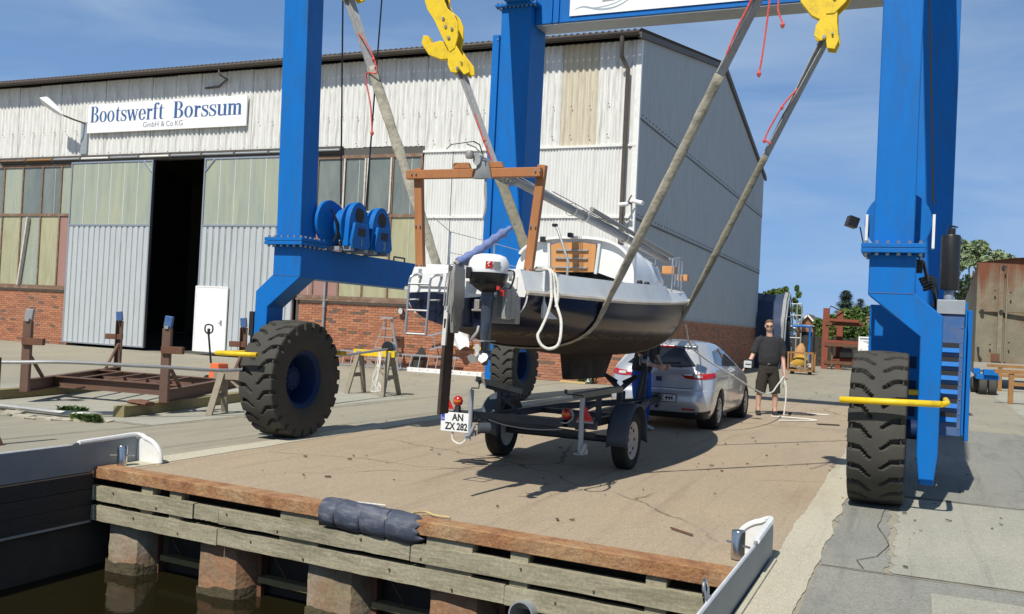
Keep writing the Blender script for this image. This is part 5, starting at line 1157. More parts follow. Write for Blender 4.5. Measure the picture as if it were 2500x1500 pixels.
for f in (.36, .42, .66): 
    c = A+(B-A)*f; m.lathe([(.068, -.02), (.075, 0), (.068, .02)], c, d, 14)
m.build('lashing', 'rope_white', ma, smooth=True)
m = MB(); 
for i in range(14):
    c = A+(B-A)*(.06+.004*i); P = [c+Vector((.07*math.cos(a+i), .02*math.sin(a*2), .055*math.sin(a+i)-.02)) for a in [R(30*k) for k in range(10)]]; m.tube(curve(P, 18), .006, 5)
m.tube(curve([(XB+.06, 7.28, 2.80), (XB+.05, 7.28, 2.65), (XB+.07, 7.28, 2.5), (XB+.045, 7.28, 2.38)], 16), .008, 5); m.tube(curve([(XB+.05, 7.28, 2.80), (XB+.07, 7.28, 2.55), (XB+.055, 7.28, 2.42)], 16), .007, 5); m.build('masthead_lines', 'rope_grey', ma, smooth=True)
m = MB(); m.ell([((XB-.06, 7.18, 2.90), .03, .03, (1, 0, 0), (0, 1, 0)), ((XB-.06, 7.18, 2.93), .04, .04, (1, 0, 0), (0, 1, 0)), ((XB-.06, 7.18, 2.965), .03, .03, (1, 0, 0), (0, 1, 0))], 12); m.build('masthead_light', 'grey_cast', ma, smooth=True)
m = MB(); m.tube([(XB+.06, 7.2, 2.93), (XB-.02, 7.2, 3.0), (XB-.1, 7.2, 3.03)], .007, 6); m.tube([(XB+.06, 7.2, 2.92), (XB+.02, 7.2, 3.02), (XB-.04, 7.2, 3.05)], .006, 5); m.tube([(XB-.04, 7.2, 3.05), (XB-.25, 7.2, 3.03), (XB-.30, 7.2, 2.99)], .004, 5); m.build('wind_vane', 'plastic_black', ma, smooth=True)
m = MB(); m.ell([((XB+.02, 7.28, 2.74), .09, .03, (1, 0, 0), (0, 1, 0)), ((XB+.03, 7.27, 2.80), .07, .05, (1, 0, 0), (0, 1, 0)), ((XB+.03, 7.27, 2.88), .05, .05, (1, 0, 0), (0, 1, 0))], 10); m.build('rag_wrap', 'tarp_grey', ma, smooth=True)
# stanchions, pulpit, crutch, fittings
m = MB()
for s_ in (-1, 1):
    ys = [8.0, 9.4, 10.9, 12.3]; tops = []
    for f in ys:
        t = (f-Y0)/LB; b = Vector((XB+s_*(tb(t)-.04), f, top_z(t))); q = b+Vector((0, 0, .40)); 
        if f > 8.1 or s_ < 0: m.tube([b, q], .010, 6)
        tops.append(q)
    if s_ < 0: m.tube([Vector((XB-.5, 7.4, 2.42)), tops[0]], .004, 5)
    for i in range(0 if s_ < 0 else 2, len(tops)-1): m.tube([tops[i], tops[i+1]], .004, 5); m.tube([tops[i]-Vector((0, 0, .2)), tops[i+1]-Vector((0, 0, .2))], .004, 5)
    bw = [Vector((XB+s_*.44, 12.3, 2.47)), Vector((XB+s_*.36, 13.2, 2.56)), Vector((XB+s_*.16, 13.85, 2.60)), Vector((XB, 13.98, 2.61))]
    m.tube(curve(bw, 16), .011, 6); m.tube([bw[1], bw[1]-Vector((0, 0, .42))], .010, 6); m.tube([bw[2], bw[2]-Vector((0, .05, .42))], .010, 6)
m.build('guard_rail', 'aluminium', boat, smooth=True)
m = MB(); m.tube([(XB+.43, 8.4, 1.95), (XB+.435, 8.4, 2.12), (XB+.30, 8.45, 2.42), (XB+.27, 8.46, 2.47)], .013, 8); m.build('boom_crutch', 'alu_dull', boat, smooth=True)
m = MB(); m.box((XB+.26, 8.46, 2.475), (.05, .04, .03)); m.build('crutch_cap', 'plastic_black', boat, bevel=.006)
m = MB()
for x, y in ((XB+.78, 9.7), (XB+.79, 9.95), (XB-.4, 7.7)):
    m.lathe([(.03, 0), (.035, .02), (.025, .045), (.001, .05)], (x, y, 1.985 if y > 8 else 1.95), (0, 0, 1), 12)
m.build('winch', 'plastic_black', boat, smooth=True)
m = MB(); m.box((XB+.52, 12.0, 2.30), (.16, .13, .10)); m.box((XB+.40, 13.3, 2.28), (.15, .12, .09)); m.build('wood_chock', 'wood_door', boat, bevel=.006)
m = MB(); m.grid(lambda u, v: (XB-.42+.5*u, 7.35+.5*v, 1.98+.08*math.sin(math.pi*u)*math.sin(math.pi*v)+.012*math.sin(9*u+7*v)), 12, 10); m.build('cockpit_cover', 'plastic_black', boat, smooth=True)
m = MB(); m.box((XB-.22, Y0+.10, 1.965), (.36, .16, .03)); m.build('stern_seat', 'gel_white', boat, bevel=.008)
m = MB(); m.box((XB+.0, 9.62, 2.50), (.05, .08, .05)); m.box((XB-.35, 9.7, 2.46), (.06, .06, .06)); m.build('compass', 'plastic_black', boat, bevel=.008)
# rope loop hanging over the starboard quarter
rp = MB()
P = [(-2.98, 7.45, 1.975), (-2.93, 7.42, 1.985), (-2.865, 7.38, 1.955), (-2.84, 7.36, 1.79), (-2.83, 7.34, 1.72), (-2.84, 7.30, 1.60), (-2.87, 7.24, 1.47), (-2.88, 7.20, 1.415), (-2.85, 7.20, 1.345), (-2.79, 7.22, 1.31), (-2.73, 7.26, 1.335), (-2.71, 7.28, 1.41), (-2.73, 7.33, 1.55), (-2.79, 7.37, 1.68), (-2.825, 7.40, 1.80), (-2.855, 7.41, 1.95), (-2.93, 7.44, 1.99)]
rp.tube(curve(P, 100), .0125, 8); rp.tube(curve([(-2.835, 7.40, 1.95), (-2.80, 7.40, 1.86), (-2.79, 7.39, 1.74), (-2.80, 7.38, 1.66)], 20), .0125, 8)
xs = XB+.60
single('mooring_rope', 'white braided rope hanging in a loop over the boat side', 'rope', rp, 'rope_white', smooth=True)
rp = MB(); P = [Vector((xs-.05+.07*math.cos(a*1.0+k), 7.46+.05*math.sin(a+k)+.02*k, 1.97+.012*k)) for k in range(3) for a in [R(45*i) for i in range(8)]]; rp.tube(curve(P, 70), .011, 6); single('coiled_line', 'small grey coil of line on the stern deck by the gallows leg', 'rope', rp, 'rope_grey', smooth=True)
rp = MB(); rp.tube(curve([(XB-.2, 7.3, 1.97), (XB-.1, 8.4, 1.99), (XB+.1, 8.7, 1.98), (XB+.3, 8.5, 1.99), (XB+.1, 8.2, 1.98), (XB+.35, 7.9, 1.98)], 40), .012, 6); single('cockpit_sheet', 'pale tangled sheet line lying behind the outboard motor', 'rope', rp, 'rope_white', smooth=True)
# ---------------- slings ----------------
def sling(label, y, ztop_l, hookL, hookR, cl, cr, mcov, wl=.055, wr=.048):
    """cl/cr: where the canvas cover ends, as fraction from hull to hook"""
    t_ = thing('lifting_sling', label, 'sling', (XB, y, 1.2)); t = (y-Y0)/LB
    under = [hull_pt(t, -1+2*i/20)+Vector((0, 0, -.012)) for i in range(2, 19)]
    # canvas cover passes under the hull and part of the way up
    hl, hr = Vector(hookL), Vector(hookR)
    a0, b0 = under[0], under[-1]
    def side(st, hk, f, n=10): return [st.lerp(hk, f*i/n) for i in range(1, n+1)]
    P = side(a0, hl, cl)[::-1]+under+side(b0, hr, cr)
    # flat against the hull, gathered into a loose twisted sleeve on the way up
    m = MB(); nu = len(under); i0 = 10; secs = []; P2 = []
    for i in range(len(P)-1):
        for k in range(3): P2.append((P[i].lerp(P[i+1], k/3), i+k/3))
    rq = random.Random(int(y)); 
    for p_, fi in P2:
        d = (P[min(int(fi)+1, len(P)-1)]-P[max(int(fi)-0, 0)]).normalized(); up_amt = max(0, i0-fi)/i0 if fi < i0 else max(0, fi-(i0+nu-1))/10; up_amt = min(1, up_amt*2.2)
        a = Vector((0, 1, 0)).lerp(Vector((.80, .60, 0)) if fi > i0 else Vector((.85, .5, .1)), up_amt); a = (a-d*a.dot(d)).normalized(); b = d.cross(a)
        wa = (.062*(1-up_amt)+(wl if fi < i0 else wr)*up_amt)*(1+.05*math.sin(fi*4.1)+rq.uniform(-.05, .05)); wb = (.011*(1-up_amt)+.020*up_amt)*(1+.15*math.sin(fi*5.3)+rq.uniform(-.12, .12)); secs.append((p_, wa, wb, a, b))
    m.ell(secs, 14); m.build('canvas_cover', mcov, t_, smooth=True, angle=180)
    # webbing legs, two plies spreading to the pin
    for hk, st, f in ((hl, a0, cl), (hr, b0, cr)):
        e = st.lerp(hk, f*.97); sp_ = st.lerp(hk, f+(1-f)*.45); 
        sx = Vector((0, 0, 1)).cross((hk-st).normalized()).cross((hk-st).normalized()).normalized()
        for s_ in (-1, 1):
            m = MB(); Q = curve([e, sp_+sx*.012*s_, hk+sx*.03*s_], 14); strap(m, Q, [.095-.03*i/len(Q) for i in range(len(Q))], .014, Vector((.6, .8, 0))); m.build('webbing', 'web_grey', t_, smooth=True, angle=60)
        m = MB(); m.lathe([(.03, -.05), (.036, 0), (.03, .05)], hk, (0, 1, 0), 12); m.build('sling_eye', 'web_grey', t_, smooth=True)
    return t_
NL, NRt, FL, FR = Vector((-5.75, 8.4, 4.95)), Vector((-1.25, 8.4, 4.85)), Vector((-5.86, 11.35, 4.93)), Vector((-1.12, 11.35, 4.99))
sling('canvas covered sling under the boat stern with folded webbing ends', 8.4, 0, NL, NRt, .76, .71, 'canvas')
sling('canvas covered sling under the boat bow below the far hooks', 11.35, 0, FL, FR, .56, .62, 'canvas_olive', .072, .046)
def dirn(p, yh): return (Vector(p)-Vector((XB, p.y, -.2))).normalized()
hook_block('yellow hook block at the top left of the picture by the near blue leg', NL, Vector((-.35, 0, 1)), -6.95)
hook_block('yellow hook block high above the near right sling, mostly out of the picture', NRt+Vector((0, 0, .0)), Vector((.35, 0, 1)), -.3) if False else None
NR2 = NRt
hook_block('yellow hook block in front of the hall gutter near the wide blue far leg', FL, Vector((-.36, 0, 1)), -7.3)
hook_block('yellow hook block against the sky left of the near right leg', FR, Vector((.22, 0, 1)), -.1)
hook_block('yellow hook block over the near right sling above the picture', NRt, Vector((.35, 0, 1)), -.3)
# red safety ropes tied round the slings
def rope(label, pts, r=.008, knots=()):
    m = MB(); m.tube(curve(pts, 50), r, 6)
    for k in knots: m.ell([(Vector(k)+Vector((0, 0, -.03)), .008, .008, (1, 0, 0), (0, 1, 0)), (Vector(k), .022, .022, (1, 0, 0), (0, 1, 0)), (Vector(k)+Vector((0, 0, .03)), .008, .008, (1, 0, 0), (0, 1, 0))], 8)
    return single('safety_rope', label, 'rope', m, 'rope_red', 'red ropes on the slings', smooth=True)
def onsl(side, y, f, dy=-.05, dn=.02):
    t = (y-Y0)/LB; st = hull_pt(t, -.8 if side < 0 else .8); hk = {(-1, 8.4): NL, (1, 8.4): NRt, (-1, 11.35): FL, (1, 11.35): FR}[(side, y)]
    return st.lerp(hk, f)+Vector((0, dy, dn))
rope('red rope hanging beside the near left sling', [onsl(-1, 8.4, .86), onsl(-1, 8.4, .80)+Vector((.07, 0, 0)), onsl(-1, 8.4, .73)+Vector((.06, 0, 0)), onsl(-1, 8.4, .74)+Vector((-.06, 0, -.05)), onsl(-1, 8.4, .66)+Vector((-.10, 0, -.1)), onsl(-1, 8.4, .62)+Vector((-.12, 0, -.25))], .008, [onsl(-1, 8.4, .77)+Vector((.07, 0, 0)), onsl(-1, 8.4, .62)+Vector((-.12, 0, -.27))])
rope('red rope tied along the far left sling below the hook', [onsl(-1, 11.35, .80, -.1), onsl(-1, 11.35, .70, -.1, .0), onsl(-1, 11.35, .64, -.1), onsl(-1, 11.35, .60, -.1), onsl(-1, 11.35, .57, -.1), onsl(-1, 11.35, .60, -.1)+Vector((.03, 0, 0))], .010, [onsl(-1, 11.35, .58, -.1), onsl(-1, 11.35, .69, -.1)])
rope('red rope running down the near right sling', [onsl(1, 8.4, 1.0, -.06, .04)+Vector((-.05, 0, 0)), onsl(1, 8.4, .9, -.07, .0)+Vector((-.03, 0, 0)), onsl(1, 8.4, .8, -.07)+Vector((-.02, 0, 0)), onsl(1, 8.4, .73, -.07)], .009)
b = onsl(1, 8.4, .95, 0, 0)
rope('red rope end hanging from the near right sling against the sky', [b+Vector((.0, 0, .12)), b+Vector((.02, 0, -.1)), b+Vector((.0, 0, -.4)), b+Vector((-.03, 0, -.72)), b+Vector((-.05, 0, -.86))], .009, [b+Vector((-.05, 0, -.87))])
rope('short dark red rope end beside the longer hanging one', [b+Vector((.06, 0, .02)), b+Vector((.10, 0, -.1)), b+Vector((.09, 0, -.3)), b+Vector((.13, 0, -.42))], .009, [b+Vector((.135, 0, -.45))])
rope('red rope knotted along the far right sling', [onsl(1, 11.35, .82, -.07), onsl(1, 11.35, .76, -.1)+Vector((-.03, 0, .05)), onsl(1, 11.35, .70, -.1)+Vector((-.05, 0, .06)), onsl(1, 11.35, .64, -.1)+Vector((-.06, 0, .03)), onsl(1, 11.35, .63, -.1)+Vector((.02, 0, 0))], .012, [onsl(1, 11.35, .74, -.1)+Vector((-.04, 0, .05)), onsl(1, 11.35, .64, -.1)+Vector((-.07, 0, .0))])
# ---------------- boat trailer ----------------
TX = -3.59
tr = thing('boat_trailer', 'dark boat trailer with mudguards standing under the hanging boat', 'trailer', (TX, 10.5, 0))
def small_wheel(parent, c, s, r=.31, w_=.085, rim='rim_cream', nm='wheel'):
    c = Vector(c); h = MB(); h.lathe([(.001, s*.02), (.05, s*.02), (.06, 0), (.06, -s*.05), (.001, -s*.05)], c, (1, 0, 0), 16); h = h.build(nm, 'grey_cast', parent, smooth=True)
    m = MB(); m.lathe([(r*.62, -w_*.8), (r*.8, -w_), (r*.95, -w_*.95), (r, -w_*.75), (r*1.0, -w_*.28), (r*.985, -w_*.25), (r*.985, -w_*.2), (r, -w_*.17), (r, w_*.17), (r*.985, w_*.2), (r*.985, w_*.25), (r, w_*.28), (r, w_*.75), (r*.95, w_*.95), (r*.8, w_), (r*.62, w_*.8)], c, (1, 0, 0), 40); m.build('tyre', 'tyre', h, smooth=True, angle=50)
    m = MB(); m.lathe([(.02, s*w_*.35), (r*.22, s*w_*.3), (r*.3, s*w_*.55), (r*.5, s*w_*.5), (r*.58, s*w_*.82), (r*.66, s*w_*.86), (r*.655, s*w_*.6), (r*.62, -s*w_*.8), (r*.3, -s*w_*.7), (.02, -s*w_*.7)], c, (1, 0, 0), 32); m.build('rim', rim, h, smooth=True, angle=40)
    m = MB()
    for k in range(8 if rim == 'rim_cream' else 0): a = 2*math.pi*k/8; q = c+Vector((s*w_*.56, r*.43*math.cos(a), r*.43*math.sin(a))); m.disc(q, r*.05, (1, 0, 0), 8, .012)
    if m.v: m.build('rim_slots', 'ink', h)['kind'] = 'stuff'
    return h
AY = 9.82
small_wheel(tr, (-4.31, AY, .31), -1); small_wheel(tr, (-2.84, AY, .31), 1)
for x, s in ((-4.32, -1), (-2.83, 1)):
    m = MB(); pts = [(AY+.385*math.cos(a), .33+.385*math.sin(a)) for a in [R(-8+196*i/16) for i in range(17)]]
    m.grid(lambda u, v: (x-.12+.24*v, pts[int(round(u*16))][0], pts[int(round(u*16))][1]-.025*abs(2*v-1)**4), 16, 8); o = m.build('mudguard', 'fender_plastic', tr, smooth=True); q = o.modifiers.new('s', 'SOLIDIFY'); q.thickness = .008
    m = MB(); side = -s; n = 16; vs = []
    for (a, b), k in zip(pts, range(17)):
        vs += [(x-s*.12, a, b-.02), (x-s*.12, AY+(a-AY)*.86, .33+(b-.33)*.84)]
    m.add(vs, [[2*i, 2*i+1, 2*i+3, 2*i+2] for i in range(16)]); m.build('mudguard_lip', 'fender_plastic', tr)
m = MB(); m.tube([(-4.24, AY, .30), (-2.92, AY, .30)], .038, 10); m.build('axle', 'trailer', tr, smooth=True)
m = MB(); m.bar((-4.10, 8.84, .52), (-4.10, 11.0, .50), .06, .08); m.build('side_rail', 'trailer', tr); m = MB(); m.bar((-3.06, 8.84, .52), (-3.06, 11.0, .50), .06, .08); m.build('side_rail', 'trailer', tr)
m = MB(); m.bar((-4.10, 11.0, .50), (TX-.04, 13.3, .48), .06, .08); m.build('draw_rail', 'trailer', tr); m = MB(); m.bar((-3.06, 11.0, .50), (TX+.04, 13.3, .48), .06, .08); m.build('draw_rail', 'trailer', tr)
m = MB(); m.bar((TX, 9.2, .44), (TX, 14.0, .46), .07, .09); m.build('centre_beam', 'trailer', tr)
m = MB(); m.bar((-4.5, 8.80, .54), (-2.85, 8.80, .54), .05, .075); m.build('rear_bar', 'trailer', tr)
m = MB(); m.bar((-4.1, 9.35, .50), (-3.06, 9.35, .50), .05, .06); m.bar((-4.1, 10.5, .49), (-3.06, 10.5, .49), .05, .06); m.build('cross_member', 'trailer', tr)
m = MB(); m.bar((-4.5, 8.83, .46), (-4.1, 9.7, .42), .04, .05); m.bar((-4.32, 9.2, .46), (-3.0, 9.2, .40), .045, .045); m.build('spring_frame', 'trailer', tr)
# bunks on posts
for xp, xa, za, xb, zb in ((-4.02, -4.42, .88, -3.98, .765), (-3.03, -3.28, .775, -2.84, .875)):
    xa += 0; m = MB(); m.bar((xa, 9.3, za), (xb, 9.55, zb), .16, .055); m.build('bunk_board', 'board_grey', tr)
    mx_ = (xa+xb)/2; m = MB(); m.bar((mx_-.13, 9.36, (za+zb)/2-.05+.032*(-1 if xp > -3.5 else 1)), (mx_+.13, 9.48, (za+zb)/2-.05-.032*(-1 if xp > -3.5 else 1)), .07, .04); m.bar((mx_+.02, 9.42, .50), (mx_+.02, 9.42, (za+zb)/2-.06), .05, .05); m.bar((mx_+.02, 9.42, .72), (mx_+.3*(-1 if xp > -3.5 else 1), 9.42, .52), .04, .03); m.build('bunk_post', 'trailer', tr)
m = MB(); m.bar((TX, 12.0, .5), (TX, 12.0, .72), .07, .07); m.bar((TX, 12.0, .70), (TX-.17, 12.0, .86), .05, .06); m.bar((TX, 12.0, .70), (TX+.17, 12.0, .86), .05, .06); m.build('bow_rest', 'trailer', tr)
for s in (-1, 1):
    m = MB(); m.bar((TX+s*.05, 12.0, .80), (TX+s*.24, 11.98, .90), .09, .045); m.build('rest_pad', 'rubber_black', tr)
m = MB(); m.bar((TX-.08, 13.45, .46), (TX-.06, 13.45, 1.45), .07, .07); m.bar((TX-.08, 13.1, .48), (TX-.07, 13.43, .95), .04, .05); m.build('winch_post', 'trailer', tr)
m = MB(); m.lathe([(.02, -.06), (.07, -.06), (.07, -.05), (.03, -.05), (.03, .05), (.07, .05), (.07, .06), (.02, .06)], (TX-.06, 13.36, 1.05), (1, 0, 0), 20, True); m.build('hand_winch', 'galv', tr, smooth=True)
m = MB(); m.bar((TX, 13.9, .47), (TX, 14.12, .46), .06, .07); m.box((TX+.0, 13.95, .52), (.1, .14, .06)); m.build('coupling', 'trailer', tr, bevel=.01)
m = MB(); m.tube([(TX-.24, 13.0, .62), (TX-.24, 13.0, .18)], .025, 8); m.lathe([(.02, -.03), (.08, -.03), (.08, .03), (.02, .03)], (TX-.24, 13.0, .12), (1, 0, 0), 16); m.build('jockey_wheel', 'trailer', tr, smooth=True)
# stays with cranks
for x, zt, zb in ((-4.20, .80, .34), (-2.99, .81, .27)):
    m = MB(); m.tube([(x, 8.74, zb), (x, 8.74, zt)], .026, 12); q = m.build('corner_steady', 'galv', tr, smooth=True)
    m = MB(); m.tube([(x, 8.74, zt), (x, 8.74, zt+.02), (x+(.09 if x < -4 else -.16), 8.72, zt+.025), (x+(.095 if x < -4 else -.17), 8.72, zt+(.10 if x < -4 else .05))], .007, 6); m.build('crank', 'plastic_black', q, smooth=True)
    m = MB(); m.tube([(x+(.095 if x < -4 else -.17), 8.72, zt+(.07 if x < -4 else .03)), (x+(.097 if x < -4 else -.172), 8.72, zt+(.11 if x < -4 else .07))], .016, 8); m.build('crank_knob', 'plastic_black', q, smooth=True)
    m = MB(); m.box((x+.05, 8.74, zb+.02), (.04, .05, .06)); m.box((x-.01, 8.74, zb-.01), (.10, .07, .015)); m.tube([(x+.02, 8.70, zb), (x+.07, 8.70, zb+.10)], .02, 8); m.build('foot', 'galv', q, bevel=.004)
# number plate, lamps, reflectors
pl = MB(); pl.box((-4.36, 8.72, .455), (.335, .008, .20)); pl = pl.build('number_plate', 'plate_white', tr, bevel=.004)
text('plate_text', 'AN', .10, 'ink', pl, (-4.33, 8.7150, .503), (1, 0, 0), (0, 0, 1), .9, .0035); text('plate_text', 'ZX 282', .10, 'ink', pl, (-4.345, 8.7150, .408), (1, 0, 0), (0, 0, 1), .82, .0035)
m = MB(); m.mm((-4.522, 8.7145, .462), (-4.483, 8.7155, .55)); m.build('plate_band', 'eu_blue', pl); text('plate_text', 'D', .03, 'sign_white', pl, (-4.502, 8.7138, .485), (1, 0, 0), (0, 0, 1))
m = MB(); m.box((-4.21, 8.735, .34), (.05, .02, .12)); m.build('plate_bracket', 'galv', tr)
for x, y, z in ((-4.36, 8.76, .675), (-3.17, 8.80, .635)):
    m = MB(); m.ell([((x, y, z-.055), .02, .02, (1, 0, 0), (0, 1, 0)), ((x, y, z-.035), .045, .04, (1, 0, 0), (0, 1, 0)), ((x, y, z), .055, .045, (1, 0, 0), (0, 1, 0)), ((x, y, z+.035), .042, .036, (1, 0, 0), (0, 1, 0)), ((x, y, z+.053), .012, .012, (1, 0, 0), (0, 1, 0))], 16); q = m.build('tail_lamp', 'lamp_red', tr, smooth=True)
    m = MB(); m.grid(lambda u, v: (x+.0565*math.sin(R(-50+100*u)), y-.047*math.cos(R(-50+100*u)), z-.012+.026*v), 8, 1); m.build('amber_lens', 'amber', q)
    m = MB(); m.box((x, y, z-.09), (.05, .05, .07)); m.build('lamp_bracket', 'trailer', q)
for x in (-4.48, -2.955):
    m = MB(); m.prism([(x-.085, .585), (x+.085, .585), (x, .73)], 1, 8.735, 8.745); q = m.build('triangle_reflector', 'reflector', tr)
    m = MB(); m.bar((x-.055, 8.733, .615), (x+.055, 8.733, .615), .002, .006); m.bar((x-.03, 8.733, .60), (x+.03, 8.733, .67), .002, .004); m.build('reflector_seam', 'lamp_red', q)
    m = MB(); m.box((x, 8.74, .575), (.17, .015, .02)); m.build('reflector_base', 'tarp_grey', q)
m = MB(); m.tube(curve([(-4.40, 8.75, .36), (-4.39, 8.74, .27), (-4.30, 8.73, .235), (-4.24, 8.74, .28), (-4.22, 8.76, .34)], 20), .010, 6); m.build('lamp_cable', 'rope_white', tr, smooth=True)
m = MB(); m.tube(curve([(-4.0, 8.76, .51), (-3.8, 8.75, .47), (-3.5, 8.75, .455), (-3.2, 8.76, .48)], 20), .006, 5); m.tube(curve([(-3.11, 8.78, .68), (-3.09, 8.77, .61), (-3.15, 8.77, .55), (-3.22, 8.78, .545)], 16), .008, 5); m.build('wiring', 'rope_grey', tr, smooth=True)
# ---------------- silver hatchback ----------------
CX, CY = -3.63, 14.08
car = thing('hatchback_car', 'silver three door hatchback hitched ahead of the boat trailer', 'car', (CX, CY+2, 0))
#        z    half-w  rear  front  rear-corner-r  front-r
SL = [(.19, .72, .14, 3.82, .20, .30), (.27, .775, .05, 3.93, .26, .40), (.42, .805, .0, 3.99, .30, .50), (.56, .812, .01, 3.98, .30, .50), (.615, .815, .035, 3.95, .29, .50), (.64, .815, .075, 3.93, .28, .50),
      (.74, .818, .095, 3.80, .28, .50), (.86, .812, .115, 3.40, .30, .45), (.93, .79, .145, 3.02, .33, .40), (1.0, .755, .20, 2.82, .35, .40), (1.10, .705, .30, 2.55, .36, .38), (1.20, .655, .41, 2.28, .36, .36), (1.28, .61, .50, 2.05, .35, .36), (1.325, .57, .575, 1.88, .34, .34), (1.355, .51, .68, 1.72, .32, .32), (1.372, .40, .86, 1.55, .28, .28)]
def sl(z):
    for i in range(len(SL)-1):
        if z <= SL[i+1][0]:
            t = max(0, (z-SL[i][0])/(SL[i+1][0]-SL[i][0])); a, b = SL[i], SL[i+1]
            return [a[k]+(b[k]-a[k])*t for k in range(6)]
    return list(SL[-1])
def cp(s, z):
    """point on the body; s 0 rear centre .. 1 front centre (negative: left side)"""
    sg = 1 if s >= 0 else -1; s = abs(s); _, w_, r0, f0, rc, fc = sl(z); bul = .05*w_/.8
    def rear(x): return r0+bul*(x/w_)**2*1.0
    xr = w_-rc; xf = w_-fc
    if s < .2: x = xr*s/.2; y = rear(x)
    elif s < .35: a = (s-.2)/.15*math.pi/2; x = xr+rc*math.sin(a); y = rear(xr)+rc*(1-math.cos(a))
    elif s < .7: t = (s-.35)/.35; ya = rear(xr)+rc; yb = f0-.12-fc; y = ya+(yb-ya)*t; x = w_+.012*math.sin(math.pi*t)
    elif s < .85: a = (s-.7)/.15*math.pi/2; x = xf+fc*math.cos(a); y = f0-.12-fc+fc*math.sin(a)
    else: t = (1-s)/.15; x = xf*t; y = f0-.12*t*t
    return Vector((CX+sg*x, CY+y, z))
def s_of_y(y, z):
    _, w_, r0, f0, rc, fc = sl(z); xr = w_-rc; ya = r0+.05*w_/.8*(xr/w_)**2+rc; yb = f0-.12-fc; return .35+.35*(y-ya)/(yb-ya)
zs = []
for i in range(len(SL)-1):
    n = 3 if SL[i+1][0]-SL[i][0] > .05 else 2
    zs += [SL[i][0]+(SL[i+1][0]-SL[i][0])*k/n for k in range(n)]
zs.append(SL[-1][0]); NS = 120
ss = [-1+2*i/NS for i in range(NS)]
m = MB(); vs = [cp(s, z) for z in zs for s in ss]; fs = []
for i in range(len(zs)-1):
    for j in range(NS): fs.append([i*NS+j, i*NS+(j+1) % NS, (i+1)*NS+(j+1) % NS, (i+1)*NS+j])
fs.append(list(range(NS))[::-1])
top = len(vs); 
for z_, k in ((1.380, .75), (1.384, .4)): vs += [Vector((CX, CY+1.2, 0))+Vector((1, 1, 0))*0+Vector(((v.x-CX)*k, (v.y-CY-1.2)*k, z_)) for v in vs[(len(zs)-1)*NS:(len(zs))*NS]]
for q in range(2):
    a = (len(zs)-1+q)*NS
    for j in range(NS): fs.append([a+j, a+(j+1) % NS, a+NS+(j+1) % NS, a+NS+j])
fs.append([(len(zs)+1)*NS+j for j in range(NS)]); m.add(vs, fs)
body = m.build('body', 'car_silver', car, smooth=True, angle=180)
RW, FW, WR = .87, 3.33, .295
cut = MB()
for y in (RW, FW):
    for x in (-1, 1): cut.lathe([(.001, -.2), (WR+.055, -.2), (WR+.055, .2), (.001, .2)], (CX+x*.80, CY+y, WR), (1, 0, 0), 40)
cutter = cut.build('cutter', 'car_trim'); bo = body.modifiers.new('b', 'BOOLEAN'); bo.object = cutter; bo.operation = 'DIFFERENCE'; bo.solver = 'EXACT'
cutter.location = (0, 0, 0); bm_off = BASE[car.name]
body.matrix_world; bpy.context.view_layer.update(); baked(body); body.data.shade_smooth(); body.data.set_sharp_from_angle(angle=R(32)); bpy.data.objects.remove(cutter)
for y in (RW, FW):
    for s in (-1, 1):
        w_ = small_wheel(car, (CX+s*.715, CY+y, WR), s, WR, .095, 'wheel_cover')
        m = MB()
        for k in range(9): a = 2*math.pi*k/9; d = Vector((0, math.cos(a), math.sin(a))); m.bar(Vector((CX+s*.790, CY+y, WR))+d*.03, Vector((CX+s*.796, CY+y, WR))+d*.17, .03, .012, (1, 0, 0))
        m.build('hubcap_spokes', 'wheel_cover', w_)
        m = MB(); m.lathe([(WR+.053, -.17), (WR+.053, .10)], (CX+s*.68, CY+y, WR), (1, 0, 0), 40); m.build('arch_liner', 'car_trim', car)
def patch(name, m_, s0, s1, z0, z1, off=.004, ns=14, nz2=8, parent=None):
    """s0,s1: callables of v giving the s-limits; z0,z1: callables of u"""
    f = lambda k: k if callable(k) else (lambda q: k)
    a, b, c, d = f(s0), f(s1), f(z0), f(z1); mb = MB()
    def P(u, v):
        z = c(u)+(d(u)-c(u))*v; s = a(v)+(b(v)-a(v))*u; p = cp(s, z); ds = cp(s+.01, z)-cp(s-.01, z); dz = cp(s, z+.01)-cp(s, z-.01); n = ds.cross(dz).normalized(); return p+n*off*(1 if n.dot(p-Vector((CX, CY+2, .6))) > 0 else -1)
    mb.grid(P, ns, nz2); return mb.build(name, m_, parent or car, smooth=True, angle=180)
patch('rear_window', 'car_glass', lambda v: -.235+.03*v, lambda v: .235-.03*v, lambda u: .955+.03*abs(2*u-1)**3, 1.245, .006, 20, 10)
patch('quarter_window', 'car_glass', lambda v: s_of_y(.62+.26*v, 1.0+.25*v), lambda v: s_of_y(1.28+.06*v, 1.0+.25*v), lambda u: 1.0-.01*u, lambda u: 1.22+.04*u, .005, 8, 6)
patch('door_window', 'car_glass', lambda v: s_of_y(1.33+.05*v, 1.0+.25*v), lambda v: s_of_y(2.62-.62*v, 1.0+.25*v), lambda u: .985-.02*u, lambda u: 1.265, .005, 10, 6)
patch('door_window', 'car_glass', lambda v: -s_of_y(1.33+.05*v, 1.0+.25*v), lambda v: -s_of_y(2.62-.62*v, 1.0+.25*v), .97, 1.265, .005, 10, 6)
patch('windscreen', 'car_glass', lambda v: .80+.02*v, lambda v: 1., .97, 1.28, .005, 10, 8); patch('windscreen', 'car_glass', lambda v: -.80-.02*v, lambda v: -1., .97, 1.28, .005, 10, 8)
patch('pillar_trim', 'car_trim', lambda v: s_of_y(1.27+.06*v, 1.0+.25*v), lambda v: s_of_y(1.345+.05*v, 1.0+.25*v), .985, 1.265, .0065, 2, 6)
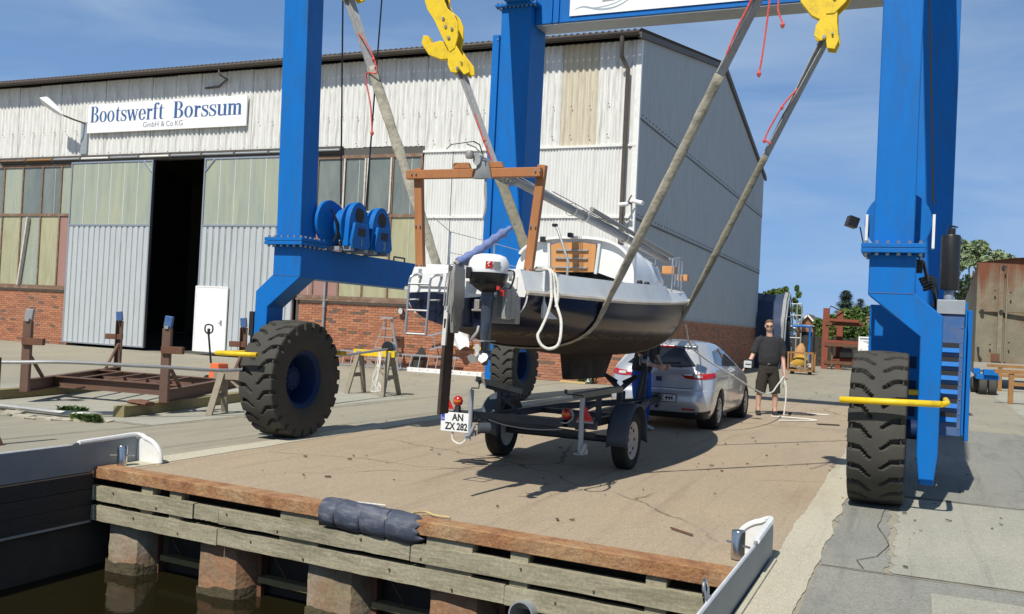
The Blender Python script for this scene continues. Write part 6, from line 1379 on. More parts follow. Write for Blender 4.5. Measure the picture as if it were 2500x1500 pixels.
for sg in (1, -1):
    tl = patch('tail_light', 'lamp_red', lambda v: sg*(.155-.02*v), lambda v: sg*(.345-.01*v), lambda u: .80-.055*u+.09*u*u, lambda u: .845+.055*u, .008, 14, 6)
    patch('reverse_lens', 'glass_lens', sg*.205, sg*.245, .815, .855, .012, 4, 3, tl)
    patch('light_strip', 'plate_white', lambda v: sg*.15, lambda v: sg*.20, lambda u: .842, lambda u: .856+.012*u, .012, 4, 2, tl)
    patch('fog_reflector', 'lamp_red', sg*.15, sg*.225, .325, .35, .006, 6, 2)
patch('bumper_skirt', 'car_trim', -.33, .33, .19, lambda u: .285+.05*abs(2*u-1)**4, .006, 24, 3)
patch('plate_recess', 'car_trim', -.115, .115, .43, .56, .003, 8, 3)
patch('hatch_gap', 'car_trim', -.20, .20, lambda u: .640+.02*abs(2*u-1)**6, lambda u: .648+.02*abs(2*u-1)**6, .003, 20, 1)
cpn = MB(); cpn.box((CX+.06, CY-.012, .495), (.48, .01, .105)); cpn = cpn.build('number_plate', 'plate_white', car, bevel=.003)
m = MB(); m.box((CX+.06, CY-.010, .495), (.50, .009, .125)); m.build('plate_frame', 'car_trim', cpn)
text('plate_text', 'NR', .105, 'ink', cpn, (CX-.085, CY-.0182, .495), (1, 0, 0), (0, 0, 1), .78, .002); text('plate_text', 'Z 444', .105, 'ink', cpn, (CX+.16, CY-.0182, .495), (1, 0, 0), (0, 0, 1), .78, .002)
m = MB(); m.disc((CX+.035, CY-.0182, .51), .02, (0, 1, 0), 10, .002); m.disc((CX+.035, CY-.0182, .475), .02, (0, 1, 0), 10, .002); m.build('plate_seal', 'ink', cpn)
# emblem: stylised S in a small frame
m = MB(); e0 = Vector((CX-.0, CY+.098, .775)); 
m.box(e0+Vector((0, -.006, 0)), (.085, .008, .07)); em = m.build('emblem', 'car_trim', car, bevel=.01)
m = MB()
for z in (.016, -.016): m.box(e0+Vector((.004*(1 if z > 0 else -1), -.012, z)), (.055, .004, .014))
m.bar(e0+Vector((-.024, -.012, .012)), e0+Vector((.024, -.012, -.012)), .004, .012); m.build('emblem_mark', 'chrome', em)
m = MB(); m.box((CX, CY+.535, 1.29), (.96, .16, .022), (R(8), 0, 0)); m.build('roof_spoiler', 'car_silver', car, bevel=.01); m = MB(); m.box((CX, CY+.46, 1.272), (.3, .02, .02)); m.build('brake_lamp', 'lamp_red', car)
m = MB(); m.tube([(CX-.02, CY+.78, 1.37), (CX-.03, CY+.72, 1.50)], [.008, .003], 6); m.lathe([(.03, 0), (.02, .02), (.008, .045)], (CX-.02, CY+.78, 1.365), (0, 0, 1), 10); m.build('antenna', 'car_trim', car, smooth=True)
m = MB(); m.bar((CX-.10, CY+.20, 1.0), (CX+.30, CY+.215, 1.03), .012, .018); m.build('rear_wiper', 'car_trim', car)
mi = MB(); mi.ell([((CX+.80, CY+2.62, 1.0), .05, .04, (1, 0, 0), (0, 1, 0)), ((CX+.90, CY+2.60, 1.0), .10, .06, (0, 0, 1), (0, 1, 0)), ((CX+.99, CY+2.60, 1.0), .085, .06, (0, 0, 1), (0, 1, 0)), ((CX+1.02, CY+2.60, 1.0), .05, .04, (0, 0, 1), (0, 1, 0))], 12); mi = mi.build('door_mirror', 'car_trim', car, smooth=True)
m = MB(); m.box((CX+.935, CY+2.545, 1.0), (.13, .006, .12)); m.build('mirror_glass', 'glass_lens', mi, bevel=.01)
m = MB(); p0 = cp(s_of_y(1.55, .83), .83)+Vector((.015, 0, 0)); m.tube([p0, p0+Vector((.02, .02, .0)), p0+Vector((.02, .15, .01)), p0+Vector((0, .17, .01))], .012, 6); m.build('door_handle', 'car_silver', car, smooth=True)
for ya, yb, z0, z1 in ((1.42, 1.428, .35, .98), (2.50, 2.508, .35, .95)):
    patch('door_gap', 'car_trim', lambda v: s_of_y(ya, z0+(z1-z0)*v), lambda v: s_of_y(yb, z0+(z1-z0)*v), z0, z1, .002, 1, 8)
patch('sill', 'car_trim', .42, .66, .19, .225, .003, 10, 2)
m = MB(); m.bar((CX, CY+.15, .36), (CX+.03, CY-.10, .36), .04, .04); m.lathe([(.001, -.02), (.024, 0), (.001, .03)], (CX+.03, CY-.09, .41), (0, 0, 1), 10); m.build('tow_bar', 'car_trim', car)
# ---------------- people ----------------
def remeshed(mb, name, m_, parent, vox, smooth=6):
    o = mb.build(name, m_, parent, fix=True); r = o.modifiers.new('r', 'REMESH'); r.mode = 'VOXEL'; r.voxel_size = vox; r.use_smooth_shade = True
    s_ = o.modifiers.new('s', 'SMOOTH'); s_.factor = .5; s_.iterations = smooth; bpy.context.view_layer.update(); baked(o); o.data.shade_smooth()
    if not o.data.materials: o.data.materials.append(MATS[m_])
    return o
class Body:
    def __init__(s, org, rt, fw): s.o = Vector(org); s.r = Vector(rt).normalized(); s.f = Vector(fw).normalized(); s.u = Vector((0, 0, 1))
    def P(s, x, y, z): return s.o+s.r*x+s.f*y+s.u*z
    def limb(s, mb, pts, n=12):
        """pts: (x,y,z, ra, rb)"""
        Q = [s.P(*p[:3]) for p in pts]; secs = []
        for i, p in enumerate(pts):
            d = (Q[min(i+1, len(Q)-1)]-Q[max(i-1, 0)]).normalized(); a = s.r-d*s.r.dot(d)
            if a.length < .2: a = s.f-d*s.f.dot(d)
            a.normalize(); b = d.cross(a); secs.append((Q[i], p[3], p[4], a, b))
        mb.ell(secs, n); return mb
    def ball(s, mb, x, y, z, a, b, c):
        k = [(-1, .05), (-.85, .53), (-.5, .866), (0, 1), (.5, .866), (.85, .53), (1, .05)]
        mb.ell([(s.P(x, y, z+c*h), a*q, b*q, s.r, s.f) for h, q in k], 16); return mb
    def hand(s, mb, w_, d, spread, curl=.3, side=1):
        """w_: wrist (local), d: pointing direction (local), spread: across-palm direction"""
        D, S = Vector(d).normalized(), Vector(spread).normalized(); S = (S-D*S.dot(D)).normalized(); K = D.cross(S); W_ = Vector(w_)
        def L(v): return s.P(*v)
        def seg(pts, rs): mb.tube([L(p) for p in pts], rs, 7)
        mb.ell([(L(W_), .026, .02, s.P(*(S))-s.o, s.P(*K)-s.o), (L(W_+D*.04), .038, .017, s.P(*S)-s.o, s.P(*K)-s.o), (L(W_+D*.09), .04, .014, s.P(*S)-s.o, s.P(*K)-s.o)], 10)
        for i, (o_, ln) in enumerate(((-.03, .062), (-.01, .075), (.01, .07), (.03, .055))):
            a = W_+D*.085+S*o_; b = a+D*ln*.5+K*curl*.02; c = b+D*ln*.4*(1-curl*.5)+K*curl*.04; seg([a, b, c], [.0095, .009, .0075])
        a = W_+D*.03+S*-.032; seg([a, a+D*.035-S*.022+K*.01, a+D*.07-S*.026+K*.02], [.011, .0105, .008])
def dress(o, label=None): return o
# man in black beside the car
man = thing('person', 'man in black T-shirt, dark shorts and sunglasses holding a white rope beside the car', 'person', (-2.58, 18.35, 0))
B = Body((-2.58, 18.35, 0), (.95, .31, 0), (.31, -.95, 0))
sk = MB()
B.ball(sk, -.025, .03, 1.70, .074, .092, .115); B.ball(sk, -.03, .065, 1.665, .058, .06, .075)
B.limb(sk, [(0, .0, 1.45, .07, .07), (-.01, .01, 1.54, .058, .06), (-.02, .02, 1.63, .055, .06)])
B.ball(sk, -.035, .125, 1.69, .014, .022, .03); B.ball(sk, -.10, .02, 1.695, .012, .02, .03); B.ball(sk, .05, .02, 1.695, .012, .02, .03)
B.limb(sk, [(0, 0, .85, .15, .10), (0, 0, 1.1, .16, .11), (0, 0, 1.42, .18, .10)])
B.limb(sk, [(-.18, 0, 1.42, .055, .055), (-.27, .0, 1.22, .046, .048), (-.33, .04, 1.08, .04, .042), (-.43, .10, .93, .03, .032), (-.46, .12, .89, .026, .026)])
B.limb(sk, [(.18, 0, 1.42, .055, .055), (.235, -.01, 1.2, .047, .048), (.265, .0, 1.07, .041, .042), (.275, .07, .90, .031, .033), (.275, .10, .83, .026, .026)])
B.hand(sk, (-.46, .12, .89), (-.55, .3, -.75), (.2, .9, .2), .3); B.hand(sk, (.275, .10, .84), (-.05, .25, -1), (.3, 1, .2), 1.2)
for x, fx in ((-.13, -.16), (.12, .15)): B.limb(sk, [(x*.8, 0, .85, .09, .1), (x, .0, .62, .075, .08), (x*1.05, .01, .46, .058, .06), (fx, -.02, .32, .055, .06), (fx, -.01, .16, .038, .042), (fx, 0, .06, .04, .05)])
remeshed(sk, 'body', 'skin', man, .010, 4)
h = MB(); B.ball(h, -.02, .0, 1.745, .083, .098, .085); B.ball(h, -.02, -.035, 1.70, .08, .075, .085); B.ball(h, -.03, .065, 1.785, .06, .045, .035); remeshed(h, 'hair', 'hair', man, .012, 3)
h = MB(); B.limb(h, [(-.095, .10, 1.705, .017, .012), (-.06, .128, 1.702, .023, .01), (-.035, .135, 1.706, .010, .008), (-.01, .128, 1.702, .023, .01), (.025, .10, 1.705, .017, .012)], 8); B.limb(h, [(.03, .09, 1.708, .006, .004), (.052, .0, 1.705, .006, .004)], 6); h.build('sunglasses', 'ink', man, smooth=True)
h = MB(); B.limb(h, [(0, .0, .97, .185, .135), (0, .01, 1.02, .20, .15), (0, .015, 1.12, .205, .155), (0, .005, 1.28, .215, .14), (0, -.005, 1.40, .215, .12), (0, -.01, 1.47, .15, .10), (0, 0, 1.515, .075, .075)], 20)
B.limb(h, [(-.12, 0, 1.45, .085, .085), (-.20, 0, 1.41, .085, .085), (-.25, .0, 1.30, .078, .08), (-.295, .02, 1.17, .075, .078)]); B.limb(h, [(.12, 0, 1.45, .085, .085), (.20, 0, 1.41, .085, .085), (.235, -.005, 1.30, .078, .08), (.262, .0, 1.16, .072, .076)]); remeshed(h, 'shirt', 'shirt_black', man, .012, 3)
h = MB(); B.limb(h, [(0, 0, 1.0, .175, .125), (0, 0, .9, .185, .135), (0, 0, .80, .17, .125)], 18)
for x in (-1, 1): B.limb(h, [(x*.085, 0, .86, .105, .115), (x*.105, 0, .70, .11, .112), (x*.125, .0, .55, .105, .105), (x*.14, .005, .42, .10, .098)], 16); B.ball(h, x*.205, 0, .62, .028, .06, .08)
remeshed(h, 'shorts', 'shorts_brown', man, .012, 3)
h = MB(); B.limb(h, [(0, 0, .975, .188, .138), (0, 0, 1.005, .188, .138)], 20); h.build('belt', 'ink', man, smooth=True); h = MB(); q = B.P(-.03, .142, .99); h.box(q, (.05, .012, .035)); h.build('buckle', 'chrome', man)
for x in (-.16, .15):
    h = MB(); B.limb(h, [(x, -.09, .03, .035, .03), (x, -.06, .05, .045, .048), (x, 0, .055, .048, .05), (x-.01, .08, .042, .05, .038), (x-.012, .15, .032, .046, .028), (x-.012, .185, .025, .028, .02)]); B.limb(h, [(x, -.03, .05, .045, .05), (x, -.02, .15, .043, .045)]); remeshed(h, 'shoe', 'shoe_dark', man, .01, 2)
# rope from the bow through his hand to the ground
hp = B.P(.265, .13, .76)
rp = MB(); rp.tube(curve([(XB+.62, 12.6, 1.62), (-2.95, 13.5, 1.25), (-2.55, 14.6, .85), (-2.35, 16.0, .56), (-2.32, 17.0, .52), (-2.33, 17.7, .60), hp], 60), .013, 7)
rp.tube(curve([hp, hp+Vector((.02, -.02, -.12)), hp+Vector((.0, -.03, -.2)), hp+Vector((.03, -.02, -.1)), hp+Vector((.05, -.02, -.18)), hp+Vector((.06, -.05, -.4)), hp+Vector((.04, -.08, -.72))], 40), .014, 7)
rp.tube(curve([(-2.45, 18.0, .02), (-2.2, 18.05, .02), (-1.75, 18.0, .02), (-1.62, 17.85, .02), (-1.78, 17.65, .02), (-2.05, 17.35, .02), (-2.2, 17.2, .02)], 40), .014, 7); rp.tube(curve([(-1.95, 19.3, .02), (-1.75, 19.35, .02), (-1.55, 19.4, .02)], 10), .014, 7)
single('bow_rope', 'long white rope from the boat bow through the standing man\'s hand', 'rope', rp, 'rope_white', smooth=True)
# helper bending at the trailer winch, mostly behind the hull
p2 = thing('person', 'person in black top and blue trousers at the trailer winch behind the hull', 'person', (-3.78, 13.75, 0))
B = Body((-3.80, 13.78, 0), (.25, .97, 0), (.95, -.3, 0))
sk = MB(); B.ball(sk, 0, .22, 1.56, .075, .09, .11); B.limb(sk, [(0, .12, 1.36, .065, .065), (0, .2, 1.5, .055, .055)]); B.limb(sk, [(0, 0, .9, .14, .1), (0, .06, 1.15, .15, .1), (0, .12, 1.36, .15, .09)])
for x in (-1, 1): B.limb(sk, [(x*.18, .12, 1.34, .052, .052), (x*.22, .10, 1.14, .043, .045), (x*.16, .24, 1.0, .033, .035), (x*.10, .31, .98, .026, .026)]); B.hand(sk, (x*.10, .31, .98), (-.3*x, 1, .0), (0, .2, 1), .8)
for x in (-1, 1): B.limb(sk, [(x*.09, 0, .85, .085, .09), (x*.10, .03, .48, .055, .06), (x*.11, 0, .10, .038, .042)])
remeshed(sk, 'body', 'skin', p2, .010, 4)
h = MB(); B.limb(h, [(0, -.01, .88, .17, .14), (0, .02, 1.0, .185, .15), (0, .07, 1.2, .2, .14), (0, .11, 1.36, .17, .11), (0, .14, 1.42, .08, .075)], 18)
for x in (-1, 1): B.limb(h, [(x*.13, .11, 1.35, .085, .085), (x*.2, .11, 1.3, .08, .08), (x*.225, .10, 1.15, .07, .072)])
remeshed(h, 'shirt', 'shirt_black', p2, .013, 3)
h = MB(); B.limb(h, [(0, 0, .95, .165, .125), (0, 0, .85, .175, .135), (0, 0, .76, .16, .125)], 18)
for x in (-1, 1): B.limb(h, [(x*.085, 0, .84, .1, .115), (x*.10, .02, .62, .09, .1), (x*.105, .035, .46, .082, .088), (x*.11, .01, .25, .075, .08), (x*.11, 0, .07, .075, .082)], 16)
remeshed(h, 'trousers', 'trouser_blue', p2, .013, 3)
h = MB(); B.ball(h, 0, .2, 1.62, .082, .095, .07); B.ball(h, 0, .16, 1.57, .08, .07, .08); remeshed(h, 'hair', 'hair', p2, .014, 3)
for x in (-.11, .11):
    h = MB(); B.limb(h, [(x, -.08, .03, .035, .03), (x, -.05, .05, .045, .045), (x, .05, .05, .048, .045), (x, .13, .038, .048, .034), (x, .19, .028, .03, .022)]); remeshed(h, 'shoe', 'shoe_white', p2, .01, 2)
cb = MB()
rr = random.Random(9)
for i in range(10): P = [(-2.15+.32*math.cos(a+i)+rr.uniform(-.08, .08), 19.15+.12*math.sin(a+i)+rr.uniform(-.05, .05), .02+.01*rr.random()) for a in [R(50*k) for k in range(9)]]; cb.tube(curve(P, 30), .008, 5)
single('cable_heap', 'flat heap of black cable on the ground behind the standing man', 'cable', cb, 'cable', smooth=True)
# ---------------- left yard ----------------
cr_ = thing('boat_cradle', 'rusty brown steel boat cradle with padded posts on the left', 'cradle', (-11.6, 11.6, 0))
P1, P3, P2, P4 = Vector((-11.98, 9.8, 0)), Vector((-9.66, 10.15, 0)), Vector((-13.75, 13.25, 0)), Vector((-11.05, 13.5, 0))
def cpost(P, Q, pad, out):
    d = (Q-P).normalized(); n = Vector((-d.y, d.x, 0)); ang = math.atan2(d.y, d.x); Mr = Matrix.Rotation(ang, 3, 'Z')
    m = MB(); z0, z1 = .16, 1.20
    for o_, sx in ((0, 1),): 
        # channel section: web and two flanges
        m.box(P+Vector((0, 0, (z0+z1)/2)), (.012, .11, z1-z0), Mr); m.box(P+n*.055+d*.035+Vector((0, 0, (z0+z1)/2)), (.07, .012, z1-z0), Mr); m.box(P-n*.055+d*.035+Vector((0, 0, (z0+z1)/2)), (.07, .012, z1-z0), Mr)
    m.build('post', 'cradle', cr_)
    m = MB(); c = P+Vector((0, 0, .90)); m.box(c-n*.10*out, (.10, .30, .10), Mr); m.build('arm', 'rust_dark', cr_, bevel=.004)
    m = MB(); m.bar(P+d*.04+Vector((0, 0, .76)), P+d*.62+Vector((0, 0, .34)), .035, .045); m.build('brace', 'cradle', cr_)
    m = MB(); m.box(P+d*.06+Vector((0, 0, 1.29)), (.07, .11, .17), Mr @ Matrix.Rotation(.12*out, 3, 'X')); m.build('pad', pad, cr_, bevel=.01)
    m = MB(); m.box(P+d*.02+Vector((0, 0, 1.215)), (.10, .05, .04), Mr); m.build('pad_bracket', 'alu_dull', cr_)
cpost(P1, P2, 'tarp_grey', 1); cpost(P3, P4, 'blue_faded', 1); cpost(P2, P1, 'blue_faded', 1); cpost(P4, P3, 'blue_faded', 1)
for a, b in ((P1, P2), (P3, P4)):
    d = (b-a).normalized(); m = MB()
    z = Vector((0, 0, .245)); m.bar(a+d*.0+z, b+z, .012, .17); m.bar(a+z+Vector((0, 0, .085)), b+z+Vector((0, 0, .085)), .11, .014); m.bar(a+z-Vector((0, 0, .085)), b+z-Vector((0, 0, .085)), .11, .014); m.build('cross_beam', 'cradle', cr_)
for f in (.27, .75):
    a, b = P1.lerp(P2, f), P3.lerp(P4, f); z = Vector((0, 0, .25)); m = MB(); m.bar(a+z, b+z, .012, .15); m.bar(a+z+Vector((0, -.03, .08)), b+z+Vector((0, -.03, .08)), .09, .014); m.bar(a+z-Vector((0, .03, .08)), b+z-Vector((0, .03, .08)), .09, .014); m.build('long_beam', 'cradle', cr_)
for f in (.2, .38, .56, .74):
    a, b = P1.lerp(P2, .27).lerp(P3.lerp(P4, .27), f), P1.lerp(P2, .75).lerp(P3.lerp(P4, .75), f); m = MB(); m.bar(a+Vector((0, 0, .33)), b+Vector((0, 0, .33)), .06, .012); m.build('floor_strip', 'cradle', cr_)
for a, b, lb in ((Vector((-12.55, 9.75, 0)), Vector((-13.2, 13.6, 0)), 'old green timber baulk under the left side of the cradle'), (Vector((-9.72, 9.42, 0)), Vector((-10.45, 13.6, 0)), 'old green timber baulk under the right side of the cradle')):
    m = MB(); z = Vector((0, 0, .077)); m.bar(a+z, b+z, .17, .15); single('timber_baulk', lb, 'timber', m, 'timber_green', 'timber baulks under the cradle', bevel=.008)
m = MB(); m.ell([((-9.55, 9.8, .17), .10, .03, (0, 1, 0), (0, 0, 1)), ((-9.75, 9.82, .18), .12, .04, (0, 1, 0), (0, 0, 1)), ((-9.95, 9.86, .17), .09, .03, (0, 1, 0), (0, 0, 1))], 8); single('wood_wedge', 'small brown wedge on the baulk at the cradle post foot', 'wedge', m, 'rust_dark')
# pallet truck
pj = thing('pallet_truck', 'orange hand pallet truck with black handle by the white wicket door', 'pallet truck', (-13.1, 15.0, 0))
m = MB(); m.tube([(-13.05, 15.05, .25), (-13.08, 15.0, .45), (-13.13, 14.95, 1.0)], .02, 8); m.build('tiller', 'plastic_black', pj, smooth=True)
m = MB(); m.tube(curve([(-13.13, 14.95, 1.0), (-13.22, 14.95, 1.05), (-13.22, 14.95, 1.16), (-13.13, 14.95, 1.19), (-13.04, 14.95, 1.16), (-13.04, 14.95, 1.05), (-13.13, 14.95, 1.0)], 30), .016, 7); m.box((-13.13, 14.95, 1.05), (.04, .04, .12)); m.build('handle', 'plastic_black', pj, smooth=True)
m = MB(); m.prism([(-13.02, .42), (-12.82, .42), (-12.80, .30), (-12.86, .08), (-13.06, .06), (-13.04, .25)], 1, 14.92, 15.22); m.build('pump_body', 'orange', pj, bevel=.015)
for y in (14.98, 15.16):
    m = MB(); m.lathe([(.02, -.03), (.085, -.03), (.085, .03), (.02, .03)], (-13.12, y, .087), (0, 1, 0), 20); m.build('steer_wheel', 'rubber_black', pj, smooth=True, angle=40)
for y in (14.90, 15.30):
    m = MB(); m.mm((-12.85, y-.07, .10), (-11.7, y+.07, .16)); m.build('fork', 'orange', pj, bevel=.008)
m = MB(); m.tube([(-12.82, 15.0, .22), (-12.5, 15.0, .18)], .05, 10); m.build('lift_rod', 'timber_horse', pj, smooth=True)
# sawhorses
def horse(label, c, d, ln, h, topm, sp=.32):
    c, d = Vector(c), Vector(d).normalized(); n = Vector((-d.y, d.x, 0)); t_ = thing('sawhorse', label, 'sawhorse', c)
    m = MB(); m.bar(c-d*ln/2+Vector((0, 0, h-.06)), c+d*ln/2+Vector((0, 0, h-.06)), .09, .12); m.build('top_beam', topm, t_, bevel=.005)
    for e in (-1, 1):
        for s in (-1, 1):
            a = c+d*e*(ln/2-.12)+n*s*.04+Vector((0, 0, h-.03)); b = c+d*e*(ln/2-.06)+n*s*sp; m = MB(); m.bar(a, b+Vector((0, 0, .0)), .09, .045, n); m.build('leg', 'timber_horse', t_)
        m = MB(); q = c+d*e*(ln/2-.05)+Vector((0, 0, h*.42)); m.bar(q-n*sp*.68, q+n*sp*.68, .03, .08); m.build('leg_tie', 'timber_horse', t_)
    m = MB(); m.bar(c+d*(ln/2-.1)+Vector((0, 0, h*.35)), c-d*(ln/2-.25)+Vector((0, 0, h*.8)), .06, .03); m.build('brace', 'timber_horse', t_)
horse('wooden sawhorse with yellow painted beam carrying the furler drum', (-9.68, 15.72, 0), (1, .02, 0), .92, .86, 'yellow')
horse('grey wooden sawhorse half hidden behind the near left tyre', (-8.95, 10.85, 0), (.96, .28, 0), .7, .62, 'timber_horse', .26)
# furler: flexible foil with drum, sagging across the sawhorses
fu = thing('roller_furler', 'long thin grey furling foil with drum laid across the sawhorses', 'furler', (-9.1, 10.9, .65))
m = MB(); m.tube(curve([(-9.40, 15.74, .895), (-9.1, 13.2, .78), (-8.86, 10.85, .655), (-9.25, 9.7, .695), (-9.95, 8.75, .735), (-10.6, 8.15, .71), (-12.6, 6.4, .68)], 60), .024, 8); m.build('foil', 'alu_dull', fu, smooth=True)
m = MB(); m.lathe([(.03, -.06), (.135, -.05), (.14, -.04), (.10, -.035), (.10, .035), (.14, .04), (.135, .05), (.03, .06)], (-9.40, 15.76, .91), (.1, 1, .06), 28, True); m.build('drum', 'plastic_black', fu, smooth=True, angle=40); m = MB(); m.lathe([(.136, -.045), (.142, -.02), (.142, .02), (.136, .045)], (-9.40, 15.76, .91), (.1, 1, .06), 28); m.build('drum_guard', 'chrome', fu, smooth=True)
rr = random.Random(21); m = MB()
for i in range(7): m.tube(curve([(-9.45+rr.uniform(-.03, .05), 15.55, .86), (-9.46+rr.uniform(-.05, .05), 15.5, .6), (-9.46+rr.uniform(-.1, .08), 15.48, .3), (-9.5+rr.uniform(-.12, .1), 15.5, .08), (-9.42+rr.uniform(-.1, .1), 15.5, .12), (-9.45, 15.5, .3)], 30), .008, 5)
single('furling_line', 'tangle of white line hanging from the yellow sawhorse to the ground', 'rope', m, 'rope_white', smooth=True)
# things along the wall
sd = thing('step_ladder', 'aluminium step ladder standing by the brick wall', 'ladder', (-14.1, 23.4, 0))
for x, xb in ((-14.2, -14.6), (-14.0, -13.55)):
    m = MB(); m.bar((x, 23.55, 1.48), (xb, 23.3, 0), .05, .03); m.build('stile', 'alu_dull', sd)
    m = MB(); m.bar((x, 23.6, 1.40), ((x+xb)/2, 23.85, 0), .035, .025); m.build('rear_stile', 'alu_dull', sd)
for z in (.3, .62, .94, 1.2): k = (1.48-z)/1.48; m = MB(); m.bar((-14.2-.4*k, 23.55-.25*k, z), (-14.0+.45*k, 23.55-.25*k, z), .08, .03); m.build('step', 'alu_dull', sd)
m = MB(); m.box((-14.1, 23.55, 1.5), (.40, .22, .06)); m.build('top_platform', 'alu_dull', sd)
def ladder(label, A, B, C, nr, r=.022):
    """A-B first rail, A-C offset to second rail"""
    A, B, C = Vector(A), Vector(B), Vector(C); t_ = thing('ladder', label, 'ladder', A, 'ladders along the brick wall')
    for o_ in (Vector(), C-A): m = MB(); m.bar(A+o_, B+o_, r*2.2, r*1.4, (0, 1, 0)); m.build('rail', 'aluminium', t_)
    for i in range(nr): m = MB(); p = A.lerp(B, (i+.6)/nr); m.tube([p, p+C-A], r*.7, 6); m.build('rung', 'aluminium', t_, smooth=True)
ladder('short ladder hung slanting on the brick wall behind the rudder', (-12.95, 23.85, 1.03), (-11.6, 23.85, 1.42), (-12.85, 23.85, .65), 5)
ladder('long ladder lying on edge along the foot of the brick wall', (-15.9, 23.85, .46), (-11.9, 23.85, .46), (-15.9, 23.72, .06), 14)
m = MB(); m.mm((-13.35, 23.45, 0), (-11.0, 23.62, .12)); q = thing('white_beam', 'white perforated beam lying on the ground along the wall', 'beam', (-12.2, 23.5, 0)); m.build('channel', 'white_paint', q, bevel=.006)
m = MB()
for i in range(9): m.disc((-13.2+.26*i, 23.449, .07), .014, (0, 1, 0), 8, .004)
m.build('holes', 'ink', q)['kind'] = 'stuff'
m = MB(); m.add([(-13.55, 23.9, .0), (-13.15, 23.9, .0), (-13.05, 23.97, .55), (-13.2, 23.99, .72), (-13.45, 23.95, .35)], [[0, 1, 2, 3, 4]]); o = single('dark_triangle', 'dark flat triangular shape against the brick wall beside the step ladder', 'board', m, 'fence_dark'); q = o.modifiers.new('s', 'SOLIDIFY'); q.thickness = .02  # thin dark polygon, roughly triangular, set upright before the bricks
m = MB(); m.grid(lambda u, v: (-12.15+.55*u, 23.78+.05*math.sin(7*u+5*v), .75+.5*v+.06*math.sin(9*u)), 12, 12); o = single('plastic_sheet', 'crumpled white plastic sheet stuck behind the hung ladder', 'sheet', m, 'white_clean')
m = MB(); m.bar((-8.75, 23.7, .03), (-8.0, 23.6, .03), .10, .05); single('yellow_plank', 'short pale yellow plank at the foot of the wall behind the keel', 'plank', m, 'rope_straw')
# ---------------- background on the right ----------------
tn = thing('tarpaulin_shelter', 'dark blue tarpaulin boat shelter at the far corner of the hall', 'shelter', (-6.5, 49, 0))
TP = [(45.2, 0), (45.2, 1.2), (45.25, 2.3), (46.1, 3.2), (47.3, 3.62), (48.5, 3.25), (49.5, 2.3), (49.6, 1.2), (49.6, 0)]
def tent(u, v):
    """a tunnel along x: closed towards the hall, open at the right end"""
    k = v*8; i = min(7, int(k)); t = k-i; y = TP[i][0]*(1-t)+TP[i+1][0]*t; z = TP[i][1]*(1-t)+TP[i+1][1]*t
    return (-9.5+3.62*u+.10*math.sin(v*6.3), y+.05*math.sin(u*19+v*7), z+.05*math.sin(u*11+v*5)*(1 if 0 < v < 1 else 0))
m = MB(); m.grid(tent, 18, 40); m.build('cover', 'tarp_blue', tn, smooth=True)
ps = [Vector(tent(1, i/40)) for i in range(41)]
m = MB(); strap(m, [p+Vector((-.05, 0, .03)) for p in ps[5:36]], .16, .02, Vector((1, 0, 0))); m.build('edge_flap', 'tarp_grey', tn, smooth=True)
m = MB(); m.add([Vector((-6.9, 47.4, 1.4))]+[Vector((-6.9, p.y, p.z)) for p in ps], [[0, i+1, i+2] for i in range(40)]); m.build('inner_shade', 'shelter_shade', tn)  # sheet across the tunnel; its near-black colour stands for the shade inside
m = MB(); m.tube([p+Vector((.1, 0, 0)) for p in ps], .04, 6); m.build('hoop', 'galv', tn, smooth=True); m = MB(); m.tube([(-5.85, 46.3, 0), (-5.85, 46.3, 3.2)], .03, 6); m.tube([(-5.85, 45.6, 2.5), (-5.85, 49.3, 2.55)], .03, 6); m.build('door_pole', 'galv', tn, smooth=True)
# blue steel frame
fr = thing('pipe_frame', 'blue tubular frame standing beside the tarpaulin shelter', 'frame', (-4.7, 43, 0))
m = MB(); m.tube(curve([(-4.35, 43, 0), (-4.35, 43, 1.8), (-4.4, 43, 2.0), (-4.6, 43, 2.03), (-5.1, 43, 2.02)], 30), .05, 8); m.build('front_tube', 'blue', fr, smooth=True)
m = MB(); m.tube(curve([(-4.2, 43.4, 0), (-4.2, 43.4, 1.8), (-4.3, 43.4, 2.05), (-5.1, 43.4, 2.05)], 26), .05, 8); m.build('rear_tube', 'plastic_black', fr, smooth=True)
m = MB()
for x in (-4.95, -4.75): m.tube([(x, 43.2, 0), (x, 43.2, 3.0)], .03, 6)
for z in (3.0, 2.5, 2.0, 1.5): m.tube([(-5.2, 43.2, z), (-4.75, 43.2, z)], .028, 6)
m.build('galvanised_tube', 'galv', fr, smooth=True)
# cart with rubbish
ct = thing('mesh_cart', 'rusty open yard cart loaded with yellow sacks and scrap', 'cart', (-4.4, 40.6, 0))
m = MB(); m.mm((-4.9, 40.2, .12), (-3.9, 41.2, .2)); m.build('deck', 'ochre_steel', ct)
for x in (-4.88, -4.2, -3.92):
    for y in (40.22, 41.15): m = MB(); m.box((x, y, .55), (.07, .06, .75)); m.build('stake', 'timber_horse' if x == -4.2 else 'ochre_steel', ct)
m = MB(); m.mm((-4.9, 40.2, .86), (-3.9, 40.26, .92)); m.mm((-4.9, 41.12, .86), (-3.9, 41.18, .92)); m.build('top_rail', 'ochre_steel', ct)
for x in (-4.75, -4.05):
    for y in (40.35, 41.0): m = MB(); m.lathe([(.02, -.04), (.06, -.04), (.06, .04), (.02, .04)], (x, y, .06), (1, 0, 0), 12); m.build('caster', 'rubber_black', ct)
rr = random.Random(6); m = MB()
for i in range(46): m.box((rr.uniform(-4.85, -3.98), rr.uniform(40.3, 41.1), .24+rr.random()*.16), (rr.uniform(.06, .2), rr.uniform(.06, .2), rr.uniform(.04, .12)), (rr.random(), rr.random(), rr.random()))
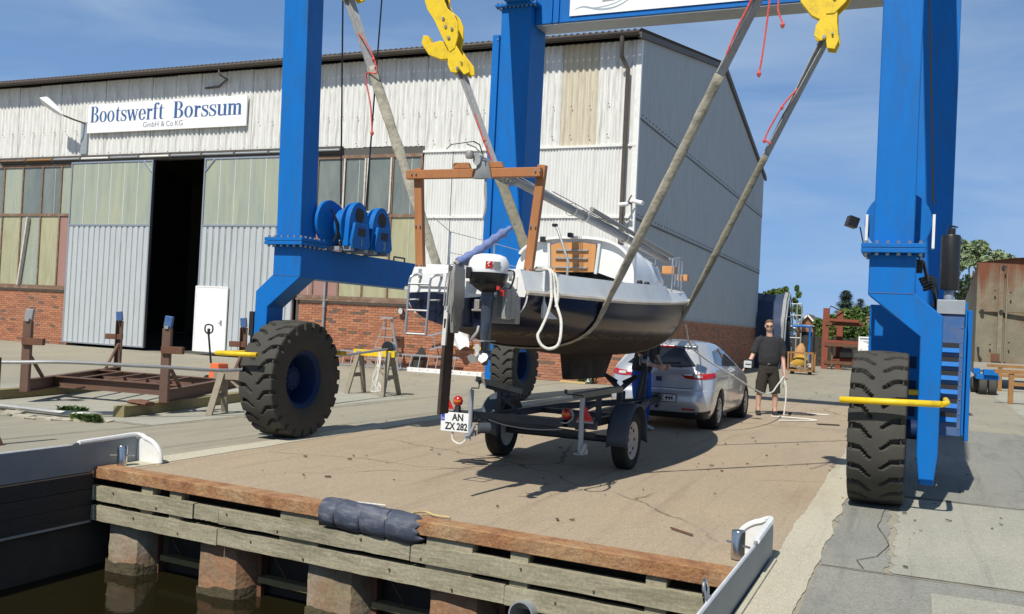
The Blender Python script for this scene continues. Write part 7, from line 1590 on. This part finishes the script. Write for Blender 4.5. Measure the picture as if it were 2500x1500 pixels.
tag(m.build('scrap_heap', 'debris'), 'mixed pale scrap pieces heaped on the yard cart', 'scrap', kind='stuff')
for c, s, mm_, lb in (((-4.45, 40.6, .55), (.38, .25, .26), 'sack_yellow', 'yellow sack slumped on the yard cart'), ((-4.5, 40.9, .88), (.24, .2, .40), 'cardboard', 'orange brown cardboard standing on the yard cart')):
    m = MB(); k = [(-1, .75), (-.6, 1), (0, .95), (.5, .8), (1, .25)]; m.ell([((c[0]+.05*h, c[1], c[2]+s[2]*h), s[0]*q, s[1]*q, (1, .2, 0), (-.2, 1, 0)) for h, q in k], 9); single('sack' if 'sack' in lb else 'cardboard', lb, 'sack' if 'sack' in lb else 'cardboard', m, mm_, smooth=True)
# steel rack with beams
rk = thing('cantilever_rack', 'rusty red storage rack loaded with steel sections', 'rack', (-3.8, 50, 0))
for x, zt in ((-4.29, 3.08), (-3.66, 2.95)): m = MB(); m.box((x, 50+(x+4.29), zt/2), (.30, .25, zt)); m.build('upright', 'rust_red', rk)
m = MB(); m.tube([(-4.15, 50, 3.05), (-4.1, 50, 3.2), (-3.5, 50.5, 2.95)], .03, 6); m.build('top_brace', 'rust_dark', rk)
for z in (2.3, 1.25, .35):
    for y in (49.9, 50.7): m = MB(); m.bar((-4.3, y, z), (-2.5, y, z), .14, .16); m.build('arm', 'rust_dark', rk)
for i, (x0, x1, z) in enumerate(((-4.15, -2.7, 2.5), (-4.0, -2.6, 2.42), (-3.4, -2.55, 2.33), (-4.35, -2.6, 1.42), (-4.2, -2.8, 1.33), (-4.0, -2.5, 1.38), (-3.9, -2.5, .52), (-3.9, -2.4, .60))):
    m = MB(); m.bar((x0, 50+.15*i-.5, z), (x1, 50.1+.12*i-.5, z-.03), .12, .14); single('steel_section', ['short dark steel section on the top arms of the red rack', 'second steel section on the top arms of the red rack', 'rusty plate end sticking out of the top arms of the red rack', 'dark bar on the middle arms of the red rack', 'second bar on the middle arms of the red rack', 'third bar on the middle arms of the red rack', 'long channel on the lowest arms of the red rack', 'upper channel on the lowest arms of the red rack'][i], 'steel section', m, 'rust_dark' if i % 3 else 'rust_red', 'steel sections on the red rack')
m = MB(); m.box((-3.3, 50.3, .85), (.6, .5, .5)); single('motor_block', 'black machine block on the lowest shelf of the red rack', 'machine', m, 'plastic_black', bevel=.06)
m = MB(); m.tube([(-3.95, 50.2, 0), (-3.95, 50.2, 2.1)], .03, 6); single('yellow_pole', 'thin ochre pole standing between the red rack uprights', 'pole', m, 'ochre_steel')
sg = thing('info_board', 'white information board with faint print by the engine box', 'sign', (-2.3, 49.4, 0)); m = MB(); m.mm((-2.68, 49.4, .76), (-1.95, 49.44, 1.72)); m.build('panel', 'sign_white', sg)
m = MB(); m.mm((-2.6, 49.42, 0), (-2.55, 49.5, .8)); m.mm((-2.1, 49.42, 0), (-2.05, 49.5, .8)); m.build('leg', 'galv', sg); m = MB()
for i, (x0, x1, z) in enumerate(((-2.58, -2.08, 1.62), (-2.5, -2.1, 1.58), (-2.45, -2.05, 1.46), (-2.3, -2.05, 1.40), (-2.2, -2.03, 1.32), (-2.25, -2.08, 1.24), (-2.6, -2.5, 1.05), (-2.6, -2.5, .9))): m.mm((x0, 49.396, z), (x1, 49.399, z+.035))
m.add([(-2.62, 49.397, 1.66), (-2.5, 49.397, 1.66), (-2.56, 49.397, 1.52)], [[0, 1, 2]]); m.build('print', 'sign_grey', sg)
# rusty hull section on trestles
tk = thing('steel_hull_section', 'large rusty steel hull section resting on trestles at the right edge', 'hull section', (4, 38, 1))
m = MB(); n = 14
def tank(u, v): x = 1.92+6.5*u; return (x, 38+.25*math.sin(math.pi*u*1.2), .95+(3.62+.22*math.sin(math.pi*min(1, u*1.7)))*v)
m.grid(tank, 20, 8); m.grid(lambda u, v: (1.92-.12*math.sin(math.pi*v)*0-.28*(1-v)*u, 38+9*u, .95+(3.6-.9*u)*v), 10, 8); m.grid(lambda u, v: (1.92+6.5*u, 38+9*v, 4.57+.22*math.sin(math.pi*min(1, u*1.7))-.9*v), 12, 6); m.build('shell', 'rust_tank', tk, smooth=True, angle=40)
for x, w_ in ((2.62, .16), (2.86, .05), (4.0, .14)): m = MB(); m.mm((x, 37.93, 1.0), (x+w_, 38.1, 4.5)); m.build('frame_rib', 'rust_tank', tk)
m = MB(); m.mm((2.0, 37.97, 2.78), (8, 38.1, 2.80)); m.build('plate_seam', 'rust_dark', tk)
for x, z in ((2.72, 2.8), (2.75, 4.4), (2.5, 3.55), (3.0, 3.5), (2.4, 1.6), (3.0, 1.7), (2.1, 2.8)): m = MB(); m.disc((x, 37.9, z), .07 if z in (2.8, 4.4) else .03, (0, 1, 0), 10, .06); m.build('rivet_hole', 'ink', tk)
m = MB(); m.mm((2.45, 37.85, 1.0), (2.72, 38.0, 1.28)); m.build('bottom_hatch', 'rust_dark', tk); m = MB(); m.prism([(1.98, 1.5), (2.06, 1.5), (2.07, 1.2), (2.2, 1.0), (2.05, 1.1)], 1, 37.9, 37.97); m.build('bracket', 'ink', tk)
def trestle(label, x, y, m_, wd=2.0):
    t_ = thing('steel_trestle', label, 'trestle', (x, y, 0), 'steel trestles at the right edge'); h = .92
    m = MB(); m.mm((x-.35, y-.1, h-.1), (x+wd, y+.1, h)); m.build('top_beam', m_, t_)
    for xx in (x+.0, x+wd-.2): m = MB(); m.mm((xx, y-.08, 0), (xx+.12, y+.08, h-.1)); m.build('leg', m_, t_)
    m = MB(); m.mm((x, y-.05, h-.42), (x+wd, y+.05, h-.32)); m.build('rail', m_, t_)
trestle('brown steel trestle standing in the sun before the rusty hull section', 2.28, 28.4, 'ochre_steel', 2.2); trestle('brown steel trestle under the rusty hull section behind the blue dolly', 2.6, 36.5, 'ochre_steel', 3.0)
dl = thing('wheel_dolly', 'blue steel dolly on twin rubber wheels under the rusty hull section', 'dolly', (2.1, 33.2, 0))
m = MB(); m.mm((1.75, 33.1, .48), (2.4, 34.6, .62)); m.mm((1.95, 33.0, .62), (2.35, 33.5, .80)); m.mm((1.70, 33.9, .62), (1.9, 34.6, .8)); m.build('frame', 'blue', dl, bevel=.01)
for x in (1.95, 2.22):
    m = MB(); m.lathe([(.1, -.11), (.22, -.12), (.26, -.10), (.26, .10), (.22, .12), (.1, .11)], (x, 33.25, .26), (1, 0, 0), 24, True); m.build('tyre', 'rubber', dl, smooth=True, angle=50)
m = MB(); m.lathe([(.1, -.11), (.22, -.12), (.26, -.10), (.26, .10), (.22, .12), (.1, .11)], (1.78, 34.5, .26), (1, 0, 0), 24, True); m.build('tyre', 'rubber', dl, smooth=True, angle=50)
# low background fence, hedge, trees, houses
m = MB()
for i in range(22): m.mm((-5.6+i*.2, 54.0, 0), (-5.42+i*.2, 54.05, 1.65+.04*math.sin(i*2.3)))
t_ = thing('board_fence', 'dark board fence behind the rack below the hedge', 'fence', (-3.5, 54, 0))
for i in range(30): m = MB(); m.mm((-7.6+i*.3, 54.0, 0), (-7.33+i*.3, 54.05, 1.62+.05*math.sin(i*2.3))); m.build('board', 'fence_dark', t_)
def leaves(mb, c, rad, n, size, rr, flat=1.):
    for i in range(n):
        while True:
            v = Vector((rr.uniform(-1, 1), rr.uniform(-1, 1), rr.uniform(-1, 1)))
            if v.length < 1: break
        v = v.normalized()*(v.length**.4); p = Vector(c)+Vector((v.x*rad[0], v.y*rad[1], v.z*rad[2])); s = size*rr.uniform(.6, 1.4)
        a = Vector((rr.gauss(0, 1), rr.gauss(0, 1), rr.gauss(0, 1)*flat)).normalized(); b = a.cross(Vector((rr.gauss(0, 1), rr.gauss(0, 1), rr.gauss(0, 1)))).normalized()
        mb.add([p-a*s, p+b*s*.55, p+a*s, p-b*s*.55], [[0, 1, 2, 3]])
def tree(name, label, base, h, crowns, m_, size, n, seed, trunk=.12, group=None):
    rr = random.Random(seed); t_ = thing(name, label, 'tree' if 'hedge' not in name and 'bush' not in name else 'bush', base, group); b = Vector(base)
    m = MB(); top = b+Vector((0, 0, h*.75)); m.tube([b, b.lerp(top, .5)+Vector((rr.uniform(-.1, .1), 0, 0)), top], [trunk, trunk*.7, trunk*.25], 8)
    for c, r_ in crowns: m.tube([b+Vector((0, 0, h*.35)), b.lerp(Vector(c), .6)+Vector((0, 0, .1*h)), Vector(c)], [trunk*.5, trunk*.35, trunk*.1], 6)
    m.build('trunk', 'bark', t_, smooth=True)
    m = MB()
    for c, r_ in crowns:
        for k in range(6):
            o_ = Vector((rr.gauss(0, .5)*r_[0], rr.gauss(0, .5)*r_[1], rr.gauss(0, .5)*r_[2])); leaves(m, Vector(c)+o_, [q*rr.uniform(.35, .6) for q in r_], n//6, size, rr)
    m.build('crown', m_, t_, fix=False)
rr = random.Random(31)
for i in range(7):
    x = -5.15+i*.56; h = 3.1-.10*i+.15*math.sin(i*2.2)
    tree('hedge_bush', ['bright green hedge bush beside the far left house', 'rounded green hedge bush left of the red rack', 'leafy green bush behind the first red rack upright', 'leafy green bush between the red rack uprights', 'green bush behind the second red rack upright', 'green bush below the brown tiled roof', 'green bush beside the blue engine box'][i], (x, 57+.5*math.sin(i*3), 0), h, [((x, 57, h*.35), (.75, .6, h*.36)), ((x+.2, 57.2, h*.72), (.65, .55, h*.30))], 'leaf_light' if i % 3 else 'leaf', .15, 2200, 40+i, .06, 'bushes of the background hedge')
def conifer(label, base, h, w_, seed, n):
    rr = random.Random(seed); t_ = thing('conifer_tree', label, 'tree', base, 'dark conifers behind the roofs'); b = Vector(base); m = MB(); m.tube([b, b+Vector((0, 0, h))], [.14, .02], 7); m.build('trunk', 'bark', t_, smooth=True); m = MB()
    for i in range(n):
        z = rr.random()**.9; r_ = w_*(1-z)**.6*(.45+.55*math.sin(z*24+1.3)**2); a = rr.uniform(0, 6.28); d = Vector((math.cos(a), math.sin(a), 0)); q = rr.random()**.5; p = b+Vector((0, 0, h*(.12+.88*z)))+d*r_*q+Vector((0, 0, -.12*q*r_)); s = .17*rr.uniform(.6, 1.4); t2 = (d+Vector((rr.gauss(0, .3), rr.gauss(0, .3), -.25))).normalized(); u = t2.cross(Vector((0, 0, 1))).normalized(); m.add([p, p+t2*s+u*s*.3, p+t2*s*2, p+t2*s-u*s*.3], [[0, 1, 2, 3]])
    m.build('crown', 'leaf_dark', t_, fix=False)
conifer('broad dark conifer standing above the hedge', (-5.08, 75, 0), 5.3, 1.55, 3, 4200); conifer('slim dark conifer right of the broad one', (-4.1, 76, 0), 4.75, .5, 4, 1500)
tree('garden_tree', 'small olive green tree behind the brown tiled roof', (-3.6, 84, 0), 4.4, [((-3.7, 84, 3.3), (1.0, .8, .9)), ((-2.6, 84, 3.2), (1.0, .8, .6))], 'leaf', .13, 1400, 71, .1)
tree('garden_tree', 'ragged green tree showing above the tarpaulin shelter', (-9.7, 75, 0), 5.4, [((-10.6, 75, 4.9), (.35, .3, .5)), ((-9.8, 75, 5.0), (.5, .4, .5)), ((-9.7, 75, 3.6), (.9, .6, .6))], 'leaf', .12, 700, 72, .1)
tree('garden_tree', 'thin leafy branch tree right of the shelter hoop', (-8.2, 72, 0), 5.0, [((-8.3, 72, 4.6), (.3, .3, .5)), ((-8.1, 72, 3.5), (.35, .3, .5))], 'leaf', .11, 500, 73, .06)
tree('tall_tree', 'tall grey green tree behind the exhaust and rusty hull section', (2.9, 62, 0), 8.0, [((2.6, 62, 7.0), (1.0, 1.0, .9)), ((3.9, 62, 6.5), (1.0, 1.0, .9)), ((4.5, 62, 6.6), (.7, .8, .7)), ((2.3, 62, 5.2), (1.1, 1.0, 1.2)), ((3.6, 62, 4.6), (1.3, 1.0, 1.3)), ((2.4, 62, 3.2), (1.3, 1.0, 1.3)), ((4.2, 62, 3.0), (1.4, 1.1, 1.3))], 'leaf_grey', .13, 1500, 74, .2)
def house(label, x0, x1, y, ze, zp, dp, wall, roof, gable):
    t_ = thing('house', label, 'house', ((x0+x1)/2, y, 0))
    if gable:
        m = MB(); c = (x0+x1)/2; m.prism([(x0, 0), (x1, 0), (x1, ze), (c, zp), (x0, ze)], 1, y, y+dp); m.build('wall', wall, t_)
        for s, xe in ((-1, x0), (1, x1)):
            m = MB(); m.add([(c, y-.2, zp+.1), (c, y+dp, zp+.1), (xe+s*.25, y+dp, ze-.1), (xe+s*.25, y-.2, ze-.1)], [[0, 1, 2, 3]]); o = m.build('roof', roof, t_); q = o.modifiers.new('s', 'SOLIDIFY'); q.thickness = .08
        m = MB(); m.bar((c, y-.22, zp+.08), (x1+.25, y-.22, ze-.12), .04, .12); m.bar((c, y-.22, zp+.08), (x0-.25, y-.22, ze-.12), .04, .12); m.build('bargeboard', 'white_paint', t_)
        m = MB(); m.mm((c-.4, y-.02, ze*.45), (c+.4, y+.02, ze*.85)); m.build('window', 'car_glass', t_)
    else:
        m = MB(); m.mm((x0, y, 0), (x1, y+dp, ze)); m.build('wall', wall, t_); m = MB(); n = 12
        rows = []
        for i in range(n):
            a, b = i/n, (i+1)/n; m = MB(); m.add([(x0-.3+1.0*a, y-.3+(dp/2+.3)*a, ze+(zp-ze)*a+.03), (x1+.3, y-.3+(dp/2+.3)*a, ze+(zp-ze)*a+.03), (x1+.3, y-.3+(dp/2+.3)*b, ze+(zp-ze)*b), (x0-.3+1.0*b, y-.3+(dp/2+.3)*b, ze+(zp-ze)*b)], [[0, 1, 2, 3]]); o = m.build('tile_course', roof, t_); q = o.modifiers.new('s', 'SOLIDIFY'); q.thickness = .05
        m = MB(); m.add([(x0+.7, y+dp/2, zp), (x1+.3, y+dp/2, zp), (x1+.3, y+dp+.3, ze), (x0-.3, y+dp+.3, ze)], [[0, 1, 2, 3]]); m.add([(x0-.3, y-.3, ze), (x0+.7, y+dp/2, zp), (x0-.3, y+dp+.3, ze)], [[0, 1, 2]]); m.build('rear_roof', roof, t_)
        m = MB(); m.mm((x0+.5, y-.02, ze*.4), (x0+1.3, y+.02, ze*.85)); m.build('window', 'car_glass', t_)
house('brick gable house with grey roof behind the shelter', -8.4, -6.95, 74, 2.35, 3.2, 4, 'house_brick', 'tile_grey', True)
house('low house with brown tiled roof behind the hedge', -4.6, 2.0, 74, 1.95, 3.45, 5, 'house_brick', 'tile_brown', False)
# far belt of trees and land at the horizon
m = MB(); rr = random.Random(77)
for i in range(260): x = rr.uniform(-60, 160); leaves(m, (x, 150+rr.uniform(0, 20), rr.uniform(.5, 2.6)), (2.2, 2, 1.6), 26, .5, rr)
tag(m.build('distant_wood', 'leaf_dark', fix=False), 'far belt of dark trees along the horizon', 'wood', kind='stuff')
# ---------------- loose pieces of a part become parts of their own ----------------
def pieces_of(me):
    n = len(me.vertices); par = list(range(n))
    def find(a):
        while par[a] != a: par[a] = par[par[a]]; a = par[a]
        return a
    for e in me.edges:
        a, b = find(e.vertices[0]), find(e.vertices[1])
        if a != b: par[a] = b
    isl = {}
    for i in range(n): isl.setdefault(find(i), []).append(i)
    ks = list(isl)
    if len(ks) < 2 or len(ks) > 120: return None
    bx = []
    for k in ks:
        co = [me.vertices[i].co for i in isl[k]]; bx.append(([min(c[j] for c in co) for j in range(3)], [max(c[j] for c in co) for j in range(3)]))
    p2 = list(range(len(ks)))
    def f2(a):
        while p2[a] != a: p2[a] = p2[p2[a]]; a = p2[a]
        return a
    sz = [max(h[j]-l_[j] for j in range(3)) for l_, h in bx]
    for a in range(len(ks)):
        for b in range(a):
            g_ = math.sqrt(sum(max(0, bx[a][0][j]-bx[b][1][j], bx[b][0][j]-bx[a][1][j])**2 for j in range(3)))
            if g_ <= max(.02, .5*max(sz[a], sz[b])): p2[f2(a)] = f2(b)
    grp = {}
    for i, k in enumerate(ks): grp.setdefault(f2(i), []).extend(isl[k])
    return list(grp.values()) if len(grp) > 1 else None
for o in [x for x in bpy.data.objects if x.type == 'MESH' and x.get('kind') != 'stuff' and x.data.users == 1]:
    g_ = pieces_of(o.data)
    if not g_: continue
    if o.parent is None: continue
    me = o.data
    for q, vsx in enumerate(g_):
        st = set(vsx); idx = {v: i for i, v in enumerate(vsx)}; nm = bpy.data.meshes.new(me.name)
        pl_ = [p for p in me.polygons if p.vertices[0] in st]
        nm.from_pydata([me.vertices[v].co.copy() for v in vsx], [], [[idx[v] for v in p.vertices] for p in pl_])
        for m_ in me.materials: nm.materials.append(m_)
        nm.polygons.foreach_set('use_smooth', [p.use_smooth for p in pl_])
        if any(p.use_smooth for p in pl_): nm.set_sharp_from_angle(angle=R(40))
        nm.update()
        if q == 0: new0 = nm
        else:
            c_ = o.copy(); c_.data = nm; col.objects.link(c_)
    o.data = new0
